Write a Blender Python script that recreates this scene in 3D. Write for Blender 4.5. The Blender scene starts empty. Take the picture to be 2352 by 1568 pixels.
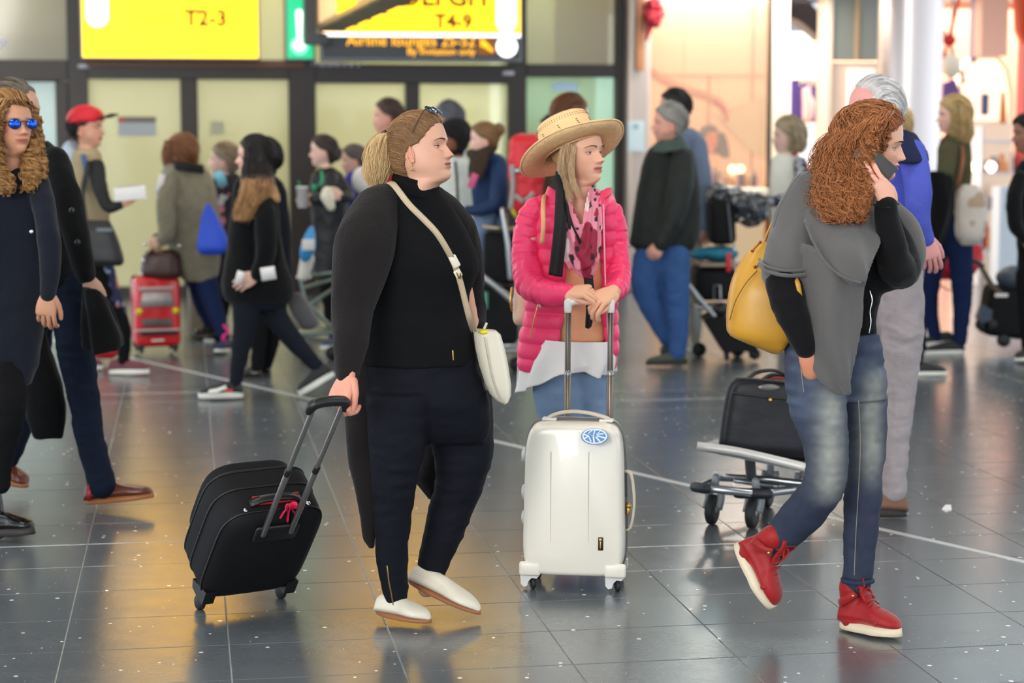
import bpy, bmesh, math, random
import numpy as np
from mathutils import Vector, Matrix, Euler
random.seed(7); np.random.seed(7)
SC = bpy.context.scene
COL = SC.collection

# ---------------- camera ----------------
FPX = 4500.0                      # focal length in pixels of the 2352 x 1568 frame
TILT = math.atan(494/4500.0)      # the camera looks slightly down
CAMH = 1.6
cam_d = bpy.data.cameras.new('camera'); cam = bpy.data.objects.new('camera', cam_d); COL.objects.link(cam)
cam.location = (0, 0, CAMH); cam.rotation_euler = (math.pi/2 - TILT, 0, 0)
cam_d.sensor_width = 36; cam_d.lens = 36*FPX/2352; cam_d.clip_end = 200
cam_d.dof.use_dof = True; cam_d.dof.focus_distance = 6.35; cam_d.dof.aperture_fstop = 2.4
SC.camera = cam
# ---------------- daylight of the open hall ----------------
w = bpy.data.worlds.new('world'); SC.world = w; w.use_nodes = True
wb = w.node_tree.nodes['Background']; wb.inputs[0].default_value = (0.82, 0.91, 1.0, 1); wb.inputs[1].default_value = 1.5
SC.view_settings.view_transform = 'Standard'; SC.view_settings.look = 'None'
SC.view_settings.gamma = 1; SC.view_settings.exposure = 0.85; SC.view_settings.use_curve_mapping = False
SC.cycles.max_bounces = 7; SC.cycles.transparent_max_bounces = 10; SC.cycles.sample_clamp_indirect = 6
SC.cycles.caustics_reflective = False; SC.cycles.caustics_refractive = False
def area(name, loc, rot, size, power, colr):
    l = bpy.data.lights.new(name, 'AREA'); l.shape = 'RECTANGLE'; l.size, l.size_y = size; l.energy = power; l.color = colr
    o = bpy.data.objects.new(name, l); o.location = loc; o.rotation_euler = rot; COL.objects.link(o); return o
# unseen area light added behind and left of the camera as assumed daylight
area('assumed_front_light', (-5.0, -5.5, 4.6), (math.radians(62), 0, math.radians(-38)), (7, 4), 900, (1.0, 0.97, 0.92))
area('assumed_shop_light', (5.2, 22.6, 2.9), (0, 0, math.radians(9.4)), (8.5, 3.4), 430, (1.0, 0.86, 0.74))  # unseen area light, assumed inside the bright shop
area('assumed_lounge_light', (-2.6, 20.9, 3.1), (0, 0, math.radians(9.4)), (9.5, 2.0), 215, (1.0, 0.97, 0.86))  # unseen area light, assumed as the glow behind the frosted doors

area('counter_fill_light', (2.15, 18.9, 2.85), (0, 0, math.radians(9.4)), (1.6, 0.8), 42, (1.0, 0.93, 0.84))  # fill light added to brighten the counter
area('assumed_corridor_light', (-7.2, 18.6, 3.9), (0, 0, math.radians(9.4)), (4.5, 1.2), 300, (0.95, 0.97, 1.0))  # unseen area light, assumed behind the white left pane
area('added_green_room_light', (0.55, 19.9, 4.3), (0, 0, math.radians(9.4)), (0.8, 0.9), 160, (0.95, 1.0, 0.92))  # unseen area light, added to brighten the green-tinted window

# ---------------- pixel <-> place ----------------
_fw = Vector((0, math.cos(TILT), -math.sin(TILT))); _up = Vector((0, math.sin(TILT), math.cos(TILT))); _rt = Vector((1, 0, 0))
CAM = Vector((0, 0, CAMH))
def ray(px, py): return _fw*FPX + _rt*(px-1176) + _up*(784-py)
def P(px, py, Y):
    r = ray(px, py); return CAM + r*(Y/r.y)
def G(px, py, z=0.0):
    r = ray(px, py); return CAM + r*((z-CAMH)/r.z)
def pm(Y): return Y/FPX           # metres per pixel at depth Y
ALPHA = math.radians(9.4)
WO = P(400, 290, 18.5); WO.z = 0
WU_ = Vector((math.cos(ALPHA), math.sin(ALPHA), 0)); WN = Vector((math.sin(ALPHA), -math.cos(ALPHA), 0))
def WP(px, py, off=0.0):
    """photo point on the plane of the glass wall (off metres in front of it) -> (u, z) along the wall"""
    r = ray(px, py); q = WO + WN*off; t = (q-CAM).dot(WN)/r.dot(WN); p = CAM + r*t
    return (p-WO).dot(WU_), p.z
WM = Matrix.Translation(WO) @ Matrix.Rotation(ALPHA, 4, 'Z')

# ---------------- materials ----------------
def lin(c):
    return tuple(((x/255)/12.92 if x/255 <= 0.04045 else ((x/255+0.055)/1.055)**2.4) for x in c)
MATS = {}
def mat(name, rgb, rough=0.6, metal=0.0, bump=None, var=0.0, vscale=8.0, sheen=0.0, coat=0.0, emit=0.0, spec=0.5, trans=0.0, stretch=(1,1,1), sss=0.0):
    if name in MATS: return MATS[name]
    m = bpy.data.materials.new(name); m.use_nodes = True; nt = m.node_tree; b = nt.nodes['Principled BSDF']
    c = lin(rgb); b.inputs['Base Color'].default_value = (*c, 1); b.inputs['Roughness'].default_value = rough
    b.inputs['Metallic'].default_value = metal; b.inputs['Specular IOR Level'].default_value = spec
    if sheen: b.inputs['Sheen Weight'].default_value = sheen; b.inputs['Sheen Roughness'].default_value = 0.5
    if coat: b.inputs['Coat Weight'].default_value = coat
    if trans: b.inputs['Transmission Weight'].default_value = trans
    if sss: b.inputs['Subsurface Weight'].default_value = sss; b.inputs['Subsurface Radius'].default_value = (0.012, 0.004, 0.002); b.inputs['Subsurface Scale'].default_value = 1
    if emit: b.inputs['Emission Color'].default_value = (*c, 1); b.inputs['Emission Strength'].default_value = emit
    if bump or var:
        tc = nt.nodes.new('ShaderNodeTexCoord'); mp = nt.nodes.new('ShaderNodeMapping'); nt.links.new(tc.outputs['Object'], mp.inputs[0])
        mp.inputs['Scale'].default_value = stretch
    if var:
        n = nt.nodes.new('ShaderNodeTexNoise'); n.inputs['Scale'].default_value = vscale; n.inputs['Detail'].default_value = 4
        nt.links.new(mp.outputs[0], n.inputs['Vector'])
        mx = nt.nodes.new('ShaderNodeMixRGB'); mx.inputs[1].default_value = (*[x*(1-var) for x in c], 1); mx.inputs[2].default_value = (*[min(1, x*(1+var)) for x in c], 1)
        nt.links.new(n.outputs['Fac'], mx.inputs[0]); nt.links.new(mx.outputs[0], b.inputs['Base Color'])
    if bump:
        n = nt.nodes.new('ShaderNodeTexNoise'); n.inputs['Scale'].default_value = bump[0]; n.inputs['Detail'].default_value = 3
        nt.links.new(mp.outputs[0], n.inputs['Vector'])
        bp = nt.nodes.new('ShaderNodeBump'); bp.inputs['Strength'].default_value = bump[1]; bp.inputs['Distance'].default_value = bump[2] if len(bump) > 2 else 0.01
        nt.links.new(n.outputs['Fac'], bp.inputs['Height']); nt.links.new(bp.outputs[0], b.inputs['Normal'])
    MATS[name] = m; return m
def attr_mat(name, rough=0.5, **k):
    """colour comes from the mesh's own 'tint' colours (skin with lips, printed cloth)"""
    if name in MATS: return MATS[name]
    m = mat(name, (200, 200, 200), rough, **k); nt = m.node_tree; a = nt.nodes.new('ShaderNodeAttribute'); a.attribute_name = 'tint'
    nt.links.new(a.outputs['Color'], nt.nodes['Principled BSDF'].inputs['Base Color']); return m
def hair_mat(name, c1, c2):
    if name in MATS: return MATS[name]
    m = mat(name, c1, 0.42, spec=0.35); nt = m.node_tree; b = nt.nodes['Principled BSDF']
    h = nt.nodes.new('ShaderNodeHairInfo'); mx = nt.nodes.new('ShaderNodeMixRGB')
    mx.inputs[1].default_value = (*lin(c1), 1); mx.inputs[2].default_value = (*lin(c2), 1)
    nt.links.new(h.outputs['Random'], mx.inputs[0]); nt.links.new(mx.outputs[0], b.inputs['Base Color'])
    return m

# ---------------- objects ----------------
def link(o):
    COL.objects.link(o); return o
def tag(o, label=None, cat=None, group=None, kind=None):
    if label: o['label'] = label
    if cat: o['category'] = cat
    if group: o['group'] = group
    if kind: o['kind'] = kind
    return o
def empty(name, loc, label=None, cat=None, group=None, rot=None):
    o = bpy.data.objects.new(name, None); o.empty_display_size = 0.1
    if rot is not None:
        o.matrix_world = Matrix.Translation(loc) @ rot.to_4x4()
    else: o.location = loc
    link(o); return tag(o, label, cat, group)

def sm(a, b, x):
    t = np.clip((x-a)/(b-a), 0, 1); return t*t*(3-2*t)
def vnoise(p, seed=0):
    """smooth value noise, p (n,3) -> (n,) in -1..1"""
    p = np.asarray(p, float); i = np.floor(p).astype(np.int64); f = p-i; f = f*f*(3-2*f); out = 0
    for dx in (0, 1):
        for dy in (0, 1):
            for dz in (0, 1):
                h = ((i[:,0]+dx)*73856093) ^ ((i[:,1]+dy)*19349663) ^ ((i[:,2]+dz)*83492791) ^ (seed*2654435761)
                h = (h ^ (h >> 13))*1274126177 & 0x7fffffff; h = (h ^ (h >> 16)) & 0xffff
                v = h/32767.5-1
                out = out + v*(f[:,0] if dx else 1-f[:,0])*(f[:,1] if dy else 1-f[:,1])*(f[:,2] if dz else 1-f[:,2])
    return out
def crs(pts, n):
    """resample a list of tuples smoothly (monotone-ish Catmull-Rom) to n samples"""
    a = np.array(pts, float)
    if len(a) < 3:
        t = np.linspace(0, 1, n)[:, None]; return a[0]*(1-t)+a[-1]*t
    d = np.linalg.norm(np.diff(a[:, :min(3, a.shape[1])], axis=0), axis=1)+1e-9; s = np.concatenate([[0], np.cumsum(d)]); q = np.linspace(0, s[-1], n)
    m = np.zeros_like(a); m[1:-1] = (a[2:]-a[:-2])/(s[2:]-s[:-2])[:, None]; m[0] = (a[1]-a[0])/d[0]; m[-1] = (a[-1]-a[-2])/d[-1]
    k = np.clip(np.searchsorted(s, q)-1, 0, len(a)-2); h = (s[k+1]-s[k])[:, None]; t = ((q-s[k])[:, None])/h
    return (2*t**3-3*t**2+1)*a[k]+(t**3-2*t**2+t)*h*m[k]+(-2*t**3+3*t**2)*a[k+1]+(t**3-t**2)*h*m[k+1]

class M:
    def __init__(s): s.v = []; s.f = []; s.mi = []; s.cur = 0
    def add(s, vs, fs):
        o = len(s.v); s.v += [tuple(x) for x in vs]; s.f += [tuple(o+i for i in f) for f in fs]; s.mi += [s.cur]*len(fs); return s
    def rings(s, R, cap=True, close=True):
        n = len(R[0]); vs = [p for r in R for p in r]; fs = []
        for i in range(len(R)-1):
            for j in range(n if close else n-1):
                k = (j+1) % n; fs.append((i*n+j, i*n+k, (i+1)*n+k, (i+1)*n+j))
        if cap:
            fs.append(tuple(range(n))[::-1]); fs.append(tuple((len(R)-1)*n+j for j in range(n)))
        return s.add(vs, fs)
    def tube(s, pts, rad, n=12, k=None, flat=None, round_ends=True):
        """tapered tube through points; flat=(axis, ratio) squashes it along an axis"""
        pts = [Vector(p) for p in pts]
        if not hasattr(rad, '__len__'): rad = [rad]*len(pts)
        if k and len(pts) > 2:
            a = crs([(*p, r) for p, r in zip(pts, rad)], k); pts = [Vector(x[:3]) for x in a]; rad = [max(1e-4, x[3]) for x in a]
        elif k:
            pts = [pts[0].lerp(pts[1], i/(k-1)) for i in range(k)]; rad = [rad[0]+(rad[1]-rad[0])*i/(k-1) for i in range(k)]
        T = []
        for i in range(len(pts)):
            d = pts[min(i+1, len(pts)-1)]-pts[max(i-1, 0)]; T.append(d.normalized() if d.length > 1e-9 else Vector((0, 0, 1)))
        u = T[0].orthogonal().normalized(); R = []
        def ring(c, t, u, r):
            v = t.cross(u); o = []
            for j in range(n):
                a = 2*math.pi*j/n; q = (u*math.cos(a)+v*math.sin(a))*r
                if flat: ax = Vector(flat[0]); q = q - ax*(q.dot(ax))*(1-flat[1])
                o.append(c+q)
            return o
        for i, p in enumerate(pts):
            u = (u-T[i]*u.dot(T[i])).normalized()
            if i == 0 and round_ends:
                for a in (80, 55, 28): R.append(ring(p-T[0]*rad[0]*math.sin(math.radians(a)), T[0], u, rad[0]*math.cos(math.radians(a))))
            R.append(ring(p, T[i], u, rad[i]))
            if i == len(pts)-1 and round_ends:
                for a in (28, 55, 80): R.append(ring(p+T[i]*rad[i]*math.sin(math.radians(a)), T[i], u, rad[i]*math.cos(math.radians(a))))
        return s.rings(R)
    def ell(s, c, r, rot=None, nu=16, nv=10, e=1.0):
        c = Vector(c); vs = []; fs = []
        if not hasattr(r, '__len__'): r = (r, r, r)
        def pw(x): return math.copysign(abs(x)**e, x)
        R = []
        for i in range(nv+1):
            ph = -math.pi/2+math.pi*(i+0.02 if i == 0 else i-0.02 if i == nv else i)/nv
            R.append([])
            for j in range(nu):
                th = 2*math.pi*j/nu; q = Vector((r[0]*pw(math.cos(ph))*pw(math.cos(th)), r[1]*pw(math.cos(ph))*pw(math.sin(th)), r[2]*pw(math.sin(ph))))
                R[-1].append(c+(rot @ q if rot else q))
        return s.rings(R)
    def box(s, c, d, rot=None, bev=0.0, seg=2):
        bm = bmesh.new(); bmesh.ops.create_cube(bm, size=1)
        for v in bm.verts: v.co = Vector((v.co.x*d[0], v.co.y*d[1], v.co.z*d[2]))
        if bev: bmesh.ops.bevel(bm, geom=bm.edges[:], offset=bev, segments=seg, profile=0.5, affect='EDGES')
        bm.verts.index_update(); c = Vector(c)
        s.add([c+(rot @ v.co if rot else v.co) for v in bm.verts], [[v.index for v in f.verts] for f in bm.faces]); bm.free(); return s
    def prism(s, poly, d):
        """closed outline (world points) extruded by vector d"""
        n = len(poly); poly = [Vector(p) for p in poly]; d = Vector(d)
        return s.rings([poly, [p+d for p in poly]])
    def lathe(s, prof, o, ax=(0, 0, 1), n=24, sq=None):
        ax = Vector(ax).normalized(); u = ax.orthogonal().normalized(); v = ax.cross(u); o = Vector(o)
        return s.rings([[o+ax*h+(u*math.cos(2*math.pi*j/n)+v*math.sin(2*math.pi*j/n))*max(r, 1e-4) for j in range(n)] for r, h in prof])
    def strap(s, pts, wd, th, side, k=None):
        """flat band along points; side = direction of its width (vector or list)"""
        if k: pts = [Vector(x) for x in crs([tuple(p) for p in pts], k)]
        pts = [Vector(p) for p in pts]; R = []
        for i, p in enumerate(pts):
            t = (pts[min(i+1, len(pts)-1)]-pts[max(i-1, 0)]).normalized(); sd = Vector(side); sd = (sd-t*sd.dot(t)).normalized(); nn = t.cross(sd)
            R.append([p+sd*wd/2+nn*th/2, p+nn*th*0.6, p-sd*wd/2+nn*th/2, p-sd*wd/2-nn*th/2, p-nn*th*0.6, p+sd*wd/2-nn*th/2])
        return s.rings(R)
    def mesh(s, name):
        me = bpy.data.meshes.new(name); me.from_pydata([tuple(v) for v in s.v], [], s.f); me.validate(clean_customdata=False); me.update(); return me
    def build(s, name, m, parent=None, smooth=True, org=None, fixn=True):
        me = s.mesh(name); return place(name, me, m, parent, smooth, s.mi if len(set(s.mi)) > 1 else None, fixn)
def place(name, me, m, parent=None, smooth=True, mi=None, fixn=True):
    if fixn:
        bm = bmesh.new(); bm.from_mesh(me); bmesh.ops.recalc_face_normals(bm, faces=bm.faces[:]); bm.to_mesh(me); bm.free()
    for q in (m if isinstance(m, (list, tuple)) else [m]): me.materials.append(q)
    if mi and len(mi) == len(me.polygons): me.polygons.foreach_set('material_index', mi)
    if smooth is True: me.polygons.foreach_set('use_smooth', [True]*len(me.polygons))
    o = bpy.data.objects.new(name, me)
    if parent is not None:
        o.parent = parent; me.transform(wm(parent).inverted())
    link(o)
    if smooth == 'auto':
        me.polygons.foreach_set('use_smooth', [True]*len(me.polygons)); sharp(me, 35)
    return o
def wm(o):
    m = o.matrix_basis
    return wm(o.parent) @ m if o.parent else m
def sharp(me, deg):
    bm = bmesh.new(); bm.from_mesh(me); lim = math.radians(deg)
    for e in bm.edges:
        if len(e.link_faces) == 2 and e.calc_face_angle(0) > lim: e.smooth = False
    bm.to_mesh(me); bm.free()
def remesh(mb, voxel, smooth=6, disp=None, dec=0):
    """melt overlapping closed pieces into one continuous surface"""
    me = mb.mesh('tmp'); o = bpy.data.objects.new('tmp', me); link(o)
    r = o.modifiers.new('r', 'REMESH'); r.mode = 'VOXEL'; r.voxel_size = voxel; r.use_smooth_shade = True
    if smooth:
        q = o.modifiers.new('s', 'SMOOTH'); q.factor = 0.6; q.iterations = smooth
    dg = bpy.context.evaluated_depsgraph_get(); dg.update(); ev = o.evaluated_get(dg); out = bpy.data.meshes.new_from_object(ev)
    bpy.data.objects.remove(o); bpy.data.meshes.remove(me)
    if disp:
        n = len(out.vertices); co = np.empty(n*3); out.vertices.foreach_get('co', co); co = co.reshape(-1, 3)
        no = np.empty(n*3); out.vertices.foreach_get('normal', no); no = no.reshape(-1, 3)
        d = disp(co, no)
        co = co + (no*d[:, None] if d.ndim == 1 else d); out.vertices.foreach_set('co', co.ravel()); out.update()
    return out
def mcos(me):
    n = len(me.vertices); co = np.empty(n*3); me.vertices.foreach_get('co', co); return co.reshape(-1, 3)
def set_tint(me, cols):
    a = me.color_attributes.new('tint', 'FLOAT_COLOR', 'POINT'); c = np.ones((len(me.vertices), 4)); c[:, :3] = cols; a.data.foreach_set('color', c.ravel())
def join_mesh(meshes, name):
    """several meshes -> one mesh; tint attribute kept"""
    V_, F_, C_ = [], [], []; off = 0; has = any('tint' in m.color_attributes for m in meshes)
    for m in meshes:
        c = mcos(m); V_.append(c)
        for p in m.polygons: F_.append([off+i for i in p.vertices])
        if has:
            t = np.ones((len(c), 4))*0.5
            if 'tint' in m.color_attributes:
                q = np.empty(len(c)*4); m.color_attributes['tint'].data.foreach_get('color', q); t = q.reshape(-1, 4)
            C_.append(t)
        off += len(c)
    me = bpy.data.meshes.new(name); me.from_pydata(np.concatenate(V_).tolist(), [], F_); me.update()
    if has: set_tint(me, np.concatenate(C_)[:, :3])
    return me
def strands(name, S, r0, r1, m, parent):
    """S: list of (k,3) arrays of hair strands, all the same length"""
    S = np.array(S, float); n, k = S.shape[:2]
    hc = bpy.data.hair_curves.new(name); hc.add_curves([k]*n)
    inv = np.array(wm(parent).inverted()); q = S.reshape(-1, 3) @ inv[:3, :3].T + inv[:3, 3]
    hc.attributes['position'].data.foreach_set('vector', q.astype(np.float32).ravel())
    ra = hc.attributes.new('radius', 'FLOAT', 'POINT') if 'radius' not in hc.attributes else hc.attributes['radius']
    ra.data.foreach_set('value', np.tile(np.linspace(r0, r1, k), n).astype(np.float32))
    hc.materials.append(m); o = bpy.data.objects.new(name, hc); o.parent = parent; link(o); return o
def text(name, s, size, mtx, m, parent, align='LEFT', ext=0.004, bold=0):
    c = bpy.data.curves.new(name, 'FONT'); c.body = s; c.size = size; c.extrude = ext; c.align_x = align; c.resolution_u = 3; c.offset = bold
    o = bpy.data.objects.new('t', c); link(o); dg = bpy.context.evaluated_depsgraph_get(); me = bpy.data.meshes.new_from_object(o.evaluated_get(dg))
    bpy.data.objects.remove(o); me.transform(mtx); me.materials.clear(); me.materials.append(m)
    q = bpy.data.objects.new(name, me); link(q)
    if parent: q.parent = parent; me.transform(wm(parent).inverted())
    return q

# =====================================================================
# THE HALL
# =====================================================================
m_grout = mat("grout", (176, 176, 170), 0.5)
def tile_mat():
    m = bpy.data.materials.new('dark_granite_tile'); m.use_nodes = True; nt = m.node_tree; b = nt.nodes['Principled BSDF']; L = nt.links.new
    g = nt.nodes.new('ShaderNodeNewGeometry'); oi = nt.nodes.new('ShaderNodeObjectInfo')
    n = nt.nodes.new('ShaderNodeTexNoise'); n.inputs['Scale'].default_value = 2.2; n.inputs['Detail'].default_value = 5; L(g.outputs['Position'], n.inputs['Vector'])
    mx = nt.nodes.new('ShaderNodeMixRGB'); mx.inputs[1].default_value = (*lin((84, 90, 95)), 1); mx.inputs[2].default_value = (*lin((106, 112, 118)), 1); L(n.outputs['Fac'], mx.inputs[0])
    # pale flecks in the stone, sparse and of uneven size
    v = nt.nodes.new('ShaderNodeTexVoronoi'); v.inputs['Scale'].default_value = 20; L(g.outputs['Position'], v.inputs['Vector'])
    sep = nt.nodes.new('ShaderNodeSeparateColor'); L(v.outputs['Color'], sep.inputs[0])
    rad = nt.nodes.new('ShaderNodeMapRange'); rad.inputs[1].default_value = 0.5; rad.inputs[2].default_value = 1.0; rad.inputs[3].default_value = 0.0; rad.inputs[4].default_value = 0.16; L(sep.outputs[0], rad.inputs[0])
    lt = nt.nodes.new('ShaderNodeMath'); lt.operation = 'LESS_THAN'; L(v.outputs['Distance'], lt.inputs[0]); L(rad.outputs[0], lt.inputs[1])
    v2 = nt.nodes.new('ShaderNodeTexVoronoi'); v2.inputs['Scale'].default_value = 70; L(g.outputs['Position'], v2.inputs['Vector'])
    s2 = nt.nodes.new('ShaderNodeSeparateColor'); L(v2.outputs['Color'], s2.inputs[0])
    r2 = nt.nodes.new('ShaderNodeMapRange'); r2.inputs[1].default_value = 0.8; r2.inputs[2].default_value = 1.0; r2.inputs[3].default_value = 0.0; r2.inputs[4].default_value = 0.16; L(s2.outputs[1], r2.inputs[0])
    l2 = nt.nodes.new('ShaderNodeMath'); l2.operation = 'LESS_THAN'; L(v2.outputs['Distance'], l2.inputs[0]); L(r2.outputs[0], l2.inputs[1])
    m2 = nt.nodes.new('ShaderNodeMixRGB'); m2.inputs[2].default_value = (0.35, 0.37, 0.38, 1); L(mx.outputs[0], m2.inputs[1]); L(l2.outputs[0], m2.inputs[0])
    m3 = nt.nodes.new('ShaderNodeMixRGB'); m3.inputs[2].default_value = (1, 1, 1, 1); L(m2.outputs[0], m3.inputs[1]); L(lt.outputs[0], m3.inputs[0])
    L(m3.outputs[0], b.inputs['Base Color'])
    nr = nt.nodes.new('ShaderNodeTexNoise'); nr.inputs['Scale'].default_value = 9; L(g.outputs['Position'], nr.inputs['Vector'])
    rr = nt.nodes.new('ShaderNodeMapRange'); rr.inputs[3].default_value = 0.18; rr.inputs[4].default_value = 0.27; L(nr.outputs['Fac'], rr.inputs[0]); L(rr.outputs[0], b.inputs['Roughness'])
    b.inputs['Specular IOR Level'].default_value = 0.8; b.inputs['IOR'].default_value = 1.7
    nb = nt.nodes.new('ShaderNodeTexNoise'); nb.inputs['Scale'].default_value = 60; L(g.outputs['Position'], nb.inputs['Vector'])
    bp = nt.nodes.new('ShaderNodeBump'); bp.inputs['Strength'].default_value = 0.06; bp.inputs['Distance'].default_value = 0.004; L(nb.outputs['Fac'], bp.inputs['Height']); L(bp.outputs[0], b.inputs['Normal'])
    return m
m_tile = tile_mat()
floor = M().box((0.5, 13, -0.053), (34, 44, 0.1)).build('floor', m_grout, None, False); tag(floor, kind='structure')
# tiles: laid in rows parallel to the glass wall
TU, TV = 0.506, 0.394; GAP = 0.004
tu0 = G(940, 1568); tv0 = G(1500, 1439)
def floc(p): return Vector((p-WO).to_tuple()).dot(WU_), (p-WO).dot(-WN)
u0 = floc(tu0)[0]; v0 = floc(tv0)[1]
def fpos(u, v, z=0): return WO + WU_*u - WN*v + Vector((0, 0, z))
tm = M().box((0, 0, 0), (TU-GAP, TV-GAP, 0.012), bev=0.0012, seg=1).mesh('floor_tile'); tm.materials.append(m_tile)
cells = []
for i in range(-24, 34):
    for j in range(-16, 36):
        c = fpos(u0+(i+0.5)*TU, v0+(j+0.5)*TV)
        if c.y < 0.5 or c.y > 25: continue
        d = c-CAM; t = d.dot(_fw); px = 1176+FPX*d.dot(_rt)/t; py = 784-FPX*d.dot(_up)/t
        vis = -120 < px < 2472 and py < 1640
        cells.append((0 if vis else 1, t, c))
cells.sort(key=lambda a: (a[0], a[1]))
rm = Matrix.Rotation(ALPHA, 4, 'Z'); rest = M(); bv = [v.co.copy() for v in tm.vertices]; bf = [tuple(p.vertices) for p in tm.polygons]
for k, (a, t, c) in enumerate(cells):
    z = -0.006+random.uniform(-0.0002, 0.0002)
    if k < 296:
        o = bpy.data.objects.new('floor_tile', tm); o.matrix_world = Matrix.Translation((c.x, c.y, z)) @ rm; link(o); o.parent = floor
    else:
        rest.add([(rm @ v)+Vector((c.x, c.y, z)) for v in bv], bf)
o = rest.build('floor_tiles', m_tile, floor, False); tag(o, kind='stuff')
# pale inlaid strip across the hall
a, b_ = G(300, 822), G(2352, 1290); d = (b_-a).normalized(); nrm = Vector((-d.y, d.x, 0))
o = M().box((a+b_)/2+Vector((0, 0, 0.0006)), ((b_-a).length+8, 0.035, 0.002), Matrix.Rotation(math.atan2(d.y, d.x), 3, 'Z')).build('trim_1', mat('inlay', (205, 208, 206), 0.3), None, False); tag(o, kind='structure')
a, b_ = G(-200, 700), G(560, 706); 

m_frame = mat('dark_bronze_frame', (46, 40, 36), 0.35, 0.3)
m_gasket = mat('frame_dark', (30, 28, 27), 0.4)
m_brown = mat('brown_header', (96, 56, 34), 0.4)
def glass_mat(name, rgb, tr=0.6, rough=0.08):
    m = bpy.data.materials.new(name); m.use_nodes = True; nt = m.node_tree; nt.nodes.clear(); L = nt.links.new
    out = nt.nodes.new('ShaderNodeOutputMaterial'); t = nt.nodes.new('ShaderNodeBsdfTransparent'); t.inputs[0].default_value = (*lin(rgb), 1)
    d = nt.nodes.new('ShaderNodeBsdfTranslucent'); d.inputs[0].default_value = (*lin(rgb), 1)
    df = nt.nodes.new('ShaderNodeBsdfDiffuse'); df.inputs[0].default_value = (*lin(rgb), 1)
    g = nt.nodes.new('ShaderNodeBsdfGlossy'); g.inputs[1].default_value = rough
    a = nt.nodes.new('ShaderNodeMixShader'); a.inputs[0].default_value = 1-tr; L(t.outputs[0], a.inputs[1])
    e = nt.nodes.new('ShaderNodeMixShader'); e.inputs[0].default_value = 0.35; L(d.outputs[0], e.inputs[1]); L(df.outputs[0], e.inputs[2]); L(e.outputs[0], a.inputs[2])
    f = nt.nodes.new('ShaderNodeFresnel'); f.inputs[0].default_value = 1.45; c = nt.nodes.new('ShaderNodeMixShader'); L(f.outputs[0], c.inputs[0]); L(a.outputs[0], c.inputs[1]); L(g.outputs[0], c.inputs[2])
    L(c.outputs[0], out.inputs[0]); return m
m_frost = glass_mat('frosted_glass', (240, 238, 216), 0.5)
m_clear = glass_mat('clear_glass', (225, 236, 232), 0.82)
m_green = glass_mat('green_tinted_glass', (206, 226, 210), 0.55)
m_grey = glass_mat('grey_tinted_glass', (196, 192, 176), 0.55)
m_peachg = glass_mat('warm_glass', (255, 240, 226), 0.85)
def wbox(mb, u0, u1, z0, z1, d0, d1, bev=0.0):
    """box in the wall's own frame: u along, z up, d towards the hall"""
    c = WO + WU_*((u0+u1)/2) + WN*((d0+d1)/2) + Vector((0, 0, (z0+z1)/2))
    return mb.box(c, (abs(u1-u0), abs(d1-d0), abs(z1-z0)), Matrix.Rotation(ALPHA, 3, 'Z'), bev)
def U(px, py=300): return WP(px, py)[0]
def Z(px, py): return WP(px, py)[1]
tn = [1]
def member(px0, py0, px1, py1, d=0.08, m=None, base=None, dd=0.0):
    mb = M(); z0 = Z((px0+px1)/2, py1) if base is None else base
    wbox(mb, U(px0, (py0+py1)/2), U(px1, (py0+py1)/2), z0, Z((px0+px1)/2, py0), dd-0.04, dd+d, 0.006)
    tn[0] += 1; return tag(mb.build('trim_%d' % tn[0], m or m_frame, None, False), kind='structure')
HT = 4.6
ztop = HT
def vmember(px0, px1, z0, z1, d=0.09, m=None):
    mb = M(); wbox(mb, U(px0), U(px1), z0, z1, -0.05, d, 0.006); tn[0] += 1
    return tag(mb.build('trim_%d' % tn[0], m or m_frame, None, False), kind='structure')
for a, b_ in ((160, 205), (663, 725), (1165, 1206), (1411, 1428)): vmember(a, b_, 0, ztop)
vmember(-560, -500, 0, ztop)
def hmember(px0, px1, zc, h, d=0.10, m=None):
    mb = M(); wbox(mb, U(px0), U(px1), zc-h/2, zc+h/2, -0.05, d, 0.006); tn[0] += 1
    return tag(mb.build('trim_%d' % tn[0], m or m_frame, None, False), kind='structure')
ZH = Z(400, 157); ZR = Z(1300, 163)
hmember(-560, 160, Z(80, 162), 0.19); hmember(205, 663, ZH-0.02, 0.16); hmember(205, 700, ZH+0.04, 0.075, 0.14, m_brown)
hmember(725, 1165, Z(950, 170)+0.0, 0.18); hmember(1206, 1411, ZR, 0.12)
hmember(-560, 1411, 4.35, 0.2)
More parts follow.
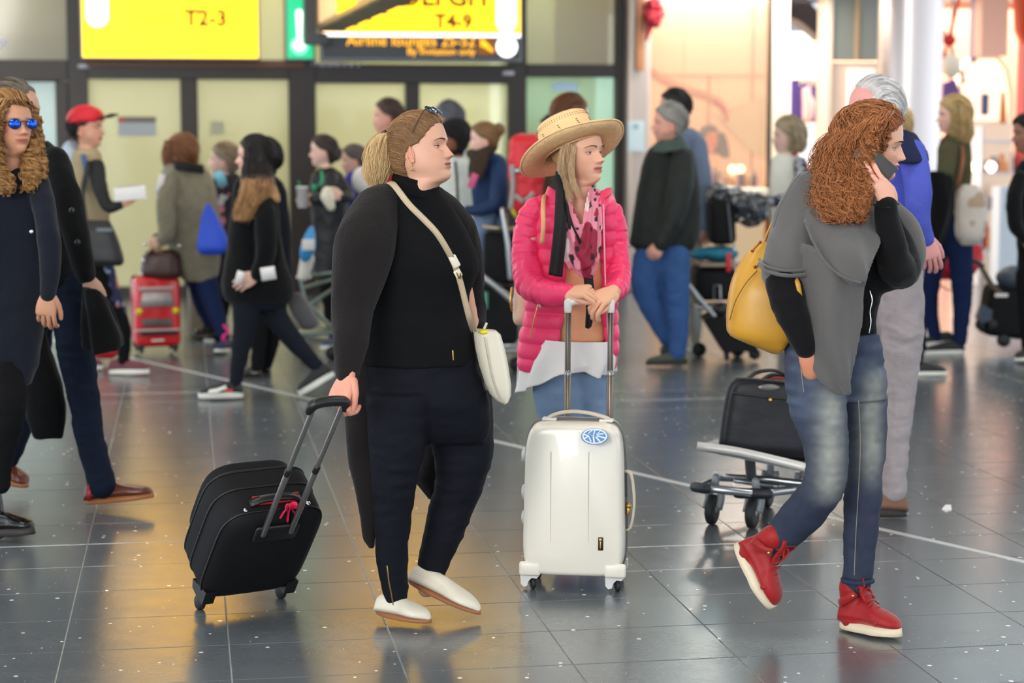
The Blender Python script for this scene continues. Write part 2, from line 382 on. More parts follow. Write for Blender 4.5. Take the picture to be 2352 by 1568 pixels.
# header screws / door sensors
for px, py in ((193, 152), (1168, 168)):
    s = empty('door_sensor', P(px, py, 18.2), 'small pale door sensor on the dark header %s' % ('above the left glass doors' if px < 500 else 'above the doors behind the woman in black'), 'sensor')
    u, z = WP(px, py, 0.12); mb = M(); wbox(mb, u-0.055, u+0.055, z-0.02, z+0.02, 0.09, 0.13, 0.012); mb.build('housing', mat('pale_plastic', (205, 205, 212), 0.4), s)
dn = [0]
def leaf(px0, py0, px1, py1, kind, glass, frame=0.03, bottom=None, top=None):
    """a glazed leaf: its frame with the pane as a child"""
    dn[0] += 1; u0_, u1_ = U(px0), U(px1); z1 = Z((px0+px1)/2, py0) if top is None else top; z0 = Z((px0+px1)/2, py1) if bottom is None else bottom
    mb = M(); f = frame
    wbox(mb, u0_-f, u0_, z0-f, z1+f, -0.03, 0.05, 0.004); wbox(mb, u1_, u1_+f, z0-f, z1+f, -0.03, 0.05, 0.004)
    wbox(mb, u0_, u1_, z1, z1+f, -0.03, 0.05, 0.004); wbox(mb, u0_, u1_, z0-f, z0, -0.03, 0.05, 0.004)
    o = tag(mb.build('%s_%d' % (kind, dn[0]), m_gasket, None, False), kind='structure')
    pb = M(); wbox(pb, u0_, u1_, z0, z1, -0.005, 0.005); pb.build('pane', glass, o, False)
    return o
zb = 0.10
d1 = leaf(205, 180, 418, 668, 'door', m_frost, 0.06, zb); d2 = leaf(455, 180, 663, 668, 'door', m_frost, 0.06, zb)
d3 = leaf(725, 187, 931, 668, 'door', m_frost, 0.06, zb); d4 = leaf(963, 187, 1165, 668, 'door', m_frost, 0.06, zb)
member(418, 180, 455, 668, 0.07, base=0.0); member(931, 187, 963, 668, 0.07, base=0.0); member(133, 187, 162, 668, 0.07, base=0.0)
leaf(1206, 177, 1411, 668, 'window', m_green, 0.03, zb); leaf(-500, 187, 133, 668, 'window', m_clear, 0.03, zb)
leaf(-500, 0, 160, 139, 'window', m_grey, 0.03, top=4.25); leaf(205, 0, 663, 139, 'window', m_frost, 0.03, top=4.25)
leaf(725, 0, 1165, 150, 'window', m_frost, 0.03, top=4.25); leaf(1206, 0, 1411, 148, 'window', m_grey, 0.03, top=4.25)
hmember(-560, 1428, 0.035, 0.09, 0.06)
hmember(205, 1165, Z(600, 674)+0.0, 0.05, 0.07)
# notices stuck on the glass
def notice(px0, py0, px1, py1, label, m, name='notice', off=0.02, lines=2, head=None):
    u0_, z1 = WP(px0, py0, off); u1_, z0 = WP(px1, py1, off); e = empty(name, WO+WU_*((u0_+u1_)/2)+WN*off+Vector((0, 0, z0)), label, 'sign')
    wbox(M(), u0_, u1_, z0, z1, off-0.012, off, 0.001).build('sheet', m, e, False)
    if head:
        wbox(M(), u0_, u1_, z1-(z1-z0)*0.3, z1, off, off+0.003).build('header_band', head, e, False)
        wbox(M(), u0_+(u1_-u0_)*0.03, u0_+(u1_-u0_)*0.17, z1-(z1-z0)*0.26, z1-(z1-z0)*0.06, off+0.003, off+0.006).build('emblem', mat('notice_red', (200, 60, 70), 0.5), e, False)
    return e
notice(271, 268, 359, 312, 'grey notice with a dark header on the left glass door', mat('notice_grey', (168, 178, 184), 0.5), head=mat('notice_dark', (110, 104, 96), 0.5))
notice(483, 278, 515, 309, 'small square notice on the second glass door', mat('notice_pale', (176, 176, 150), 0.5))
notice(1270, 190, 1327, 208, 'pale blue sticker on the green-tinted window', mat('sticker_blue', (176, 206, 232), 0.5))
# room behind the frosted glass
m_room = mat('lounge_wall', (226, 222, 184), 0.8, var=0.06, vscale=0.6)
def wquad(u0_, u1_, z0, z1, d, m, name):
    return tag(wbox(M(), u0_, u1_, z0, z1, d-0.06, d).build(name, m, None, False), kind='structure')
wquad(U(205)-0.3, U(1190), 0, HT, -1.8, m_room, 'wall_lounge')
wquad(U(-700), U(190), 0, 3.0, -1.9, mat('pale_wall', (214, 214, 220), 0.8), 'wall_corridor')
wquad(U(-700), U(190), 2.5, HT, -1.6, mat('taupe_wall', (150, 146, 126), 0.8), 'wall_upper_left')
wquad(U(1200), U(1430), 0, HT, -1.3, mat('green_wall', (206, 222, 204), 0.8), 'wall_green')
wquad(U(1300), U(1425), Z(1330, 150), HT, -0.6, mat('peach_wall', (236, 206, 164), 0.8), 'wall_peach')
# ceilings
tag(wbox(M(), U(-700), U(1440), HT-.02, HT+.06, -2.4, .3).build('ceiling_lounge', mat('ceiling_paint', (205, 208, 208), 0.8), None, False), kind='structure')
tag(wbox(M(), U(1440), U(2900), 2.98, 3.06, -5.2, .1).build('ceiling_shop', mat('ceiling_paint', (205, 208, 208), 0.8), None, False), kind='structure')
ceil = tag(M().box((0.5, 3.2, HT+0.06), (34, 31, 0.1)).build('ceiling', mat('ceiling_paint', (205, 208, 208), 0.8), None, False), kind='structure')
m_lamp = mat('lamp_diffuser', (255, 250, 240), 0.5, emit=13.0)
for i, x in enumerate((-6.6, -2.2, 2.2, 6.6)):
    for j, y in enumerate((2.0, 6.5, 11.0, 15.5)):
        e = empty('assumed_ceiling_light', (x, y, HT-0.06), 'long white ceiling light panel assumed out of view above the hall', 'lamp', 'assumed ceiling light panels of the hall')  # unseen panels, assumed so the hall is lit from above
        fr = M(); fr.box((x, y-0.21, HT-0.02), (1.7, 0.03, 0.06)).box((x, y+0.21, HT-0.02), (1.7, 0.03, 0.06)).box((x-0.84, y, HT-0.02), (0.03, 0.4, 0.06)).box((x+0.84, y, HT-0.02), (0.03, 0.4, 0.06))
        fr.build('frame', mat('lamp_frame', (180, 180, 180), 0.4), e, False)
        M().box((x, y, HT-0.015), (1.65, 0.38, 0.02)).build('diffuser', m_lamp, e, False)

# =====================================================================
# SIGNS OVER THE DOORS
# =====================================================================
def wmtx(px, py, off):
    u, z = WP(px, py, off); p = WO+WU_*u+WN*off+Vector((0, 0, z))
    return Matrix(((WU_.x, 0, WN.x, p.x), (WU_.y, 0, WN.y, p.y), (0, 1, 0, p.z), (0, 0, 0, 1)))
def tsize(npx, off): return npx*pm(18.4-off)
m_yel = mat('sign_yellow', (255, 188, 14), 0.4, emit=1.75)
m_wlit = mat('sign_white', (255, 255, 250), 0.4, emit=1.2)
m_char = mat('sign_charcoal', (72, 76, 80), 0.45)
m_sfr = mat('sign_frame', (120, 124, 126), 0.35, 0.4)
m_let = mat('sign_letter_brown', (120, 62, 8), 0.5)
m_letf = mat('sign_letter_pale', (232, 200, 24), 0.5, emit=0.6)
m_org = mat('sign_letter_orange', (255, 176, 20), 0.4, emit=1.0)
m_icon = mat('sign_icon_brown', (176, 110, 20), 0.4)
m_grn = mat('sign_green', (20, 190, 130), 0.4, emit=0.55)
m_ink = mat('sign_ink', (40, 40, 30), 0.5)
def pill(mb, px, y0, y1, r, off, z1=None):
    """upright rounded bar"""
    u, zb_ = WP(px, y1, off); zt = WP(px, y0, off)[1] if z1 is None else z1; rr = r*pm(18.2); o = []
    for k in range(13):
        a = math.pi+math.pi*k/12; o.append((u+rr*math.cos(a), zb_+rr+rr*math.sin(a)))
    o += [(u+rr, zt), (u-rr, zt)]
    mb.prism([WO+WU_*a+WN*off+Vector((0, 0, b)) for a, b in o], WN*0.006)
OF = 0.45
ORD = 'first second third fourth fifth sixth seventh eighth ninth tenth eleventh twelfth'.split()
def frame_box(e, u0_, u1_, z0, z1, face, off=OF, th=0.22, nm='light_panel'):
    mb = M(); wbox(mb, u0_-0.02, u1_+0.02, z0-0.02, z1+0.02, off-th, off-0.01, 0.01); mb.build('casing', m_sfr, e, False)
    mb = M(); wbox(mb, u0_, u1_, z0, z1, off-0.02, off); mb.build(nm, face, e, False)
ZS = 3.45
# left sign
u0_, zb_ = WP(190, 131, OF); u1_, _ = WP(593, 133, OF)
e = empty('overhead_sign', WO+WU_*((u0_+u1_)/2)+WN*OF+Vector((0, 0, zb_)), 'yellow backlit sign reading T2-3 above the left glass doors', 'sign')
frame_box(e, u0_, u1_, zb_, ZS, m_yel)
mb = M(); pill(mb, 224, 0, 62, 24, OF, 3.2); mb.build('white_bar', m_wlit, e, False)
text('lettering', 'T2-3', tsize(50, OF), wmtx(424, 58, OF), m_let, e, bold=.008); text('lettering', 'Transfer', tsize(28, OF), wmtx(305, 50, OF), m_letf, e)
text('lettering', 'B C', tsize(74, OF), wmtx(395, -34, OF), m_let, e)
for ux in (u0_+0.3, u1_-0.3):
    mb = M(); wbox(mb, ux-0.02, ux+0.02, ZS, HT, OF-0.14, OF-0.1); mb.build('hanging_rod', m_sfr, e, False)
# right sign
u0_, zb_ = WP(742, 74, OF); u1_, _ = WP(1195, 78, OF); zl = WP(960, 134, OF)[1]
e = empty('overhead_sign', WO+WU_*((u0_+u1_)/2)+WN*OF+Vector((0, 0, zl)), 'wide yellow sign reading T4-9 over a charcoal airline lounges panel', 'sign')
frame_box(e, u0_, u1_, zb_, ZS, m_yel)
mb = M(); wbox(mb, u0_-0.02, u1_+0.02, zl-0.03, zb_, OF-0.2, OF-0.02, 0.01); mb.build('casing', m_sfr, e, False)
mb = M(); wbox(mb, u0_, u1_, zl, zb_-0.035, OF-0.03, OF); mb.build('lounge_panel', m_char, e, False)
mb = M(); wbox(mb, u0_, u1_, zb_-0.035, zb_, OF-0.03, OF+0.004); mb.build('white_stripe', m_wlit, e, False)
mb = M(); pill(mb, 1163, 0, 74, 23, OF, 3.2); mb.build('white_bar', m_wlit, e, False)
text('lettering', 'T4-9', tsize(46, OF), wmtx(998, 64, OF), m_let, e, bold=.008); text('lettering', 'Transfer', tsize(26, OF), wmtx(885, 56, OF), m_letf, e)
text('lettering', 'DEFGH', tsize(64, OF), wmtx(920, 12, OF), m_let, e, bold=.008)
text('lettering', 'Airline lounges 25-52', tsize(35, OF), wmtx(1092, 106, OF), m_org, e, 'RIGHT'); text('lettering', 'By invitation only', tsize(23, OF), wmtx(1092, 126, OF), m_org, e, 'RIGHT')
u, z = WP(1117, 106, OF); r = 21*pm(18); mb = M(); wbox(mb, u-r, u+r, z-r, z+r, OF, OF+0.006, 0.004); ic = mb.build('lounge_icon', m_icon, e, False)
def wpt(u, z, d): return WO+WU_*u+WN*d+Vector((0, 0, z))
M().tube([wpt(u-r*.55, z+r*.6, OF+.01), wpt(u, z, OF+.01), wpt(u+r*.6, z-r*.5, OF+.01)], [0.016, 0.022, 0.012], 8).ell(wpt(u-r*.5, z+r*.1, OF+.01), .016).build('icon_figure', m_org, ic)
u, z = WP(1164, 107, OF); c = wpt(u, z, OF); M().lathe([(0.0, 0), (.098, 0), (.098, .006), (0, .006)], c, WN, 32).build('white_disc', m_wlit, e, False)
M().prism([wpt(u-.012, z+.03, OF+.008), wpt(u-.012, z-.03, OF+.008), wpt(u+.03, z, OF+.008)], WN*.004).build('arrow', m_ink, e, False)
for ux in (u0_+0.3, u1_-0.3):
    mb = M(); wbox(mb, ux-0.02, ux+0.02, ZS, HT, OF-0.14, OF-0.1); mb.build('hanging_rod', m_sfr, e, False)
# green sign
u0_, zb_ = WP(660, 134, .3); u1_, _ = WP(720, 134, .3)
e = empty('emergency_exit_sign', WO+WU_*((u0_+u1_)/2)+WN*.3+Vector((0, 0, zb_)), 'tall narrow green lit sign between the two yellow signs', 'sign')
frame_box(e, u0_, u1_, zb_, ZS, m_grn, .3, .16)
u, z = WP(688, 105, .3); M().lathe([(0, 0), (.08, 0), (.08, .005), (0, .005)], wpt(u, z, .3), WN, 28).build('pale_disc', mat('sign_mint', (140, 235, 190), .4, emit=.7), e, False)
M().tube([wpt(u-.05, z+.01, .31), wpt(u, z-.03, .31), wpt(u+.05, z+.01, .31)], .012, 8).tube([wpt(u, z+.3, .31), wpt(u, z-.03, .31)], [.03, .014], 8).build('arrow', m_wlit, e)
# dark bracket and the sign box that runs towards the viewer
u0_, zb_ = WP(699, 102, .7); u1_, z1_ = WP(752, 76, .7)
e = empty('hanging_sign_box', wpt(u0_, zb_, .7), 'long sign box seen edge-on, grey ribbed underside, hanging before the yellow T4-9 sign', 'sign')
mb = M(); wbox(mb, WP(699, 50, .7)[0], WP(727, 50, .7)[0], zb_, ZS, .5, .7, .01); wbox(mb, u0_, u1_, zb_, z1_, .5, .72, .01); mb.build('end_bracket', m_char, e, False)
A0 = P(727, 70, 18.0); zz = A0.z; B0 = P(873, -3, 1); t = (zz-CAMH)/(B0.z-CAMH); B0 = CAM+(B0-CAM)*t
dr = (B0-A0); dr.z = 0; L_ = dr.length; dr.normalize(); sd = Vector((-dr.y, dr.x, 0)); sd = sd if sd.x < 0 else -sd
B1 = A0+dr*(L_+1.2); wth = .27
def bx(a, b, o0, o1, z0, z1, nm, m, par=e, bev=0.004):
    c = (a+b)/2-sd*(o0+o1)/2; c.z = (z0+z1)/2
    return M().box(c, ((b-a).length, abs(o1-o0), z1-z0), Matrix.Rotation(math.atan2(dr.y, dr.x), 3, 'Z'), bev).build(nm, m, par, False)
bx(A0, B1, 0, wth, zz+.01, zz+1.0, 'casing', m_sfr)
bx(A0, B1, 0.02, wth-.02, zz, zz+.012, 'underside', mat('sign_underside', (112, 108, 96), .5))
n = 6
for k in range(n+1):
    q = A0+dr*((L_+1.2)*k/n); bx(q-dr*.03, q+dr*.03, 0, wth, zz-.008, zz+.004, 'rib', m_sfr)
for k, (a, b_, m) in enumerate(((0.06, .30, mat('peach_panel', (238, 190, 150), .4, emit=.35)), (.32, .55, m_yel), (.57, .98, mat('peach_panel', (238, 190, 150))))):
    q = A0+dr*((L_+1.2)*a); q2 = A0+dr*((L_+1.2)*b_); bx(q, q2, -.012, 0, zz+.05, zz+.95, 'face_panel', m)
for k in (.2, .8):
    q = A0+dr*((L_+1.2)*k); bx(q-dr*.02, q+dr*.02, .11, .15, zz+1, HT, 'hanging_rod', m_sfr)
# writing on the glass, left edge and under the right sign
e = empty('window_lettering', wpt(*WP(5, 125, .02), .02), 'pale lilac letter on the upper left window pane at the frame edge', 'sign')
text('letter', 'P', tsize(52, .02), wmtx(-12, 124, .02), mat('lilac', (205, 205, 240), .5), e)
e = empty('window_lettering', wpt(*WP(790, 150, .15), .15), 'row of small pale lilac lettering under the airline lounges panel', 'sign')
text('letters', 'Transfers 2 3', tsize(22, .15), wmtx(712, 152, .12), mat('lilac', (205, 205, 240), .5), e)

# =====================================================================
# THE SHOP, RIGHT OF THE GLASS WALL
# =====================================================================
def wb(px0, px1, z0, z1, d0, d1, nm, m, par=None, bev=0.0, kind='structure', ym=300):
    mb = M(); wbox(mb, WP(px0, ym, (d0+d1)/2)[0], WP(px1, ym, (d0+d1)/2)[0], z0, z1, d0, d1, bev); o = mb.build(nm, m, par, False)
    if kind and par is None: tag(o, kind=kind)
    return o
m_peach = mat('peach_paint', (244, 220, 198), .6); m_cream = mat('cream_paint', (253, 238, 214), .5); m_steel = mat('brushed_steel', (202, 192, 190), .32, .85)
wb(1428, 1482, 0, HT, -.25, .25, 'wall_pier', mat('pier_metal', (196, 180, 170), .35, .5), bev=.04)
e = notice(1443, 278, 1480, 347, 'pale blue paper sheet on the metal pier behind the straw hat', mat('paper_blue', (206, 226, 232), .6), off=.28)
wbox(M(), *(lambda a: (a[0]+.05, a[0]+.1))(WP(1443, 300, .28)), 1.58, 1.62, .28, .284).build('printed_block', mat('print_grey', (150, 175, 180), .6), e, False)
wb(1428, 2700, 0, 2.98, -5.1, -5, 'wall_shop_back', mat('warm_white', (255, 226, 202), .7))
wb(1482, 1765, 0, 2.97, -1.35, -1.3, 'wall_shop_left', m_peach)
# joints of the wall panels behind the shop glass
for px, y0, y1 in ((1627, 165, 400), (1727, 0, 400)):
    wb(px-2, px+2, Z(px, y1), 2.96 if y0 == 0 else Z(px, y0), -1.3, -1.285, 'trim_%d' % (60+px), mat('joint_brown', (176, 140, 116), .6))
wb(1482, 1765, Z(1600, 167), Z(1600, 163), -1.3, -1.285, 'trim_90', mat('joint_brown', (176, 140, 116), .6))
o = leaf(1486, 0, 1762, 600, 'window', m_peachg, .03, .1, 2.95)
for a_, b__ in ((1486, 1762), (1800, 1884), (1899, 2010), (2165, 2500), (2520, 2880)): leaf(a_, 0, b__, 600, 'window', m_clear, .03, 3.1, 4.45)  # unseen high windows, added so sky light brightens the floor
wb(1428, 2900, 2.96, 3.07, -.1, .08, 'trim_110', mat('fascia', (190, 184, 180), .5)); wb(1428, 2900, 4.48, 4.6, -.1, .08, 'trim_111', mat('fascia', (190, 184, 180), .5))
wb(1765, 1800, 0, HT, -.2, .1, 'wall_pillar', m_cream, bev=.01); wb(1884, 1899, 0, HT, -.2, .1, 'wall_pillar', m_peach, bev=.01)
# diagonal greenish reflection in the shop glass, painted on the wall as a band
mb = M(); pts = [P(x, y, 1) for x, y in ((1765, 40), (1765, 380), (1735, 340), (1640, 260), (1765, 200), (1690, 90))]
def onwall(px, py, d): u, z = WP(px, py, d); return wpt(u, z, d)
M().prism([onwall(x, y, -1.28) for x, y in ((1640, 262), (1765, 218), (1765, 365), (1720, 345))], WN*.004).build('reflection_band', mat('sage', (206, 204, 176), .7), None, False).update_tag()
o = bpy.data.objects['reflection_band']; tag(o, 'sage green diagonal reflection painted on the peach shop wall', 'reflection')
# ribbon sweeping across the shop window
e = empty('hanging_ribbon', onwall(1600, 200, -.4), 'translucent orange ribbon sweeping behind the shop glass down to a red curl', 'decoration')
M().strap([onwall(x, y, -.4) for x, y in ((1478, 150), (1520, 182), (1570, 206), (1620, 222), (1655, 240), (1668, 262), (1664, 276))], .09, .006, (0, .2, 1), 24).build('ribbon', mat('ribbon_orange', (240, 172, 138), .5), e)
M().strap([onwall(x, y, -.38) for x, y in ((1640, 235), (1660, 248), (1668, 264), (1663, 278))], .05, .008, (.3, .2, 1), 10).build('red_end', mat('ribbon_red', (232, 112, 96), .5), e)
M().tube([onwall(1570, 206, -.4), onwall(1570, 206, -.4)*1.0+Vector((0, 0, 2.96-onwall(1570, 206, -.4).z))], .003, 6).build('hanging_wire', m_sfr, e)
# hanging strip with red tassel
e = empty('hanging_tassel', onwall(1475, 160, .32), 'brown and gold strip with a dark red pompom hanging by the metal pier', 'decoration')
mb = M(); wbox(mb, WP(1464, 0, .32)[0], WP(1481, 0, .32)[0], Z(1470, 165), HT, .27, .31, .005); mb.build('strip', mat('strip_brown', (186, 126, 84), .5, var=.4, vscale=3), e, False)
random.seed(3); mb = M(); c = onwall(1503, 28, .36)
for k in range(60):
    d = Vector((random.gauss(0, 1), random.gauss(0, 1), random.gauss(0, 1))).normalized(); mb.tube([c, c+Vector((d.x*.09, d.y*.09, d.z*.14))], [.012, .02], 5)
mb.tube([c, onwall(1485, 90, .36)], [.05, .015], 8); mb.build('pompom', mat('tassel_red', (176, 44, 60), .8), e)
# opening between the pillars: dark beam, blue panel, lit sign boards
M().prism([onwall(x, y, -1.0) for x, y in ((1796, -10), (1850, -10), (1890, 40), (1890, 92), (1840, 50), (1796, 30))], -WN*.3).build('trim_95', mat('beam_dark', (52, 50, 58), .5), None, False)
tag(bpy.data.objects['trim_95'], kind='structure')
wb(1790, 1895, Z(1840, 70), Z(1840, 22), -2.2, -2.1, 'trim_96', mat('sky_panel', (190, 224, 240), .4)); wb(1790, 1895, 2.6, 2.95, -1.6, -1.5, 'trim_97', mat('grey_panel', (120, 130, 150), .5))
e = empty('poster', onwall(1850, 275, -1.8), 'purple blue poster with pale figure in the gap between the shop pillars', 'poster')
wbox(M(), WP(1818, 200, -1.8)[0], WP(1884, 200, -1.8)[0], Z(1850, 282), Z(1850, 172), -1.85, -1.8).build('board', mat('poster_purple', (74, 62, 140), .5), e, False)
text('lettering', 'Mall', tsize(26, -1.8), wmtx(1836, 197, -1.79), m_cream, e)
M().tube([onwall(1855, 268, -1.78), onwall(1857, 235, -1.78), onwall(1850, 210, -1.78)], [.06, .07, .04], 8).ell(onwall(1856, 208, -1.78), .035).build('pale_figure', mat('figure_pale', (230, 190, 190), .6), e)
wb(1800, 1884, 1.1, Z(1850, 285), -1.9, -1.86, 'wall_shop_display', mat('cool_white', (216, 232, 248), .5, emit=.25))
# grey panels and peach box right of the opening
e = wb(1899, 2012, Z(1950, 139), 2.95, -.12, .06, 'wall_grey_panel', mat('panel_grey', (140, 144, 136), .5), bev=.004)
wb(1960, 1968, Z(1950, 139), 2.95, .06, .08, 'trim_98', mat('gold_strip', (196, 160, 120), .4))
wb(1899, 2012, 0, Z(1950, 143), -.12, .02, 'wall_peach_panel', mat('peach_light', (252, 224, 204), .5))
wb(1945, 2005, 1.2, Z(1950, 160), .02, .04, 'trim_99', mat('cream_lit', (255, 240, 215), .5, emit=.5))
# steel column
c = wpt(WP(2087, 290, 1.0)[0], 0, 1.0); r = 77*pm(17.7)
o = M().lathe([(r, 0), (r, 3.0), (r+.004, 3.0), (r+.004, 3.04), (r, 3.04), (r, HT)], c, (0, 0, 1), 64).build('wall_column', m_steel, None, 'auto'); tag(o, kind='structure')
r2 = r+.012; o = M().lathe([(r2, Z(2087, 14)), (r2, Z(2087, 2))], c, (0, 0, 1), 64).build('trim_100', mat('collar_grey', (110, 120, 120), .4, .5), None); tag(o, kind='structure')
# right-hand shop
wb(2165, 2900, 0, 2.97, -2.3, -2.2, 'wall_shop_right', mat('pink_peach', (240, 172, 146), .6))
wb(2240, 2300, Z(2270, 128), 2.95, -.3, -.1, 'wall_panel_peach', mat('pale_rose', (250, 190, 165), .5))
M().prism([onwall(x, y, -.05) for x, y in ((2335, -20), (2420, -20), (2420, 160), (2365, 130), (2338, 70))], -WN*.1).build('wall_orange_panel', mat('orange_red', (236, 92, 42), .5), None, False); tag(bpy.data.objects['wall_orange_panel'], kind='structure')
# glowing white arch niche
e = empty('display_niche', onwall(2265, 290, -.8), 'brightly lit white arched display niche right of the steel column', 'display')
pl = [(2207, 300), (2203, 200), (2215, 150), (2240, 132), (2290, 132), (2312, 160), (2322, 220), (2318, 300)]
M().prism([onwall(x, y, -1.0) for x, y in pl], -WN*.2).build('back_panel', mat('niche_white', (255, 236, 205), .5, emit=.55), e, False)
M().strap([onwall(x, y, -.95) for x, y in pl], .05, .03, WN).build('arch_rim', m_cream, e, False)
ub0, ub1 = WP(2207, 300, -1.0)[0], WP(2318, 300, -1.0)[0]; wbox(M(), ub0, ub1, 0, Z(2260, 300)+.1, -1.2, -.9, .01).build('plinth', m_cream, e, False)
M().box(onwall(2262, 240, -.85), (.07, .06, .22), Matrix.Rotation(ALPHA, 3, 'Z'), .01).build('bottle', mat('bottle_blue', (56, 60, 120), .3), e, False)
M().tube([onwall(2304, 275, -.85), onwall(2304, 215, -.85)], [.04, .02], 10).build('figurine', mat('amber', (190, 120, 60), .4), e)
# crossed red ribbons
e = empty('crossed_ribbons', onwall(2190, 100, .2), 'red crossed ribbons with a knot high beside the steel column', 'decoration')
M().strap([onwall(2212, -40, .2), onwall(2178, 95, .2), onwall(2160, 160, .2)], .035, .006, WU_).strap([onwall(2150, 40, .22), onwall(2180, 95, .22), onwall(2215, 190, .22)], .03, .006, WU_).ell(onwall(2180, 92, .22), (.07, .03, .06)).build('ribbon', mat('ribbon_scarlet', (214, 50, 50), .5), e)
M().ell(onwall(2185, 150, .2), (.10, .06, .13)).build('cream_lantern', m_cream, e)
M().prism([onwall(x, y, -.4) for x, y in ((2165, 235), (2212, 235), (2195, 182), (2168, 190))], -WN*.1).build('shop_banner', mat('banner_purple', (116, 84, 158), .6), None, False); wbox(M(), WP(2188, 200, -.4)[0]-.01, WP(2188, 200, -.4)[0]+.01, 2.0, 2.98, -.46, -.44).build('hanging_wire', m_sfr, bpy.data.objects['shop_banner'], False)
tag(bpy.data.objects['shop_banner'], 'purple angled banner behind the blonde woman in olive', 'banner')
for px, lab in ((2346, 'tall red post at the right edge of the shop'),):
    wb(px-4, px+4, .0, 2.95, -.2, 0, 'trim_101', mat('post_red', (196, 60, 60), .5))
wb(2226, 2235, Z(2230, 140), 2.95, -.5, -.4, 'trim_102', mat('post_violet', (130, 100, 150), .5))
# shelf unit with goods
e = empty('display_shelf', wpt(WP(2290, 400, -.2)[0], 0, -.2), 'shop shelf unit of small goods right of the blonde woman in olive', 'shelf')
u0_ = WP(2238, 400, -.3)[0]; u1_ = WP(2350, 400, -.3)[0]
for z in (.35, .75, 1.12, 1.45): wbox(M(), u0_, u1_, z-.015, z+.015, -.5, -.1).build('shelf_board', mat('shelf_pale', (226, 220, 224), .4), e, False)
for u in (u0_, u1_): wbox(M(), u-.012, u+.012, 0, 1.6, -.5, -.1).build('side_panel', mat('shelf_pale', (226, 220, 224)), e, False)
cols = [(86, 88, 150), (200, 60, 60), (235, 225, 215), (230, 150, 80), (150, 150, 170), (60, 90, 120), (250, 210, 160)]
k = 0
for z in (.35, .75, 1.12):
    for i in range(9):
        u = u0_+.05+i*(u1_-u0_-.08)/9; h = random.uniform(.12, .26); cc = cols[(k*3) % 7]; k += 1
        mb = M(); p = wpt(u, z+.016, -.2); mb.lathe([(0, 0), (.022, 0), (.024, h*.6), (.01, h*.75), (.01, h), (0, h)], p, n=10) if i % 2 else mb.box(p+Vector((0, 0, h*.4)), (.04, .05, h*.8))
        tag(mb.build('bottle' if i % 2 else 'carton', mat('goods_%d' % ((k*3) % 7), cc, .4), None, bool(i % 2)), '%s %s, %s from the left on the %s board of the shop shelf' % (['indigo', 'red', 'cream', 'orange', 'grey', 'navy', 'peach'][(k-1)*3 % 7], 'bottle' if i % 2 else 'carton', ORD[i], {.35: 'lowest', .75: 'middle', 1.12: 'upper'}[z]), 'bottle' if i % 2 else 'box', 'goods on the shop shelf')
wb(2292, 2360, 0, 1.0, .1, .3, 'wall_counter_panel', mat('pale_blue_panel', (206, 218, 230), .4))
# two round lamps low in the right shop
for px, lb in ((2243, 'left'), (2275, 'right')):
    M().ell(wpt(WP(px, 398, -.2)[0], 1.19, -.2), .056).build('globe_lamp', mat('globe_lit', (255, 226, 180), .5, emit=3), None); o = COL.objects[-1]; tag(o, 'glowing globe lamp on the shop shelf, the %s of two' % lb, 'lamp')
# sales counter in the middle
e = empty('sales_counter', wpt(WP(1720, 500, .2)[0], 0, .2), 'cream and peach sales counter behind the loaded trolley', 'counter')
uc0 = WP(1560, 500, .3)[0]; uc1 = WP(1755, 500, .3)[0]
wbox(M(), uc0, uc1, 0.0, .93, -.4, .3, .01).build('body', mat('counter_peach', (250, 216, 170), .5), e, False)
wbox(M(), uc0-.03, uc1+.03, .93, 1.0, -.45, .35, .012).build('worktop', mat('counter_cream', (255, 242, 222), .3), e, False)
wbox(M(), uc0, uc1, .02, .1, .29, .31).build('plinth', mat('plinth', (190, 160, 130), .5), e, False)
random.seed(5)
for i in range(10):
    px = 1600+i*15; u = WP(px, 400, 0)[0]; z = 1.001; typ = i % 3; h = random.uniform(.09, .2)
    mb = M(); p = wpt(u, z, -.1+.05*(i % 2))
    if typ == 0: mb.lathe([(0, 0), (.03, 0), (.034, h*.6), (.014, h*.8), (.014, h), (0, h)], p, n=12); nm, ct, cc = 'bottle', 'bottle', [(255, 200, 80), (120, 90, 160), (250, 240, 230)][i % 2]
    elif typ == 1: mb.box(p+Vector((0, 0, h/2)), (.06, .07, h)); nm, ct, cc = 'carton', 'box', [(240, 120, 90), (250, 236, 215), (130, 90, 150)][(i//3) % 3]
    else: mb.lathe([(0, 0), (.03, 0), (.045, h*.5), (.04, h*.5), (0, .02)], p, n=12); nm, ct, cc = 'bowl', 'bowl', (255, 222, 150)
    cw_ = {(255, 200, 80): 'yellow', (120, 90, 160): 'purple', (250, 240, 230): 'cream', (240, 120, 90): 'coral', (250, 236, 215): 'ivory', (130, 90, 150): 'violet', (255, 222, 150): 'pale amber'}[cc]
    tag(mb.build(nm, mat('cg_%s_%d' % (nm, sum(cc)), cc, .4), None), '%s %s on the peach sales counter, %s thing from its left end' % (cw_, nm, ORD[i]), ct, 'goods on the sales counter')
for px in (1683, 1700): 
    o = M().ell(wpt(WP(px, 380, -.3)[0], 1.17, -.3), .045).build('globe_lamp', mat('globe_lit', (255, 226, 180)), None); M().lathe([(0, 0), (.04, 0), (.012, .02), (.012, .13), (0, .13)], wpt(WP(px, 380, -.3)[0], 1.0, -.3)).build('base', m_cream, o); tag(o, 'yellow glowing globe lamp on the counter, %s of the pair' % ('left' if px == 1683 else 'right'), 'lamp')

